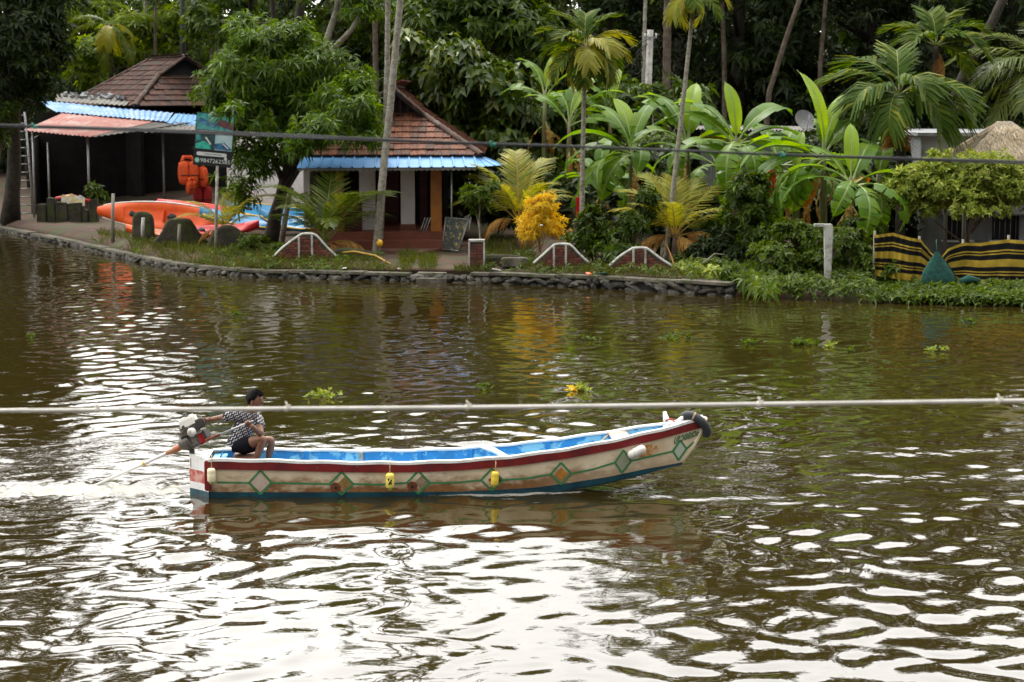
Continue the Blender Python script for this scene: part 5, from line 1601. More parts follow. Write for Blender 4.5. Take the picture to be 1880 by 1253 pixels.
def moss_parapet(label, outline, d, th=.22, cat='parapet'):
    top = smooth_outline(outline)
    W2 = [(A(px, py, d).x, A(px, py, d).z) for px, py in top]
    zb = ZG - .32
    poly = [(W2[0][0], zb)] + W2 + [(W2[-1][0], zb)]
    root = thing('mossy_parapet', label, cat, (W2[0][0], d, ZG))
    MB().prism([(x, d, z) for x, z in poly], (0, th, 0)).build('body', M['moss_wall'], root, world=True)
    MB().tube([Vector((x, d + th / 2, z)) for x, z in W2], .07, 6, flat=1.5).build('rim', M['moss_wall'], root, world=True)
    return root
moss_parapet('mossy curved parapet in front of the orange kayak middle', [(282, 448), (298, 432), (308, 412), (316, 407), (342, 407), (350, 414), (362, 432), (378, 448)], 63.5)
moss_parapet('mossy rounded parapet right of the signboard post', [(384, 456), (393, 434), (403, 423), (416, 419), (430, 423), (443, 434), (452, 448), (458, 456)], 62.0)
moss_parapet('small blackened parapet block left of the curved mossy ones', [(246, 436), (248, 400), (254, 395), (268, 395), (276, 404), (278, 436)], 65.5)
moss_parapet('low mossy wall base between parapet and tall palm trunk', [(606, 470), (625, 462), (660, 464), (684, 470)], 58.8)
def wall_stub():
    d = 76.0
    root = thing('wall_stub', 'stained broken low wall of rough blocks at the boathouse corner', 'wall', (A(120, 400, d).x, d, ZG))
    for x0, x1, yt in ((66, 84, 376), (84, 101, 366), (101, 124, 370), (124, 150, 372), (150, 162, 384), (162, 178, 366)):
        a, b = A(x0 + .5, yt, d), A(x1 - .5, yt, d)
        dy = random.uniform(-.08, .08)
        MB().prism([(a.x, d + dy, ZG - .1), (b.x, d + dy, ZG - .1), (b.x, d + dy, a.z + random.uniform(-.08, .05)), (a.x, d + dy, a.z + random.uniform(-.05, .08))], (0, .45, 0)).build('block', M['moss_wall'], root, world=True, bevel=.03)
wall_stub()
moss_parapet('low mossy wall base right of the brick pillar', [(888, 478), (900, 474), (950, 476), (975, 486)], 56.6, .3)
for px, y0, y1, d, lab, m in ((207, 356, 428, 66.5, 'weathered grey stake before the orange kayak', 'wood_grey'), (262, 400, 438, 65.2, 'pale stake on the blackened parapet block', 'concrete'), (329, 412, 452, 63.3, 'short stake before the curved mossy parapet', 'wood_grey')):
    a = A(px, y1, d); a.z = ZG - .1; st = thing('stake', lab, 'stake', (a.x, d, ZG))
    MB().tube([a, A(px, (y0 + y1) / 2, d), A(px + 1, y0, d)], [.07, .06, .055], 7).build('shaft', M[m], st, world=True)
# leaning stake by the mango trunk
a = G(516, 446); sk = thing('stake', 'pale leaning stake beside the mango trunk', 'stake', (a.x, a.y, ZG))
MB().tube([a - Vector((0, 0, .1)), A(524, 400, 64.8), A(533, 352, 64.9), A(537, 345, 64.9)], [.10, .09, .075, .06], 8).build('shaft', M['bark_pale'], sk, world=True)
# brick pillar
def brick_pillar():
    b = G(875, 489); d = b.y
    root = thing('brick_pillar', 'short brick gate pillar with pale corners under the sapling', 'pillar', (b.x, d, ZG))
    w, h = .40, .68
    MB().box((b.x, d + .2, ZG + h / 2 - .05), (w - .03, w - .03, h + .1)).build('core', M['moss_wall'], root, world=True)
    mb = MB(); mb.box((0, 0, 0), (.17, .05, .062)); me = mb.mesh('brick', M['brick'])
    for r in range(8):
        for f_ in range(3):
            for k in range(2):
                q = (-.094 + .188 * k) + (.03 if r % 2 else -.03) * (0 if k else 0)
                o = bpy.data.objects.new('brick', me); COL.objects.link(o); o.parent = root
                z = .05 + r * .078
                if f_ == 0: o.location = (q, .02 + random.uniform(-.006, .006), z)
                elif f_ == 1: o.location = (.185, .2 + q, z); o.rotation_euler = (0, 0, math.pi / 2)
                else: o.location = (-.185, .2 + q, z); o.rotation_euler = (0, 0, math.pi / 2)
    MB().box((b.x, d + .2, ZG + h + .03), (w + .06, w + .06, .06)).build('cap', M['concrete'], root, world=True, bevel=.01)
    for s_ in (-1, 1):
        MB().box((b.x + s_ * (w / 2 + .012), d, ZG + h / 2), (.05, .06, h)).build('corner_strip', M['white_paint'] if s_ > 0 else M['concrete'], root, world=True)
brick_pillar()

# ------------------------------------------------------------------ right side: white building, thatched roof, striped sheets
def right_building():
    d = 60.0
    x0, x1 = (1688 - 940) / S(d), 24.0
    zt = A(1760, 250, d).z
    root = thing('white_building', 'long grey white building behind the pale bush with barred dark windows', 'building', (x0, d, ZG))
    wins = [(1735, 1782, 397, 440), (1822, 1872, 394, 442)]
    xs = sorted({x0, x1} | {(a - 940) / S(d) for w in wins for a in w[:2]})
    z0w, z1w = A(0, 441, d).z, A(0, 396, d).z
    def wall(a, b, za, zb): MB().box(((a + b) / 2, d + .12, (za + zb) / 2), (b - a, .24, zb - za)).build('wall', M['grey_wall'], root, world=True)
    wall(x0, x1, z1w, zt); wall(x0, x1, ZG - .1, z0w)
    cuts = [x0] + [c for w in wins for c in ((w[0] - 940) / S(d), (w[1] - 940) / S(d))] + [x1]
    for i in range(0, len(cuts), 2): wall(cuts[i], cuts[i + 1], z0w, z1w)
    for w in wins:
        a, b = (w[0] - 940) / S(d), (w[1] - 940) / S(d)
        wi = MB(); wi.box(((a + b) / 2, d + .2, (z0w + z1w) / 2), (b - a, .05, z1w - z0w)); wo = wi.build('window', M['black'], root, world=True)
        for k in range(5):
            x = a + (b - a) * (k + .5) / 5
            MB().tube([(x, d + .08, z0w), (x, d + .08, z1w)], .012, 5).build('bar', M['steel'], wo, world=True)
        MB().box(((a + b) / 2, d - .03, z0w - .03), (b - a + .2, .18, .06)).build('sill', M['white_wall'], wo, world=True)
        MB().box(((a + b) / 2, d - .08, z1w + .05), (b - a + .5, .3, .06)).build('hood', M['grey_wall'], root, world=True)
    MB().box(((x0 + x1) / 2, d + 3, zt + .05), (x1 - x0 + .3, 6.4, .1)).build('roof_slab', M['grey_wall'], root, world=True)
    MB().box((x0 + .12, d + 3.1, (ZG + zt) / 2), (.24, 5.7, zt - ZG)).build('side_wall', M['grey_wall'], root, world=True)
right_building()

def thatch():
    d = 57.5
    ap0, ap1 = A(1832, 223, d), A(1856, 222, d)
    zt = ap0.z; cx = (ap0.x + ap1.x) / 2
    root = thing('thatched_shelter', 'brown thatched hip roof on posts in front of the white building', 'shelter', (cx, d, ZG))
    ez = A(1800, 312, d).z
    hw, hd = 1.75, 1.75
    n = 10
    def ring(t):
        # t 0 ridge .. 1 eaves, slightly concave
        w = (ap1.x - ap0.x) / 2 + hw * t; q = .12 + hd * t; z = zt + (ez - zt) * (t ** .92)
        pts = []
        for (sx, sy), (ex, ey) in (((-1, -1), (1, -1)), ((1, -1), (1, 1)), ((1, 1), (-1, 1)), ((-1, 1), (-1, -1))):
            for k in range(10):
                f = k / 10
                jit = random.uniform(-.025, .025) if t > 0 else 0
                pts.append(Vector((cx + (sx + (ex - sx) * f) * w, d + (sy + (ey - sy) * f) * q, z + jit)))
        pts.append(pts[0]); return pts
    rows = [ring(i / n) for i in range(n + 1)]
    mb = MB(); mb.grid(rows, smooth=False)
    mb.grid([[p - Vector((0, 0, .14)) for p in r] for r in rows], smooth=False)
    mb.grid([rows[-1], [p - Vector((0, 0, .14)) for p in rows[-1]]], smooth=False)
    mb.add(rows[0][:-1], [tuple(range(40))])
    mb.build('thatch', M['thatch'], root, world=True)
    # straw over the surface
    N = 5200
    t = rv(N, .03, 1.0) ** .8; side = RNG.integers(0, 4, N); f = rv(N, -1, 1)
    w = (ap1.x - ap0.x) / 2 + hw * t; q = .12 + hd * t; z = zt + (ez - zt) * t ** .92 + .02
    x = np.where(side == 0, f * w, np.where(side == 1, w, np.where(side == 2, f * w, -w)))
    y = np.where(side == 0, -q, np.where(side == 1, f * q, np.where(side == 2, q, f * q)))
    dx = np.where(side == 1, 1., np.where(side == 3, -1., 0.)); dy = np.where(side == 0, -1., np.where(side == 2, 1., 0.))
    sl = (ez - zt) / hw
    dd = np.stack([dx + RNG.normal(0, .22, N), dy + RNG.normal(0, .22, N), np.full(N, sl + .12)], 1)
    V, Qd = leaf_arrays(np.stack([x, y, z], 1), dd, np.tile([[0, 0, 1.]], (N, 1)) + dd * 0, rv(N, .22, .42), rv(N, .015, .03), .1, 0.0)
    V = V + np.array([0, 0, -ZG])
    link('straw', np_mesh('straw', V, Qd), root, [leafmat('straw', (.26, .20, .12), (.36, .29, .19), (.46, .40, .29), rough=.8, trans=.1)])['kind'] = 'stuff'
    for sx in (-1, 1):
        for sy in (-1, 1):
            MB().tube([(cx + sx * 1.35, d + sy * 1.2, ZG - .1), (cx + sx * 1.35, d + sy * 1.2, ez + .15)], .06, 8).build('post', M['wood_grey'], root, world=True)
thatch()

# striped plastic sheets on stakes
m, n, l, b = _nodes('striped_sheet'); MATS['striped_sheet'] = m
tc = n.new('ShaderNodeTexCoord'); sp = n.new('ShaderNodeSeparateXYZ'); l.new(tc.outputs['UV'], sp.inputs[0])
cr = n.new('ShaderNodeValToRGB'); cr.color_ramp.interpolation = 'CONSTANT'
Yc, Kc = (.30, .21, .025, 1), (.005, .0045, .005, 1)
stops = [(0, Yc), (.07, Kc), (.20, Yc), (.235, Kc), (.27, Yc), (.30, Kc), (.41, Yc), (.57, Kc), (.665, Yc), (.695, Kc), (.73, Yc), (.76, Kc), (.85, Yc)]
el = cr.color_ramp.elements
el[0].position, el[0].color = stops[0]; el[1].position, el[1].color = stops[1]
for p_, c_ in stops[2:]:
    e = el.new(p_); e.color = c_
l.new(sp.outputs['Y'], cr.inputs['Fac'])
nz = n.new('ShaderNodeTexNoise'); nz.inputs['Scale'].default_value = 3; nz.inputs['Detail'].default_value = 6; l.new(tc.outputs['Object'], nz.inputs['Vector'])
hs = n.new('ShaderNodeHueSaturation'); r_ = n.new('ShaderNodeMapRange'); r_.inputs['From Min'].default_value = .3; r_.inputs['From Max'].default_value = .7; r_.inputs['To Min'].default_value = .6; r_.inputs['To Max'].default_value = 1.15
l.new(nz.outputs['Fac'], r_.inputs['Value']); l.new(r_.outputs[0], hs.inputs['Value']); l.new(cr.outputs[0], hs.inputs['Color']); l.new(hs.outputs[0], b.inputs['Base Color'])
b.inputs['Roughness'].default_value = .85; b.inputs['Specular IOR Level'].default_value = .12

def striped(label, top, bot, d, stakes):
    nu, nv = 60, 26
    root = thing('striped_sheet', label, 'plastic sheet', (A(top[0][0], 500, d).x, d, ZG), 'striped plastic sheets along the right bank')
    V, UV = [], []
    ph = random.uniform(0, 6)
    for j in range(nv + 1):
        v = j / nv
        for i in range(nu + 1):
            u = i / nu
            px = top[0][0] + (top[-1][0] - top[0][0]) * u
            ty = np.interp(px, [t[0] for t in top], [t[1] for t in top]); by = np.interp(px, [t[0] for t in bot], [t[1] for t in bot])
            dy = .05 * math.sin(u * 34 + ph + 2 * v) * v + .07 * math.sin(u * 11 + ph * 2 + v * 2) + .03 * math.sin(u * 70 + v * 6)
            p = A(px, ty + (by - ty) * v, d) + Vector((0, dy - .22 * v, 0))
            V.append(p - root.location); UV.append((u, v))
    nc = nu + 1
    i = (np.arange(nv)[:, None] * nc + np.arange(nu)[None]).ravel()
    me = np_mesh('sheet', np.array([tuple(v) for v in V]), np.stack([i, i + nc, i + nc + 1, i + 1], 1), uv=np.array(UV), smooth=True)
    link('sheet', me, root, [M['striped_sheet']])
    for px, py in stakes:
        t = A(px, py, d + .12); MB().tube([(t.x, t.y, ZG - .1), tuple(t)], .035, 6).build('stake', M['wood_grey'], root, world=True)
striped('yellow and black striped sheet left of the green net bundle', [(1604, 432), (1640, 428), (1668, 436), (1690, 440), (1712, 466), (1730, 476)], [(1604, 505), (1650, 512), (1700, 516), (1730, 516)], 52.0, ((1606, 424), (1688, 434)))
striped('yellow and black striped sheet right of the green net bundle', [(1722, 480), (1740, 456), (1770, 446), (1800, 447), (1850, 440), (1900, 444), (1960, 438), (2060, 442)], [(1722, 518), (1800, 524), (1880, 526), (2060, 530)], 51.4, ((1768, 440), (1852, 432), (1960, 432)))
# green net bundle
gb = thing('net_bundle', 'dark green net bundle hanging between the two striped sheets', 'net', (A(1722, 500, 51).x, 51.0, ZG))
rows = []
for j in range(9):
    f = j / 8; hw = .04 + .42 * math.sin(min(1, f * 1.05) * math.pi * .5) ** 1.2 * (1 if f < .9 else .9)
    c = A(1720 + 6 * f, 462 + (524 - 462) * f, 51.0)
    rows.append([c + Vector((math.cos(6.283 * k / 16) * hw * (1 + .10 * math.sin(k * 5)), math.sin(6.283 * k / 16) * hw * .45, 0)) for k in range(17)])
MB().grid(rows).build('net', M['green_net'], gb, world=True)
MB().tube([A(1719, 440, 51.2), A(1720, 464, 51.0)], .012, 5).build('cord', M['green_net'], gb, world=True)
sl_ = thing('net_roll', 'green net roll lying under the right striped sheet', 'net', (A(1780, 515, 50.6).x, 50.7, ZG))
MB().tube([A(1762, 517, 50.7), A(1778, 513, 50.7), A(1800, 516, 50.7)], [.06, .12, .05], 9).build('roll', M['green_net'], sl_, world=True)
# white post with an arm
wp = thing('white_post', 'white concrete post with a short arm among the creepers', 'post', (A(1522, 500, 52.2).x, 52.2, ZG))
MB().prism([A(1515, 513, 52.2), A(1526, 513, 52.2), A(1530, 418, 52.2), A(1528, 412, 52.2), A(1514, 412, 52.2)], (0, .2, 0)).build('shaft', M['white_paint'], wp, world=True, bevel=.015)
MB().box(tuple(A(1505, 414, 52.3)), (.3, .16, .08)).build('arm', M['white_paint'], wp, world=True, bevel=.01)
# sheet wall behind the bananas with dish and cloths
def back_house():
    d = 66
    root = thing('sheet_house', 'weathered grey corrugated hut wall behind the banana plants', 'hut', (A(1400, 300, d).x, d, ZG))
    a, b = A(1285, 300, d), A(1500, 300, d); a.z = b.z = ZG - .1
    t0, t1 = A(1285, 236, d), A(1500, 240, d)
    corrugated(root, 'wall_sheet', 'grey_wall', a, b, t1, t0, 48, .025, sheets=5)
    corrugated(root, 'roof_sheet', 'grey_sheet', t0 + Vector((-.2, -.35, -.02)), t1 + Vector((.2, -.35, -.02)), t1 + Vector((.2, 4, .05)), t0 + Vector((-.2, 4, .05)), 36, .025, sheets=5)
    MB().box(tuple((a + b) / 2 + Vector((0, 4.0, 1.9))), (b.x - a.x, .1, 3.8)).build('back_wall', M['dark_wall'], root, world=True)
back_house()
dp = A(1476, 222, 66.3)
ds = thing('satellite_dish', 'pale grey satellite dish above the banana leaves', 'satellite dish', (dp.x, dp.y, dp.z - .5))
rm_ = Euler((R(62), 0, R(20))).to_matrix()
rows = [[dp + rm_ @ Vector((r * .36 * math.cos(6.283 * k / 20), r * .36 * math.sin(6.283 * k / 20), .09 * r * r)) for k in range(21)] for r in (.02, .3, .6, .85, 1)]
MB().grid(rows).grid([[p + rm_ @ Vector((0, 0, -.015)) for p in r] for r in rows]).build('bowl', M['grey_wall'], ds, world=True)
MB().tube([dp, dp + Vector((0, .15, -.3)), dp + Vector((0, .15, -.75))], .03, 6).build('mast', M['steel'], ds, world=True)
MB().tube([dp + rm_ @ Vector((0, -.34, .09)), dp + rm_ @ Vector((0, 0, .42))], .012, 5).build('feed_arm', M['steel'], ds, world=True)
def hung_cloth(name, label, m, px0, px1, py0, py1, d):
    root = thing(name, label, 'cloth', (A(px0, py1, d).x, d, A(0, py1, d).z))
    rows = []
    for j in range(8):
        rows.append([A(px0 + (px1 - px0) * i / 12, py0 + (py1 - py0) * j / 7, d) + Vector((0, .05 * math.sin(i * 1.3) * (1 + j * .1), .02 * math.sin(i))) for i in range(13)])
    MB().grid(rows).build('cloth', M[m], root, world=True)
hung_cloth('hanging_cloth', 'orange cloth hanging behind the banana leaves', 'orange_cloth', 1398, 1424, 312, 372, 60)
hung_cloth('hanging_cloth', 'small orange cloth low behind the green shrub', 'orange_cloth', 1418, 1434, 330, 378, 59.4)
hung_cloth('hanging_cloth', 'narrow red cloth hung beside the areca trunk', 'red_plastic', 1057, 1065, 362, 412, 59.8)
# utility pole
up_ = A(1188, 170, 72)
pole = thing('utility_pole', 'pale concrete utility pole with a crossbar behind the bananas', 'utility pole', (up_.x, 72, ZG))
t_ = A(1194, 55, 72); b_ = A(1181, 330, 72); b_.z = ZG - .2
MB().tube([b_, t_], [.15, .115], 4).build('shaft', M['concrete'], pole, world=True)
MB().box(tuple(t_ + Vector((0, -.12, -.28))), (.46, .06, .06)).build('crossbar', M['steel'], pole, world=True)
for s_ in (-1, 1):
    MB().lathe([(.02, 0), (.04, .03), (.025, .06), (.04, .09), (.02, .12)], tuple(t_ + Vector((s_ * .2, -.12, -.25))), 8).build('insulator', M['white_wall'], pole, world=True)
def wire(label, pts, d, r=.011):
    root = thing('wire', label, 'wire', A(pts[0][0], pts[0][1], d))
    MB().tube([A(x, y, d) for x, y in smooth_outline(pts, 4)], r, 5).build('cable', M['black'], root, world=True)
wire('sagging wire from the pole towards the areca crown', [(1190, 72), (1165, 85), (1130, 104), (1085, 116)], 71.8)
wire('lower wire running from the pole down to the left', [(1190, 80), (1165, 110), (1130, 136), (1095, 158)], 71.8)
wire('coiled slack wire hanging left of the pole', [(1188, 82), (1174, 92), (1166, 112), (1160, 130), (1172, 136), (1180, 118), (1176, 95), (1168, 100), (1174, 128)], 71.8, .016)
wire('two strand stay wire dropping right of the pole', [(1200, 70), (1212, 105), (1222, 140)], 71.8)
# broken fence stakes and drooping dead fronds
wire_m = M['black']
df = thing('dead_frond', 'bent dry palm stalk on the bank under the golden green palm', 'palm frond', G(1300, 500))
MB().tube([A(1276, 492, 54), A(1295, 480, 54), A(1312, 466, 54), A(1330, 468, 54)], [.012, .016, .02, .014], 6).build('stalk', M['bark_pale'], df, world=True)
df = thing('dead_frond', 'orange brown palm stalk lying at the foot of the golden green palm', 'palm frond', G(1236, 503))
MB().tube([A(1222, 446, 56), A(1232, 470, 55), A(1240, 495, 54), A(1262, 507, 53.4)], [.02, .022, .02, .012], 6).build('stalk', M['leaf_dead'], df, world=True)
df = thing('dead_frond', 'long yellow palm stalk lying across the bank near the tall trunk', 'palm frond', G(690, 478))
MB().tube([A(612, 466, 59), A(650, 462, 58.6), (A(690, 470, 58)), A(718, 486, 56.6)], [.03, .035, .03, .02], 6).build('stalk', M['rachis_gold'], df, world=True)
yb_ = thing('yellow_float', 'small yellow ball tied at the foot of the mottled palm trunk', 'float', G(696, 452))
MB().ell(tuple(A(697, 447, 60.1)), (.10, .10, .12)).build('ball', M['yellow_plastic'], yb_, world=True)
# things on the wall stub
rk = thing('red_canoe_end', 'red canoe nose lying on the low wall stub under a rag', 'canoe', A(130, 368, 77))
MB().tube([A(92, 372, 77), A(105, 365, 77), A(130, 362, 77), A(165, 370, 77)], [.04, .14, .2, .12], 10, flat=.6).build('hull', M['red_plastic'], rk, world=True)
rg = thing('rag', 'dull yellow and grey rag thrown over the wall stub', 'rag', A(130, 366, 76.4))
rows = [[A(112 + 44 * i / 10, 357 + 18 * j / 5 + 4 * abs(i - 4) / 5, 76.6 - .12 * j) + Vector((0, .04 * math.sin(i * 2 + j), .05 * math.sin(i * 1.7 + j * 2))) for i in range(11)] for j in range(6)]
MB().grid(rows).build('cloth', mat('rag', (.22, .17, .06), .9, (.20, .22, .23), 3, lo=.45, hi=.55), rg, world=True)
leafy('potted_shrub', 'small light green plant beside the shed post', 'plant', ground_at(178, 78.5), [px_blob(176, 352, 16, 14, 78.5), px_blob(186, 362, 10, 8, 78.5)], 70, 7, .28, .13, M['leaf_weed'], M['bark_brown'], .03, clump=.2, limbs=3)

# ------------------------------------------------------------------ grass, weeds, litter
def blades(name, boxes, n_per, h, w, m, lean=.5):
    P_, D_, Lh = [], [], []
    for (px0, px1, py0, py1, q) in boxes:
        k = int(n_per * q)
        for _ in range(k):
            g = G(random.uniform(px0, px1), random.uniform(py0, py1))
            if g.y < bank_y(g.x) + .12 and g.x < 5.4: continue
            P_.append((g.x, g.y, ground_z(g.x, g.y) - .02 if g.x < 5.4 else max(.02, ZG * (1 - .9 * max(0, 1 - (g.y - bank_y(g.x)) / 1.6)) - .06)))
    P_ = np.array(P_); N = len(P_)
    d = np.stack([RNG.normal(0, lean, N), RNG.normal(0, lean, N), np.ones(N)], 1)
    nn = np.stack([RNG.normal(0, 1, N), -np.ones(N), np.zeros(N)], 1)
    V, Q = leaf_arrays(P_, d, nn, h * rv(N, .5, 1.3), w * rv(N, .7, 1.3), .3, .2)
    o = link(name, np_mesh(name, V, Q), None, [M[m]])
    tag(o, kind='stuff'); return o
blades('grass', [(235, 300, 440, 458, 1), (290, 400, 452, 476, 2.4), (400, 510, 455, 482, 2.2), (500, 620, 476, 488, 1.0), (620, 700, 474, 486, .6), (735, 762, 468, 484, .8), (770, 800, 472, 488, .7),
                 (890, 980, 440, 490, 2.6), (960, 1130, 488, 502, 1.6), (1100, 1330, 490, 510, 2.4), (180, 240, 428, 440, .5), (300, 520, 476, 486, 2.2), (520, 760, 484, 493, 1.6), (836, 900, 488, 496, .7)], 620, .34, .020, 'grass_blade')
def weeds():
    T, Ax = [], []
    n = 2600
    px = rv(n, 1325, 2150); 
    for x in px:
        f = random.random()
        base = np.interp(x, [1325, 1420, 1600, 1880, 2150], [532, 541, 549, 556, 566]); topy = np.interp(x, [1325, 1420, 1500, 1640, 1700, 1880, 2150], [512, 500, 490, 505, 520, 522, 525])
        g = G(x, base + (topy - base) * f, .12 + .3 * f)
        hgt = random.uniform(0, .42) * (1 if x < 1600 else .25)
        T.append((g.x, g.y, g.z + hgt)); Ax.append((random.gauss(0, .5), -.4, 1))
    V, Q = rosettes(np.array(T), np.array(Ax), 6, .20, .075, (-.2, 1.0), .3)
    o = link('bank_weeds', np_mesh('bank_weeds', V, Q), None, [M['leaf_weed']]); tag(o, kind='stuff')
weeds()
def wall_weeds():
    T, Ax = [], []
    for (x0, x1, y0, y1, q, hh) in ((285, 520, 470, 486, 150, .22), (500, 640, 478, 492, 70, .2), (585, 700, 466, 486, 50, .16), (985, 1120, 486, 502, 70, .22), (1095, 1340, 488, 512, 190, .28), (880, 980, 470, 492, 60, .2), (150, 300, 432, 470, 40, .16), (1240, 1340, 470, 500, 90, .4)):
        for _ in range(q):
            g = G(random.uniform(x0, x1), random.uniform(y0, y1))
            if g.y < bank_y(g.x) - .05: continue
            T.append((g.x, g.y, ground_z(g.x, g.y) + random.uniform(0, hh))); Ax.append((random.gauss(0, .5), -.4, 1))
    V, Q = rosettes(np.array(T), np.array(Ax), 6, .16, .06, (-.2, 1.0), .35)
    o = link('wall_weeds', np_mesh('wall_weeds', V, Q), None, [M['leaf_weed']]); tag(o, kind='stuff')
wall_weeds()
def cut_pile(label, spots, m):
    g = G(*spots[0]); root = thing('cut_branches', label, 'branches', g)
    T, Ax = [], []
    for (px, py) in spots:
        for _ in range(14):
            q = G(px + random.uniform(-16, 16), py + random.uniform(-5, 5), ZG + .05)
            T.append((q.x - g.x, q.y - g.y, random.uniform(.0, .22))); Ax.append((random.gauss(0, .7), -.6, random.uniform(.1, .8)))
    V, Q = rosettes(np.array(T), np.array(Ax), 7, .30, .09, (-.1, .5), .35)
    link('leaves', np_mesh('leaves', V, Q), root, [M[m]])
    for k in range(3):
        a = Vector((random.uniform(-.6, .6), random.uniform(-.2, .2), .08)); b = a + Vector((random.uniform(.4, .9), random.uniform(-.4, .1), random.uniform(.1, .35)))
        MB().tube([a, (a + b) / 2 + Vector((0, 0, .15)), b], .012, 5).build('twig', M['rachis'], root)
cut_pile('pale cut branches wilting on the wall top under the palm', [(1262, 496), (1290, 501), (1318, 503)], 'leaf_pale')
cut_pile('fresh cut papaya like leaves hanging over the wall end', [(1350, 505), (1380, 518), (1400, 528)], 'leaf_weed')
def litter(label, px, py, w, h, m, d=None):
    g = G(px, py, ZG + .02)
    mb = MB(); mb.ell((0, 0, 0), (w * .8, h * .8, .022), nu=9, nv=5, fn=lambda v: 1 + .25 * math.sin(v.x * 9 + v.y * 7))
    o = mb.build('litter', M[m]); o.location = (g.x, g.y, ground_z(g.x, g.y) + .05); o.rotation_euler = (random.uniform(-.3, .3), random.uniform(-.3, .3), random.uniform(0, 3))
    tag(o, label, 'litter')
litter('white scrap lying on the coping below the low mossy wall', 632, 484, .17, .09, 'white_plastic')
litter('white scrap beside the end of the yellow palm stalk', 733, 486, .10, .06, 'white_plastic')
litter('white rubbish left of the slab by the golden bush', 912, 491, .16, .10, 'white_plastic')
litter('yellow rubbish on the wall top below the golden bush', 924, 486, .14, .10, 'yellow_plastic')
litter('orange rubbish beside the green net scrap', 1080, 500, .12, .07, 'orange_plastic')
litter('green net scrap lying on the wall top before the flowering shrub', 1108, 500, .26, .14, 'green_net')
litter('white paper caught on the yellow bush', 995, 414, .06, .05, 'white_plastic')
bpy.data.objects['litter.006'].location = A(994, 414, 57.7)
sb = G(945, 489); o = MB().box((0, 0, 0), (.75, .4, .26)).build('stone_block', M['coping'], bevel=.03); o.location = (sb.x, sb.y + .1, ZG + .1); tag(o, 'grey concrete block on the wall top under the yellow bush', 'block')
# red paving before the veranda
o = MB().prism([G(700, 487, 0), G(770, 492, 0), G(880, 470, 0), G(850, 459, 0), G(640, 459, 0), G(640, 470, 0)], (0, 0, .1)).build('courtyard', mat('paving', (.17, .07, .05), .9, (.11, .05, .035), 3, bump=.4, col3=(.06, .06, .025), scale3=2, lo3=.52, hi3=.65))
me = o.data
for v in me.vertices: v.co.z = (ZG + .052 if v.co.z > .05 else ZG - .05)
tag(o, kind='structure')
# ------------------------------------------------------------------ the boat
cyw, syw = math.cos(BOAT_YAW), math.sin(BOAT_YAW)
BM = Matrix.Translation(BOAT_O) @ Matrix.Rotation(BOAT_YAW, 4, 'Z')
BMI = BM.inverted()
def half_beam(t):
    return 1.12 * np.interp(t, [0, .1, .25, .45, .6, .72, .82, .9, .96, 1.0], [.34, .372, .402, .42, .412, .372, .300, .205, .10, .018])
def px_side(px, py):
    """boat-frame point of the near side under a photograph point"""
    o = BMI @ Vector((0, 0, CAM_H)); d = (BMI.to_3x3() @ ray(px, py))
    hbv = .4
    for _ in range(8):
        k = (-hbv - o.y) / d.y; p = o + d * k
        hbv = float(half_beam(min(1, max(0, p.x / BOAT_L))))
    return p
_g = [px_side(*q) for q in ((385, 845), (500, 846), (650, 850), (716, 850.5), (800, 848), (900, 842), (1000, 831), (1100, 814), (1200, 792), (1285, 770))]
_pg = np.polyfit([p.x for p in _g], [p.z for p in _g], 4)
def z_gun(t): return np.polyval(_pg, np.asarray(t) * BOAT_L)
def z_chine(t): return np.interp(t, [0, .3, .5, .6, .7, .8, .9, 1.0], [-.2, -.2, -.14, -.065, .015, .105, .215, .35])
def hull_pt(t, v, off=0.0):
    hb = half_beam(t)
    rk = .30 * np.clip((t - .55) / .45, 0, 1) ** 2
    x = t * BOAT_L - rk * v ** 1.45
    y = -(hb * (1 - .20 * v ** 1.4) + off)
    z = z_gun(t) + (z_chine(t) - z_gun(t)) * v
    return Vector((float(x), float(y), float(z)))
def hull_px(px, py, off=.005):
    """point on the painted side that the photograph shows at px, py"""
    t, v = min(.99, max(.01, (px - 383) / 910)), .5
    for _ in range(12):
        q = P(BM @ hull_pt(t, v, off)); e = np.array([px - q[0], py - q[1]])
        h = 1e-3
        q1 = P(BM @ hull_pt(t + h, v, off)); q2 = P(BM @ hull_pt(t, v + h, off))
        J = np.array([[(q1[0] - q[0]) / h, (q2[0] - q[0]) / h], [(q1[1] - q[1]) / h, (q2[1] - q[1]) / h]])
        d = np.linalg.solve(J, e)
        t = float(np.clip(t + d[0], 0, 1)); v = float(np.clip(v + d[1], 0, 1))
    return hull_pt(t, v, off)

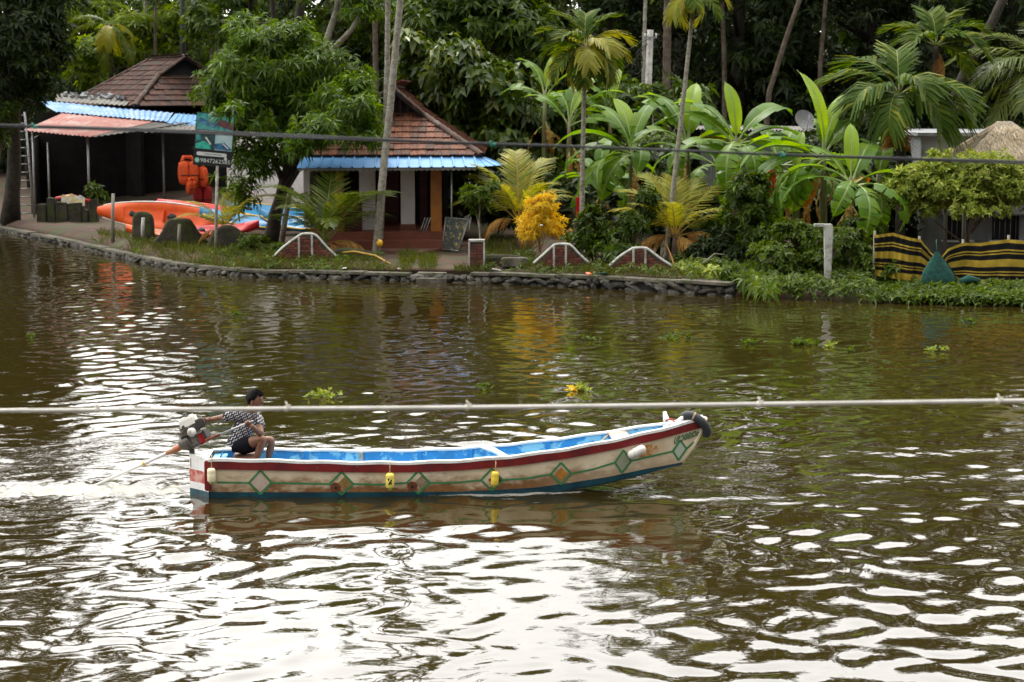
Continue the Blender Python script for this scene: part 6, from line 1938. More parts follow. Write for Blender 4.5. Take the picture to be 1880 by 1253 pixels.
def cream_mat():
    m, n, l, b = _nodes('boat_cream')
    tc = n.new('ShaderNodeTexCoord'); sp = n.new('ShaderNodeSeparateXYZ'); l.new(tc.outputs['Object'], sp.inputs[0])
    nz = n.new('ShaderNodeTexNoise'); nz.inputs['Scale'].default_value = 3.2; nz.inputs['Detail'].default_value = 8; nz.inputs['Roughness'].default_value = .68
    mp = n.new('ShaderNodeMapping'); mp.inputs['Scale'].default_value = (.8, 1, 1.6); l.new(tc.outputs['Object'], mp.inputs['Vector']); l.new(mp.outputs[0], nz.inputs['Vector'])
    # the rust and mud line follows the keel
    kz = n.new('ShaderNodeMapRange'); kz.inputs['From Min'].default_value = 3.2; kz.inputs['From Max'].default_value = 6.4; kz.inputs['To Min'].default_value = .13; kz.inputs['To Max'].default_value = .34
    l.new(sp.outputs['X'], kz.inputs['Value'])
    sb = n.new('ShaderNodeMath'); sb.operation = 'SUBTRACT'; l.new(sp.outputs['Z'], sb.inputs[0]); l.new(kz.outputs[0], sb.inputs[1])
    am = n.new('ShaderNodeMapRange'); am.inputs['From Min'].default_value = .30; am.inputs['From Max'].default_value = .70; am.inputs['To Min'].default_value = -.16; am.inputs['To Max'].default_value = .16
    l.new(nz.outputs['Fac'], am.inputs['Value'])
    ad = n.new('ShaderNodeMath'); ad.operation = 'ADD'; l.new(sb.outputs[0], ad.inputs[0]); l.new(am.outputs[0], ad.inputs[1])
    st = n.new('ShaderNodeMapRange'); st.inputs['From Min'].default_value = .15; st.inputs['From Max'].default_value = -.02
    l.new(ad.outputs[0], st.inputs['Value'])
    bowfade = n.new('ShaderNodeMapRange'); bowfade.inputs['From Min'].default_value = 4.2; bowfade.inputs['From Max'].default_value = 6.0; bowfade.inputs['To Min'].default_value = 1.0; bowfade.inputs['To Max'].default_value = .35
    l.new(sp.outputs['X'], bowfade.inputs['Value'])
    fm = n.new('ShaderNodeMath'); fm.operation = 'MULTIPLY'; l.new(st.outputs[0], fm.inputs[0]); l.new(bowfade.outputs[0], fm.inputs[1])
    n2 = n.new('ShaderNodeTexNoise'); n2.inputs['Scale'].default_value = 14; n2.inputs['Detail'].default_value = 6; l.new(tc.outputs['Object'], n2.inputs['Vector'])
    rc = n.new('ShaderNodeMix'); rc.data_type = 'RGBA'; rc.inputs[6].default_value = (.13, .048, .014, 1); rc.inputs[7].default_value = (.36, .175, .06, 1); l.new(n2.outputs['Fac'], rc.inputs['Factor'])
    n3 = n.new('ShaderNodeTexNoise'); n3.inputs['Scale'].default_value = 2.0; n3.inputs['Detail'].default_value = 7; l.new(tc.outputs['Object'], n3.inputs['Vector'])
    r3 = n.new('ShaderNodeMapRange'); r3.inputs['From Min'].default_value = .42; r3.inputs['From Max'].default_value = .72; l.new(n3.outputs['Fac'], r3.inputs['Value'])
    cc = n.new('ShaderNodeMix'); cc.data_type = 'RGBA'; cc.inputs[6].default_value = (.80, .69, .50, 1); cc.inputs[7].default_value = (.55, .42, .27, 1); l.new(r3.outputs[0], cc.inputs['Factor'])
    x = n.new('ShaderNodeMix'); x.data_type = 'RGBA'; l.new(fm.outputs[0], x.inputs['Factor']); l.new(cc.outputs[2], x.inputs[6]); l.new(rc.outputs[2], x.inputs[7])
    l.new(x.outputs[2], b.inputs['Base Color']); b.inputs['Roughness'].default_value = .5
    bp = n.new('ShaderNodeBump'); bp.inputs['Strength'].default_value = .25; bp.inputs['Distance'].default_value = .01; l.new(nz.outputs['Fac'], bp.inputs['Height']); l.new(bp.outputs[0], b.inputs['Normal'])
    MATS['boat_cream'] = m
cream_mat()
mat('boat_red', (.20, .010, .010), .45, (.11, .008, .010), 4, lo=.42, hi=.62, bump=.15, bscale=18, col3=(.30, .16, .12), scale3=16, lo3=.66, hi3=.74)
mat('boat_white', (.76, .76, .74), .5, (.55, .55, .52), 6, lo=.5, hi=.7, bump=.15)
mat('boat_boot', (.005, .040, .060), .4, (.008, .075, .10), 3, bump=.2)
mat('boat_blue', (.03, .26, .56), .55, (.26, .58, .72), 4.5, lo=.50, hi=.545, detail=8, col3=(.02, .15, .36), scale3=2, lo3=.52, hi3=.7)
mat('boat_blue_clean', (.025, .24, .54), .5, (.35, .60, .74), 9, lo=.64, hi=.68, detail=6)
mat('paint_green', (.035, .20, .055), .5, (.05, .24, .10), 9)
mat('paint_orange', (.50, .22, .02), .5, (.34, .15, .03), 7)
mat('paint_gold', (.34, .21, .04), .55, (.22, .13, .05), 7)
mat('paint_greygreen', (.30, .33, .22), .55, (.40, .40, .30), 6)
mat('paint_mint', (.46, .56, .44), .55, (.55, .56, .46), 6)
mat('paint_pink', (.58, .46, .38), .55, (.50, .38, .30), 6)
mat('paint_dull', (.24, .17, .09), .6, (.34, .26, .17), 8)
mat('rust', (.13, .028, .012), .75, (.22, .06, .02), 14)
mat('rust_stain', (.42, .17, .03), .7, (.60, .42, .24), 16, lo=.45, hi=.56)
mat('rope', (.45, .36, .22), .9, (.3, .22, .12), 30)
mat('rope_red', (.35, .04, .03), .9)
mat('rubber', (.016, .017, .021), .62, (.03, .033, .04), 6, bump=.2)
mat('plank', (.48, .40, .33), .75, (.32, .20, .14), 4, stretch=(.6, 4, 4), lo=.42, hi=.62)
mat('pale_red', (.46, .08, .06), .6, (.60, .33, .28), 7, lo=.5, hi=.62)

def boat():
    root = thing('boat', 'long wooden canoe with blue inside, red rail and green painted diamonds, under way', 'boat', BOAT_O, rot=(0, 0, BOAT_YAW))
    ts = np.concatenate([np.linspace(0, .8, 41), np.linspace(.815, 1, 20)])
    vs = [0, .12, .25, .4, .55, .7, .82, .91, 1.0]
    mb = MB()
    def zb(t): return np.interp(t, [0, .5, .65, .8, .9, 1.0], [.075, .060, .095, .205, .300, .352])   # top of the blue boot
    for s_ in (-1, 1):
        rows, rows_b = [], []
        for t in ts:
            vb = float((zb(t) - z_gun(t)) / (z_chine(t) - z_gun(t)))
            r = [hull_pt(t, v * vb) for v in np.linspace(0, 1, 8)]
            rb = [hull_pt(t, vb + (1 - vb) * v) for v in np.linspace(0, 1, 4)]
            ct = hull_pt(t, 1.0); rb.append(Vector((ct.x, 0, ct.z - .04)))
            rows.append([Vector((p.x, p.y if s_ < 0 else -p.y, p.z)) for p in r])
            rows_b.append([Vector((p.x, p.y if s_ < 0 else -p.y, p.z)) for p in rb])
        mb.grid(rows, 0); mb.grid(rows_b, 1)
    hull = mb.build('hull', [M['boat_cream'], M['boat_boot']], root)
    # stern: two faces meeting at a keel post
    hb0 = float(half_beam(0)); zt = .53
    tr = MB()
    for s_ in (-1, 1):
        zs = [-.25, .075, .17, .335, zt]
        rows = [[Vector((0, s_ * hb0 * (1 if z > .2 else .93), min(z, float(z_gun(0)) if z == zt else z))), Vector((-.14, s_ * hb0 * .48, z)), Vector((-.28, s_ * .035, z))] for z in zs]
        for k in range(4): tr.grid([rows[k], rows[k + 1]], (1, 0, 2, 0)[k] if k else 1, smooth=False)
    tr.grid([[Vector((-.28, -.035, z)), Vector((-.28, .035, z))] for z in (-.25, .075, .335, zt)], 0, smooth=False)
    tr.add([(0, -hb0, float(z_gun(0))), (-.14, -hb0 * .48, zt), (-.28, -.035, zt), (-.28, .035, zt), (-.14, hb0 * .48, zt), (0, hb0, float(z_gun(0)))], [(0, 1, 2, 3, 4, 5)], 0)
    tr.build('transom', [M['boat_white'], M['boat_boot'], M['pale_red']], root)
    # red corner strip
    MB().box((-.005, -hb0 - .005, .30), (.085, .05, .40)).build('corner_strip', M['boat_red'], root, bevel=.012)
    # inside
    inn = MB()
    for s_ in (-1, 1):
        rows = []
        for t in ts[1:-2]:
            hb = float(half_beam(t)) - .03; hb = max(hb, .01)
            zg_, zf = float(z_gun(t)) - .01, max(.10, float(z_chine(t)) + .06)
            rk = .30 * np.clip((t - .55) / .45, 0, 1) ** 2
            x = t * BOAT_L
            zf = min(zf, zg_ - .05)
            rows.append([Vector((x, s_ * hb, zg_)), Vector((x - rk * .3, s_ * hb * .96, zg_ + (zf - zg_) * .5)), Vector((x - rk * .7, s_ * hb * .86, zf)), Vector((x - rk * .7, 0, zf - .005))])
        inn.grid([r[:3] for r in rows], 0); inn.grid([r[2:] for r in rows], 0)
    x0 = ts[1] * BOAT_L
    inn.add([(x0, -hb0 + .04, float(z_gun(0))), (x0, hb0 - .04, float(z_gun(0))), (x0, hb0 * .86, .1), (x0, -hb0 * .86, .1)], [(0, 1, 2, 3)], 0)
    inn.build('inner_lining', M['boat_blue'], root)
    # white gunwale caps and red rubbing rails
    for s_ in (-1, 1):
        cap, rail = MB(), MB()
        rows, rr = [], []
        for t in ts:
            p = hull_pt(t, 0); hb = -p.y; zz = p.z + .006 * math.sin(t * 60)
            ii = max(0.0, hb - .042)
            rows.append([Vector((p.x, s_ * (hb + .022), zz - .022)), Vector((p.x, s_ * (hb + .022), zz + .014)), Vector((p.x, s_ * (hb - .01), zz + .022)), Vector((p.x, s_ * ii, zz + .014)), Vector((p.x, s_ * ii, zz - .010))])
            vq = .128 / (float(z_gun(t)) - float(z_chine(t)))
            q0, q1 = hull_pt(t, .03), hull_pt(t, vq)
            rr.append([Vector((q0.x, s_ * (-q0.y), q0.z + .01)), Vector((q0.x, s_ * (-q0.y + .019), q0.z + .003)), Vector((q1.x, s_ * (-q1.y + .021), q1.z)), Vector((q1.x, s_ * (-q1.y), q1.z - .004))])
        if s_ > 0: rows = [[Vector((p.x, p.y, p.z - .008)) if i_ > 1 else p for i_, p in enumerate(r_)] for r_ in rows]
        cap.grid(rows, 0, smooth=False).build('gunwale', M['boat_white'], root)
        rail.grid(rr, 0, smooth=False).build('rubbing_rail', M['boat_red'], root)
    # stem post at the bow
    st = MB(); st.tube([hull_pt(1, v) * 1.0 for v in (0, .3, .6, 1.0)], [.03, .028, .026, .02], 8); st.build('stem', M['boat_cream'], root)
    # fore deck and the horned mooring bitt
    dk = MB(); rows = []
    for t in np.linspace(.925, .995, 8):
        p = hull_pt(t, 0); hb = max(.01, -p.y - .01)
        rows.append([Vector((p.x, -hb, p.z + .02)), Vector((p.x, 0, p.z + .045)), Vector((p.x, hb, p.z + .02))])
    dk.grid(rows).build('fore_deck', M['boat_white'], root)
    MB().box((rows[0][1].x - .01, 0, rows[0][1].z - .07), (.035, hb_f(.925) * 1.9, .13)).build('breasthook', M['boat_white'], root)
    def L(px, py, y=0.0):
        o = BMI @ Vector((0, 0, CAM_H)); d = BMI.to_3x3() @ ray(px, py)
        return o + d * ((y - o.y) / d.y)
    def horn(a, m1, b, r0=.05):
        mb = MB(); mb.tube([a, a.lerp(m1, .5), m1, b], [r0 * 1.25, r0, r0 * .8, r0 * .42], 9); mb.build('bitt_horn', M['boat_white'], root)
    horn(L(1231, 790, .05), L(1223, 770, .07), L(1220, 756, .08), .055)
    horn(L(1236, 788, .0), L(1247, 774, -.04), L(1257, 763, -.05), .05)
    MB().tube([L(1222, 786, .12), L(1240, 781, -.02), L(1252, 779, -.10)], [.05, .065, .05], 9).build('bitt_block', M['boat_white'], root)
    MB().tube([L(1222, 773, .02), L(1232, 769, -.02), L(1240, 776, -.07), L(1247, 783, -.10)], .011, 6).build('lashing', M['rope_red'], root)
    # thwarts, seats and ribs
    mat('seat_board', (.26, .12, .08), .7, (.15, .07, .05), 4, stretch=(.6, 4, 4))
    def cross(name, px, w, h, dz, m, round_=False, y0=-1, y1=1):
        x = L(px, 835).x; t = x / BOAT_L; hb = hb_f(t) - .03; z = float(z_gun(t)) + dz
        mb = MB()
        if round_: mb.tube([(x + w * .2, -hb, z), (x - w * .1, 0, z + .02), (x - w * .4, hb, z)], h, 9)
        else: mb.box((x, hb * (y0 + y1) / 2, z), (w, hb * (y1 - y0), h))
        mb.build(name, M[m], root, bevel=0 if round_ else .008)
    cross('thwart', 915, .5, .038, -.01, 'boat_white', True)
    cross('thwart', 1137, .26, .03, -.02, 'plank')
    cross('stern_seat', 452, .34, .035, -.03, 'seat_board')
    cross('stern_seat', 402, .18, .03, -.06, 'boat_blue')
    for px in (662, 865, 560, 770, 1010):
        x = L(px, 835).x; t = x / BOAT_L; hb = hb_f(t); zg_ = float(z_gun(t))
        MB().box((x, hb - .06, (zg_ + .1) / 2), (.05, .035, zg_ - .12)).build('rib', M['plank' if px in (662,) else 'boat_blue_clean'], root)
    x = L(905, 840).x; t = x / BOAT_L
    MB().box((x + .0, 0, .22), (.03, 2 * hb_f(t) - .12, .26)).build('bulkhead', M['boat_blue_clean'], root)
    # lighter bow lining
    # rope over the plank
    MB().tube([L(1098, 818, -.30), L(1112, 803, .1), L(1120, 797, .25), L(1128, 796, .26)], .012, 6).build('painter_rope', M['rope'], root)
    # ---- paint on the near side
    def quad_strip(pts, w):
        a = []
        out_ = []
        for (q0, q1) in zip(pts[:-1], pts[1:]):
            dx, dy = q1[0] - q0[0], q1[1] - q0[1]; ln = math.hypot(dx, dy); nx, ny = -dy / ln * w / 2, dx / ln * w / 2
            k = max(1, int(ln / 12))
            mb_rows = []
            for i in range(k + 1):
                f = i / k; x, y = q0[0] + dx * f, q0[1] + dy * f
                mb_rows.append([hull_px(x + nx, y + ny, .006), hull_px(x - nx, y - ny, .006)])
            out_.append(mb_rows)
        return out_
    DI = [(478, 886, 21, 22, 'paint_pink', 0), (627, 888, 22, 21, 'paint_gold', 1), (768, 886, 21, 21, 'paint_dull', 1), (903, 881, 20, 20, 'boat_red', 1),
          (1030, 870, 19, 20, 'paint_orange', 2), (1144, 848, 15, 21, 'paint_greygreen', 0), (1248, 827, 12.5, 18.5, 'paint_mint', 0)]
    lines = []
    prev = (398, 886)
    for cx, cy, rx, ry, m, kind in DI:
        tilt = 0 if cx < 950 else -(cx - 950) * .012
        l_, r_ = (cx - rx, cy + 1 - tilt * .3), (cx + rx, cy + 1 + tilt)
        tp, bt = (cx + (1 if cx > 1100 else 0), cy - ry), (cx - (2 if cx > 1100 else 0), cy + ry)
        lines.append([prev, l_]); prev = r_
        for a, b_ in ((l_, tp), (tp, r_), (r_, bt), (bt, l_)):
            for rows in quad_strip([a, b_], 3.6): MB().grid(rows).build('painted_line', M['paint_green'], root)
        sc = {0: .84, 1: .62, 2: .58}[kind]
        c = (cx + (6 if kind == 1 else 0), cy)
        poly = [(c[0] + (p[0] - cx) * sc, c[1] + (p[1] - cy) * sc) for p in (l_, tp, r_, bt)]
        rows = []
        for i in range(5):
            f = i / 4
            a = (poly[0][0] + (poly[1][0] - poly[0][0]) * f, poly[0][1] + (poly[1][1] - poly[0][1]) * f)
            b_ = (poly[3][0] + (poly[2][0] - poly[3][0]) * f, poly[3][1] + (poly[2][1] - poly[3][1]) * f)
            rows.append([hull_px(a[0] + (b_[0] - a[0]) * g / 4, a[1] + (b_[1] - a[1]) * g / 4, .003) for g in range(5)])
        MB().grid(rows).build('painted_diamond', M[m], root)
        if kind == 1 and cx < 850:
            rp = []
            for rr_ in (.05, 1):
                rp.append([hull_px(cx - 11 + 9.5 * rr_ * math.cos(6.283 * k / 14), cy + 7 + 8.5 * rr_ * math.sin(6.283 * k / 14), .009) for k in range(15)])
            MB().grid(rp).build('rusty_plate', M['rust'], root)
            c_ = hull_px(cx - 11, cy + 7, .018); MB().ell(tuple(c_), (.02, .012, .02), nu=8, nv=5).build('bolt', M['black'], root)
    lines.append([prev, (1274, 812)])
    for a, b_ in lines:
        mid = ((a[0] + b_[0]) / 2, (a[1] + b_[1]) / 2 + (2.2 if 500 < a[0] < 1100 else 0))
        for rows in quad_strip([a, mid, b_], 3.2): MB().grid(rows).build('painted_line', M['paint_green'], root)
    # yellowed stain by the white float
    rows = []
    for i in range(6):
        rows.append([hull_px(1166 + 42 * i / 5 + random.uniform(-1, 1), (822 - 8.5 * i / 5) + 20 * g / 4 - (3 if i in (0, 5) else 0) * (g - 2), .003) for g in range(5)])
    MB().grid(rows).build('rust_patch', M['rust_stain'], root)
    # boat name in Malayalam letters
    me = text_mesh('\u0d36\u0d3e\u0d47\u0d32\u0d3e\u0d02', 1.0, .022)
    co = np.array([v.co[:] for v in me.vertices])
    bm = bmesh.new(); bm.from_mesh(me); bmesh.ops.triangulate(bm, faces=bm.faces); bmesh.ops.subdivide_edges(bm, edges=[e for e in bm.edges if e.calc_length() > .3], cuts=1); bm.to_mesh(me); bm.free()
    x0, x1, y0, y1 = co[:, 0].min(), co[:, 0].max(), co[:, 1].min(), co[:, 1].max()
    for v in me.vertices:
        u, w = (v.co.x - x0) / (x1 - x0), (v.co.y - y0) / (y1 - y0)
        v.co = hull_px(1237 + 46 * u + 1.5 * w, 816.5 - 17 * u - (13.5 - 3 * u) * w, .012)
    me.materials.clear(); me.materials.append(mat('paint_deep_green', (.012, .13, .045), .5))
    o = link('boat_name', me, root, [])
    return root
def hb_f(t): return float(half_beam(t))
BOAT = boat()
def BL_(px, py, y=0.0):
    o = BMI @ Vector((0, 0, CAM_H)); d = BMI.to_3x3() @ ray(px, py)
    return BM @ (o + d * ((y - o.y) / d.y))

# half tyre over the bow
tb = BL_(1275, 768)
ty = thing('tyre', 'dark half tyre tied over the bow as a fender', 'tyre', tb)
pts = smooth_outline([(1253, 768), (1260, 763), (1270, 764), (1282, 770), (1291, 778), (1297, 787), (1298, 795), (1296, 799)], 3)
W_ = [BL_(x, y, -.10 * math.sin(i / len(pts) * 3.1)) for i, (x, y) in enumerate(pts)]
MB().tube(W_, [.040] + [.052] * (len(W_) - 2) + [.042], 12, flat=1.15).build('casing', M['rubber'], ty, world=True)
k = len(W_) // 3
d = (W_[k + 1] - W_[k - 1]).normalized() * .012
MB().tube([W_[k] - d, W_[k] + d], .0545, 12, flat=1.15).build('lashing', M['rope'], ty, world=True)
wb = thing('small_float', 'small white float tied behind the bow tyre', 'float', BL_(1293, 769, .05))
MB().ell(tuple(BL_(1293, 769, .05)), (.045, .035, .03), nu=10, nv=7).build('ball', M['white_plastic'], wb, world=True)

# bottles and floats hung along the side
def bottle(label, px, y0, y1, r, m, cap, string=True, tilt=0.0, printed=False):
    top = px_side(px, y0); bot = px_side(px, y1)
    top.y = bot.y = min(top.y, bot.y) - r - .02
    H = top.z - bot.z
    wt = BM @ top
    root = thing('bottle_float', label, 'bottle', wt, 'bottles hung along the boat side', (0, R(tilt), BOAT_YAW))
    MB().lathe([(r * .55, 0), (r * .9, -.012), (r, -.03), (r, -H * .30), (r * .96, -H * .34), (r, -H * .38), (r, -H * .82), (r * .8, -H * .9), (r * .42, -H * .94)], n=14).build('body', M[m], root)
    MB().lathe([(r * .46, -H * .93), (r * .46, -H * 1.03), (r * .3, -H * 1.04)], n=12).build('cap', M[cap], root)
    if string: MB().tube([(0, 0, -.01), (.0, r * .6, .10), (0, r + .03, .16)], .008, 5).build('string', M['rope'], root)
    if printed:
        for k, (a, z) in enumerate(((-1.9, .35), (-1.3, .42), (-1.6, .52), (-1.75, .62), (-1.3, .58))):
            c = Vector((math.cos(a) * r, math.sin(a) * r, -H * z)); MB().ell(tuple(c), (.012, .006, .016), nu=7, nv=5).build('print_mark', M['black'], root)
    return root
mat('bottle_cream', (.80, .74, .48), .4); mat('bottle_yellow', (.80, .58, .06), .35); mat('bottle_lemon', (.82, .66, .12), .35); mat('cap_green', (.30, .45, .05), .4)
bottle('cream plastic bottle hung at the stern corner', 389, 858, 886, .055, 'bottle_cream', 'cap_green')
bottle('yellow bottle with dark print hung below the middle of the rail', 716, 867, 897, .058, 'bottle_lemon', 'cap_green', printed=True)
bottle('plain yellow bottle hung in front of the red diamond', 909, 864, 892, .052, 'bottle_yellow', 'cap_green', tilt=4)
fl = px_side(1168, 828); fl.y -= .08
wf = BM @ fl
ff = thing('white_float', 'white bottle float lashed aslant under the rail near the bow', 'float', wf, rot=(0, R(62), BOAT_YAW))
MB().lathe([(.025, -.13), (.05, -.11), (.06, -.08), (.062, .06), (.055, .10), (.02, .13)], n=14).build('body', M['white_plastic'], ff)
MB().lathe([(.064, -.03), (.064, -.015)], n=14).build('band', M['boat_white'], ff)

# ------------------------------------------------------------------ outboard
def outboard():
    D0 = BL_(358, 800).y
    def p(px, py, dy=0.0): return A(px, py, D0 + dy)
    root = thing('outboard_motor', 'worn grey and white longtail engine on a bracket at the stern', 'outboard motor', p(353, 842))
    for k in ('metal_grey', 'metal_dark'): pass
    mg = mat('metal_grey', (.21, .195, .17), .45, (.09, .075, .06), 11, metal=.3, bump=.2); md = mat('metal_dark', (.035, .034, .034), .5, (.08, .06, .05), 9)
    tw = mat('tank_white', (.80, .78, .72), .35, (.40, .36, .30), 6, lo=.5, hi=.66); rd = mat('engine_red', (.30, .012, .012), .35)
    oc = mat('coupling_orange', (.45, .13, .05), .6, (.30, .2, .12), 9)
    e_ = p(172, 893); e_ = G(172, 893, -.03)
    a_ = p(343, 816); t_ = p(455, 777, -.42)
    ax = (a_ - e_).normalized()
    q = ax.to_track_quat('X', 'Z').to_matrix()
    def bx(name, c, d, m, bev=.01, rot=None): return MB().box(tuple(c), d, q if rot is None else rot).build(name, m, root, world=True, bevel=bev)
    MB().tube([e_, e_.lerp(a_, .55), a_], [.019, .022, .026], 9).build('shaft_tube', M['boat_white'], root, world=True)
    MB().tube([e_.lerp(a_, .54), e_.lerp(a_, .56)], .028, 8).build('clip', M['yellow_plastic'], root, world=True)
    MB().tube([e_.lerp(a_, .79), e_.lerp(a_, .86), e_.lerp(a_, .88), a_], [.03, .034, .045, .045], 9).build('coupling', oc, root, world=True)
    MB().tube([e_ - ax * .12, e_], .014, 7).build('propeller_shaft', md, root, world=True)
    pr = MB()
    for k in range(3):
        r_ = Matrix.Rotation(2.094 * k, 3, 'X')
        pr.add([q @ (r_ @ Vector(v)) + e_ - ax * .1 for v in ((0, .012, 0), (.03, .05, .07), (.0, .01, .11), (-.03, -.04, .07), (0, -.012, 0))], [(0, 1, 2, 3, 4)])
    pr.build('propeller', md, root, world=True)
    c0 = p(343, 812)
    MB().lathe([(.045, -.10), (.085, -.085), (.10, -.05), (.10, .05), (.085, .08), (.05, .09)], tuple(c0), 16, ax.to_track_quat('Z', 'Y').to_matrix()).build('flywheel_housing', mg, root, world=True)
    bx('crankcase', p(359, 808), (.20, .20, .17), mg, .02)
    for k in range(5):
        bx('cooling_fin', p(343, 797, -.02) + Vector((0, 0, .016 * k - .02)), (.15, .17, .009), mg, 0)
    bx('cylinder_head', p(341, 787, .02), (.12, .15, .10), mg, .02)
    MB().tube([p(338, 786, -.11), p(338, 786, -.07)], .035, 10).build('exhaust_port', md, root, world=True)
    MB().ell(tuple(p(352, 794, -.14)), (.062, .05, .062), nu=12, nv=8).build('muffler_cap', tw, root, world=True)
    rt = Matrix.Rotation(R(-24), 3, 'Y')
    MB().box(tuple(p(346, 774)), (.25, .22, .14), rt, taper=.86).build('fuel_tank', tw, root, world=True, bevel=.025)
    MB().lathe([(.03, 0), (.032, .03), (.02, .036)], tuple(p(340, 768) + Vector((0, 0, .03))), 10, rt).build('tank_cap', md, root, world=True)
    bx('air_filter', p(367, 777, -.02), (.14, .17, .13), md, .02, rt)
    bx('filter_lid', p(365, 772, -.05), (.09, .10, .05), mg, .01, rt)
    bx('carburettor', p(358, 786, -.06), (.11, .10, .12), md, .015)
    bx('starter_housing', p(373, 805, -.04), (.10, .17, .15), rd, .025)
    bx('starter_rim', p(379, 797, -.03), (.05, .16, .12), md, .015)
    MB().tube([p(328, 768, -.05), p(338, 764, -.05), p(350, 765, -.05)], .012, 6).build('throttle_wire', md, root, world=True)
    bx('sump', p(357, 819), (.19, .17, .06), mg, .015)
    MB().tube([p(350, 818), p(353, 832), p(354, 846)], [.045, .035, .03], 8).build('bracket', md, root, world=True)
    MB().box(tuple(p(354, 850, -.05)), (.06, .03, .12)).build('clamp', M['rust'], root, world=True)
    mdp = p(377, 809, -.10)
    MB().tube([p(362, 814, -.06), mdp, mdp.lerp(t_, .35)], [.020, .020, .018], 8).build('tiller_root', M['rust'], root, world=True)
    MB().tube([mdp.lerp(t_, .35), t_ + (t_ - mdp).normalized() * .09], .0135, 8).build('tiller', M['steel'], root, world=True)
    return t_
TILLER = outboard()

# ------------------------------------------------------------------ the boatman
def skin_mesh(name, nodes, edges, root_i=0, sub=2):
    """nodes: (point, radius or (rx, ry)); grown with a skin and smoothed"""
    me = bpy.data.meshes.new(name)
    me.from_pydata([tuple(n[0]) for n in nodes], edges, [])
    o = bpy.data.objects.new(name, me); COL.objects.link(o)
    mo = o.modifiers.new('skin', 'SKIN'); mo.use_smooth_shade = True
    mo.branch_smoothing = .6
    sv = me.skin_vertices[0].data
    for i, n in enumerate(nodes):
        r = n[1]; sv[i].radius = (r, r) if not isinstance(r, tuple) else r
        sv[i].use_root = (i == root_i)
    s = o.modifiers.new('sub', 'SUBSURF'); s.levels = sub; s.render_levels = sub
    dg = bpy.context.evaluated_depsgraph_get()
    res = bpy.data.meshes.new_from_object(o.evaluated_get(dg))
    bpy.data.objects.remove(o)
    return res

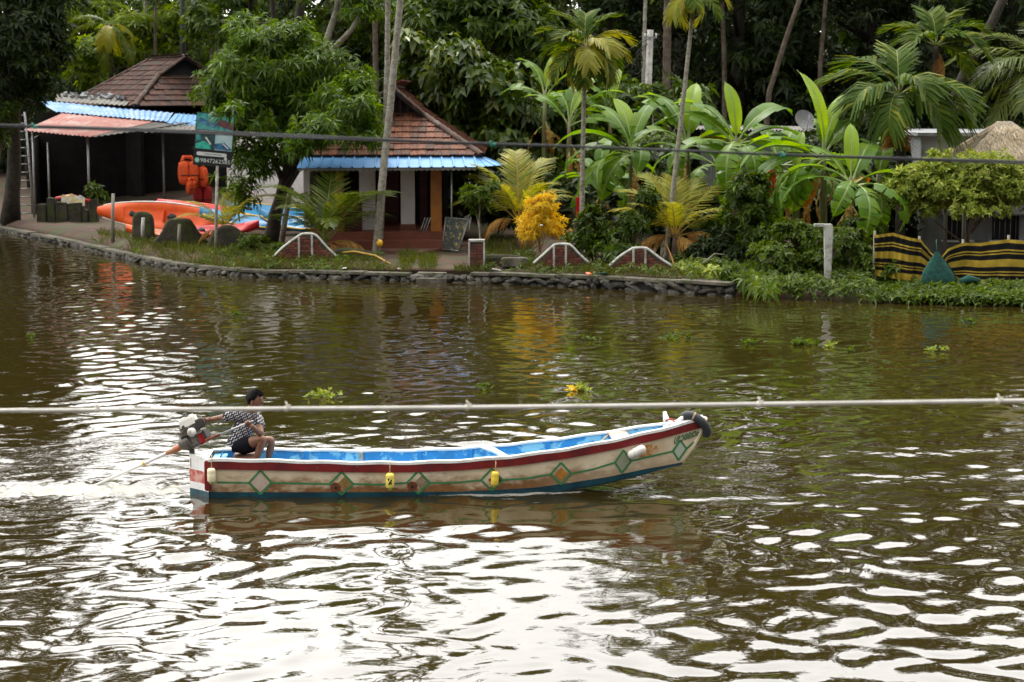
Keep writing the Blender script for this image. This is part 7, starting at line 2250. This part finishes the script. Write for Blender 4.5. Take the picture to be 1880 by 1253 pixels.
def boatman():
    d0 = BL_(450, 800).y
    def j(px, py, dy=0.0): return A(px, py, d0 + dy)
    root = thing('person', 'seated boatman in dark patterned shirt and black shorts gripping the tiller', 'person', j(440, 830))
    off = root.location
    skin = mat('skin', (.16, .066, .034), .48, (.21, .09, .048), 8)
    hairm = mat('hair', (.004, .0035, .0035), .75, bump=.6, bscale=60, spec=.15)
    pelvis, waist, chest, upper = j(437, 819, .0), j(441, 800, .0), j(450, 775, -.01), j(456, 761, 0)
    neck, hbase, hmid, htop = j(462, 751, -.02), j(465, 745, -.03), j(469, 735, -.04), j(468, 724, -.03)
    rs, re, rw = j(428, 762, -.12), j(404, 768, -.03), j(385, 771, .02)
    ls, le, lw = j(474, 765, .10), j(479, 797, -.20), TILLER + Vector((.075, -.03, -.055))
    rh, rk, ra, rf = j(436, 823, -.11), j(484, 804, -.28), j(468, 850, -.20), j(482, 868, -.24)
    lh, lk, la, lf = j(444, 823, .12), j(500, 806, .10), j(492, 846, .12), j(508, 862, .10)
    N = [(pelvis, .13), (waist, (.125, .12)), (chest, (.14, .13)), (upper, (.10, .10)), (neck, .058), (hbase, .062),
         (hmid, (.088, .098)), (htop, (.075, .085)),
         (rs, .062), (re, .045), (rw, .030), (ls, .062), (le, .044), (lw, .030),
         (rh, .095), (rk, .064), (ra, .042), (rf, .035), (lh, .095), (lk, .064), (la, .042), (lf, .035)]
    E = [(0, 1), (1, 2), (2, 3), (3, 4), (4, 5), (5, 6), (6, 7), (3, 8), (8, 9), (9, 10), (3, 11), (11, 12), (12, 13), (0, 14), (14, 15), (15, 16), (16, 17), (0, 18), (18, 19), (19, 20), (20, 21)]
    # calves
    def mid(a, b, f, r):
        i = len(N); N.append((N[a][0].lerp(N[b][0], f), r)); E.remove((a, b)); E.extend([(a, i), (i, b)])
    mid(15, 16, .35, .060); mid(19, 20, .35, .060); mid(14, 15, .5, .083); mid(18, 19, .5, .083); mid(9, 10, .35, .043); mid(12, 13, .35, .042)
    body = skin_mesh('body', N, E)
    bm = bmesh.new(); bm.from_mesh(body)
    def merge(me):
        bm.from_mesh(me); bpy.data.meshes.remove(me)
    # face looking towards the bow, a little to the camera
    fd = Vector((.93, -.36, -.05)).normalized(); sd = fd.cross(Vector((0, 0, 1))).normalized(); ud = sd.cross(fd)
    fm = Matrix((fd, sd, ud)).transposed()
    hc = hmid + Vector((0, 0, -.005))
    def face(c, r, nu=10, nv=8):
        c = [q * 1.06 for q in c]; r = [q * 1.06 for q in r]
        mb = MB(); mb.ell(tuple(hc + fm @ Vector(c)), r, fm, nu=nu, nv=nv); merge(mb.mesh('f', skin))
    face((.012, 0, -.005), (.090, .072, .108), 16, 12)      # skull and face
    face((.045, 0, -.075), (.05, .05, .045))                # jaw
    face((.098, 0, -.018), (.022, .016, .026))              # nose tip
    face((.090, 0, .004), (.012, .011, .032))               # nose bridge
    face((.086, 0, -.056), (.014, .025, .010))              # lips
    face((.070, 0, .030), (.02, .055, .012))                # brow
    face((-.005, .074, -.012), (.020, .012, .032)); face((-.005, -.074, -.012), (.020, .012, .032))   # ears
    # hands: palm and five fingers each
    def hand(w, palm_c, fingers, thumb):
        n = [(w, .028), (w.lerp(palm_c, .6), .033), (palm_c, .036)]; e = [(0, 1), (1, 2)]
        merge(skin_mesh('h', n, e, 1, 1))
        for ch in fingers + [thumb]:
            merge(skin_mesh('h', [(q, .0105 - .001 * i) for i, q in enumerate([palm_c.lerp(ch[0], .55)] + ch)], [(i, i + 1) for i in range(len(ch))], 0, 1))
    # left hand closed round the tiller
    tdir = (TILLER - j(377, 809, -.10)).normalized(); side = tdir.cross(Vector((0, 1, 0))).normalized()
    if side.z < 0: side = -side
    pc = TILLER + side * -.030 + Vector((.012, .012, 0))
    fg = []
    for k in range(4):
        b = TILLER + tdir * (.030 - .020 * k)
        ln = (.9, 1.0, .95, .8)[k]
        fg.append([b + Vector((.0, -.034, -.012)), b + side * .018 * ln + Vector((0, -.036, 0)), b + side * .034 * ln + Vector((0, -.008, 0)), b + side * .026 + Vector((0, .018, 0))])
    hand(lw, pc, fg, [pc + tdir * .045 + side * .02, TILLER + tdir * .07 + side * .045, TILLER + tdir * .072 + side * .072])
    # right hand on the throttle of the engine
    pr = j(378, 772, .01)
    fr = []
    for k in range(4):
        b = pr + Vector((-.035, -.035 + .022 * k, .0))
        ln = (.85, 1, .95, .75)[k]
        fr.append([b, b + Vector((-.028 * ln, 0, -.006)), b + Vector((-.045 * ln, 0, -.03)), b + Vector((-.040 * ln, 0, -.05))])
    hand(rw, pr, fr, [pr + Vector((-.01, -.045, .0)), pr + Vector((-.03, -.06, -.012)), pr + Vector((-.05, -.058, -.025))])
    # feet toes are hidden inside the hull; a plain foot is enough for each
    for a, f_ in ((ra, rf), (la, lf)):
        mb = MB(); mb.ell(tuple(a.lerp(f_, .7)), (.12, .045, .04), nu=10, nv=7); merge(mb.mesh('f', skin))
    bm.to_mesh(body); bm.free()
    for v in body.vertices: v.co -= off
    body.materials.clear(); body.materials.append(skin)
    body.polygons.foreach_set('material_index', [0] * len(body.polygons)); body.polygons.foreach_set('use_smooth', [True] * len(body.polygons))
    link('body', body, root)
    # eyes and brows
    for s_ in (-1, 1):
        MB().ell(tuple(hc + fm @ Vector((.088, s_ * .030, .012))), (.008, .014, .007), fm, nu=8, nv=6).build('eye', hairm, root, world=True)
        MB().ell(tuple(hc + fm @ Vector((.088, s_ * .032, .034))), (.007, .022, .005), fm, nu=8, nv=6).build('eyebrow', hairm, root, world=True)
    MB().ell(tuple(hc + fm @ Vector((.092, 0, -.044))), (.010, .026, .005), fm, nu=8, nv=6).build('moustache', hairm, root, world=True)
    # hair: a cap with tufts, thicker on top
    rr = random.Random(4)
    hb_ = MB()
    def hf(v):
        b = 1 + .05 * math.sin(v.x * 23 + v.y * 17) + .04 * math.sin(v.z * 29 + v.x * 11)
        if v.z < .0 and v.x > -.25: b *= .78
        if v.x > .45 and v.z < .55: b *= .80
        return b
    hb_.ell(tuple(hc + fm @ Vector((-.020, 0, .026))), (.112, .096, .122), fm, nu=22, nv=16, fn=hf)
    for k in range(60):
        a = rr.uniform(0, 6.28); el = rr.uniform(.35, 1.5)
        dv = Vector((math.cos(a) * math.cos(el), math.sin(a) * math.cos(el), math.sin(el)))
        b = hc + fm @ (Vector((-.01, 0, .022)) + Vector((dv.x * .092, dv.y * .08, dv.z * .10)))
        t = b + fm @ (dv * .026 + Vector((.025, rr.uniform(-.02, .02), .004)))
        hb_.tube([b, b.lerp(t, .5) + fm @ Vector((0, 0, .006)), t], [.014, .011, .003], 5)
    hb_.build('hair', hairm, root, world=True)
    # shirt with zigzag print
    m, n, l, b = _nodes('shirt_print')
    tcn = n.new('ShaderNodeTexCoord')
    mp = n.new('ShaderNodeMapping'); mp.inputs['Rotation'].default_value = (0, R(28), 0); l.new(tcn.outputs['Object'], mp.inputs['Vector'])
    sp = n.new('ShaderNodeSeparateXYZ'); l.new(mp.outputs[0], sp.inputs[0])
    def math_(op, a, b_=None):
        q = n.new('ShaderNodeMath'); q.operation = op
        for i_, v_ in enumerate((a, b_)):
            if v_ is None: continue
            if isinstance(v_, (int, float)): q.inputs[i_].default_value = v_
            else: l.new(v_, q.inputs[i_])
        return q.outputs[0]
    ad = math_('ADD', sp.outputs['X'], math_('MULTIPLY', sp.outputs['Y'], .6))
    zig = math_('PINGPONG', math_('MULTIPLY', ad, 23.0), .5)
    ph = math_('FRACT', math_('ADD', math_('MULTIPLY', sp.outputs['Z'], 27.0), zig))
    gt = math_('LESS_THAN', ph, .30)
    gx = math_('GREATER_THAN', math_('FRACT', math_('MULTIPLY', ad, 11.5)), .16)
    mk = math_('MULTIPLY', gt, gx)
    x = n.new('ShaderNodeMix'); x.data_type = 'RGBA'; l.new(mk, x.inputs['Factor']); x.inputs[6].default_value = (.022, .020, .032, 1); x.inputs[7].default_value = (.62, .60, .60, 1)
    l.new(x.outputs[2], b.inputs['Base Color']); b.inputs['Roughness'].default_value = .85
    nz = n.new('ShaderNodeTexNoise'); nz.inputs['Scale'].default_value = 9; l.new(tcn.outputs['Object'], nz.inputs['Vector'])
    bp = n.new('ShaderNodeBump'); bp.inputs['Strength'].default_value = .5; bp.inputs['Distance'].default_value = .03; l.new(nz.outputs['Fac'], bp.inputs['Height']); l.new(bp.outputs[0], b.inputs['Normal'])
    hem = j(435, 822, .0)
    sN = [(waist, (.168, .16)), (hem, (.172, .16)), (chest, (.178, .165)), (upper, (.142, .13)), (neck.lerp(upper, .35), .082), (rs, .098), (rs.lerp(re, .35), .088), (rs.lerp(re, .72), .082), (ls, .088), (ls.lerp(le, .5), .08), (ls.lerp(le, .62), .082)]
    sh = skin_mesh('shirt', sN, [(0, 1), (0, 2), (2, 3), (3, 4), (3, 5), (5, 6), (6, 7), (3, 8), (8, 9), (9, 10)])
    for v in sh.vertices:
        w = v.co.copy()
        v.co += Vector((math.sin(w.z * 60 + w.x * 18), 0, math.sin(w.x * 50 + w.z * 20))) * .006 - off
    sh.materials.clear(); link('shirt', sh, root, [m])
    so_ = skin_mesh('shorts', [(pelvis, (.165, .15)), (pelvis + Vector((0.0, 0, -.05)), .15), (rh, .12), (rh.lerp(rk, .35), .112), (rh.lerp(rk, .62), .108), (lh, .12), (lh.lerp(lk, .35), .11), (lh.lerp(lk, .60), .106)],
                    [(0, 1), (0, 2), (2, 3), (3, 4), (0, 5), (5, 6), (6, 7)])
    for v in so_.vertices: v.co -= off
    so_.materials.clear(); link('shorts', so_, root, [mat('shorts_cloth', (.007, .007, .011), .9, bump=.4, bscale=14, spec=.1)])
boatman()

# ------------------------------------------------------------------ lines strung across in front
def strung(name, label, cat, pts, d, r, m, dy=0.0):
    W_ = [A(x, y, d) for x, y in smooth_outline(pts, 6)]
    root = thing(name, label, cat, W_[0])
    MB().tube(W_, r, 10).build('line', M[m], root, world=True)
    return root
mat('pipe_plastic', (.52, .50, .46), .45, (.40, .38, .34), 6)
pipe = strung('pipe', 'pale plastic pipe strung across the river in front of the boatman', 'pipe', [(-700, 756), (-200, 755), (0, 754.5), (525, 751), (860, 748.5), (1395, 742.5), (1880, 736), (2300, 730), (2800, 722)], 9.0, .0098, 'pipe_plastic')
for px, py in ((178, 753), (526, 751), (858, 748.5), (1393, 742.5), (1832, 736.8)):
    c = A(px, py, 9.0)
    mb = MB()
    for k in range(3): mb.lathe([(.0118, -.003), (.0150, 0), (.0118, .003)], tuple(c + Vector((.006 * (k - 1), 0, 0))), 10, Euler((0, math.pi / 2, 0)).to_matrix())
    mb.tube([c, c + Vector((.004, -.006, .020)), c + Vector((-.004, -.008, .034))], [.006, .005, .003], 5)
    mb.tube([c, c + Vector((.012, -.006, .014)), c + Vector((.020, -.004, .018))], [.004, .004, .002], 5)
    mb.build('tie', M['white_plastic'], pipe, world=True)
cabp = [(-700, 212), (-200, 224), (0, 230), (220, 236), (525, 248), (700, 256), (900, 264), (1070, 269.5), (1440, 284), (1880, 297), (2300, 308), (2800, 322)]
cab1 = strung('cable', 'upper strand of the dark twin cable crossing the whole picture', 'cable', cabp, 9.0, .0048, 'cable_black' if 'cable_black' in M else 'rubber')
cab2 = strung('cable', 'lower strand of the dark twin cable crossing the whole picture', 'cable', [(x, y + 2.4 + 1.6 * math.sin(x / 260.0)) for x, y in cabp], 9.03, .0045, 'rubber')
for px, py in ((64, 232.5), (905, 265), (1437, 285)):
    c = A(px, py, 9.0)
    mb = MB()
    for k in range(4): mb.lathe([(.006, -.003), (.0105, 0), (.006, .003)], tuple(c + Vector((.006 * (k - 1.5), 0, -.002))), 9, Euler((0, math.pi / 2, .2)).to_matrix())
    mb.tube([c, c + Vector((-.010, -.006, .012)), c + Vector((-.016, -.004, .010))], [.005, .004, .003], 5)
    mb.build('tie', mat('tie_green', (.02, .22, .15), .6) if 'tie_green' not in M else M['tie_green'], cab1, world=True)

# ------------------------------------------------------------------ floating weed
def hyacinth(label, px, py, w, n, m='leaf_weed', yellow=False):
    g = G(px, py, 0.0)
    root = thing('water_hyacinth', label, 'water plant', g, 'floating weed on the river')
    T = np.stack([RNG.normal(0, w * .45, n), RNG.normal(0, w * .40, n), rv(n, .01, .10)], 1)
    Ax = np.stack([RNG.normal(0, .35, n), RNG.normal(0, .35, n), np.ones(n)], 1)
    V, Q = rosettes(T, Ax, 5, .105, .06, (.1, 1.1), .1, .3)
    link('leaves', np_mesh('leaves', V, Q), root, [M[m]])
    mb = MB()
    for k in range(min(n, 12)):
        t = Vector(T[k]); mb.tube([(t.x * .6, t.y * .6, -.05), tuple(t)], [.012, .006], 5)
    mb.build('stems', M['stem_green'], root)['kind'] = 'stuff'
    if yellow:
        V, Q = rosettes(T[:4] + np.array([-.15, 0, .02]), Ax[:4], 4, .13, .07, (0, .8), .1, .3)
        link('yellow_leaves', np_mesh('yellow_leaves', V, Q), root, [M['leaf_yellow']])
hyacinth('small floating weed clump under the tall palm trunks reflection', 437, 581, .22, 10)
hyacinth('single floating plant near the left edge of the river', 59, 621, .12, 4)
hyacinth('loose pale floating weed straggling just behind the boatman', 588, 728, .40, 16, 'leaf_pale')
hyacinth('small floating weed between the boat and the house', 893, 716, .14, 6)
hyacinth('floating weed with orange yellow leaves behind the boat middle', 1070, 718, .28, 14, 'leaf_pale', True)
hyacinth('scattered floating weed right of the open middle water', 1238, 622, .30, 14)
hyacinth('upright small floating plant left of the big weed raft', 1375, 632, .15, 9)
hyacinth('largest raft of floating weed below the white post', 1473, 633, .32, 34)
hyacinth('small pale weed close to the right of the big raft', 1527, 637, .13, 6, 'leaf_pale')
hyacinth('tiny weed tuft lower right of the big raft', 1562, 647, .08, 4)
hyacinth('thin floating weed near the right bank', 1785, 594, .22, 7)
hyacinth('faint line of weed specks far right on the water', 1722, 645, .25, 6, 'leaf_pale')
hyacinth('thin floating weed left of the scattered clump', 1085, 625, .18, 6)
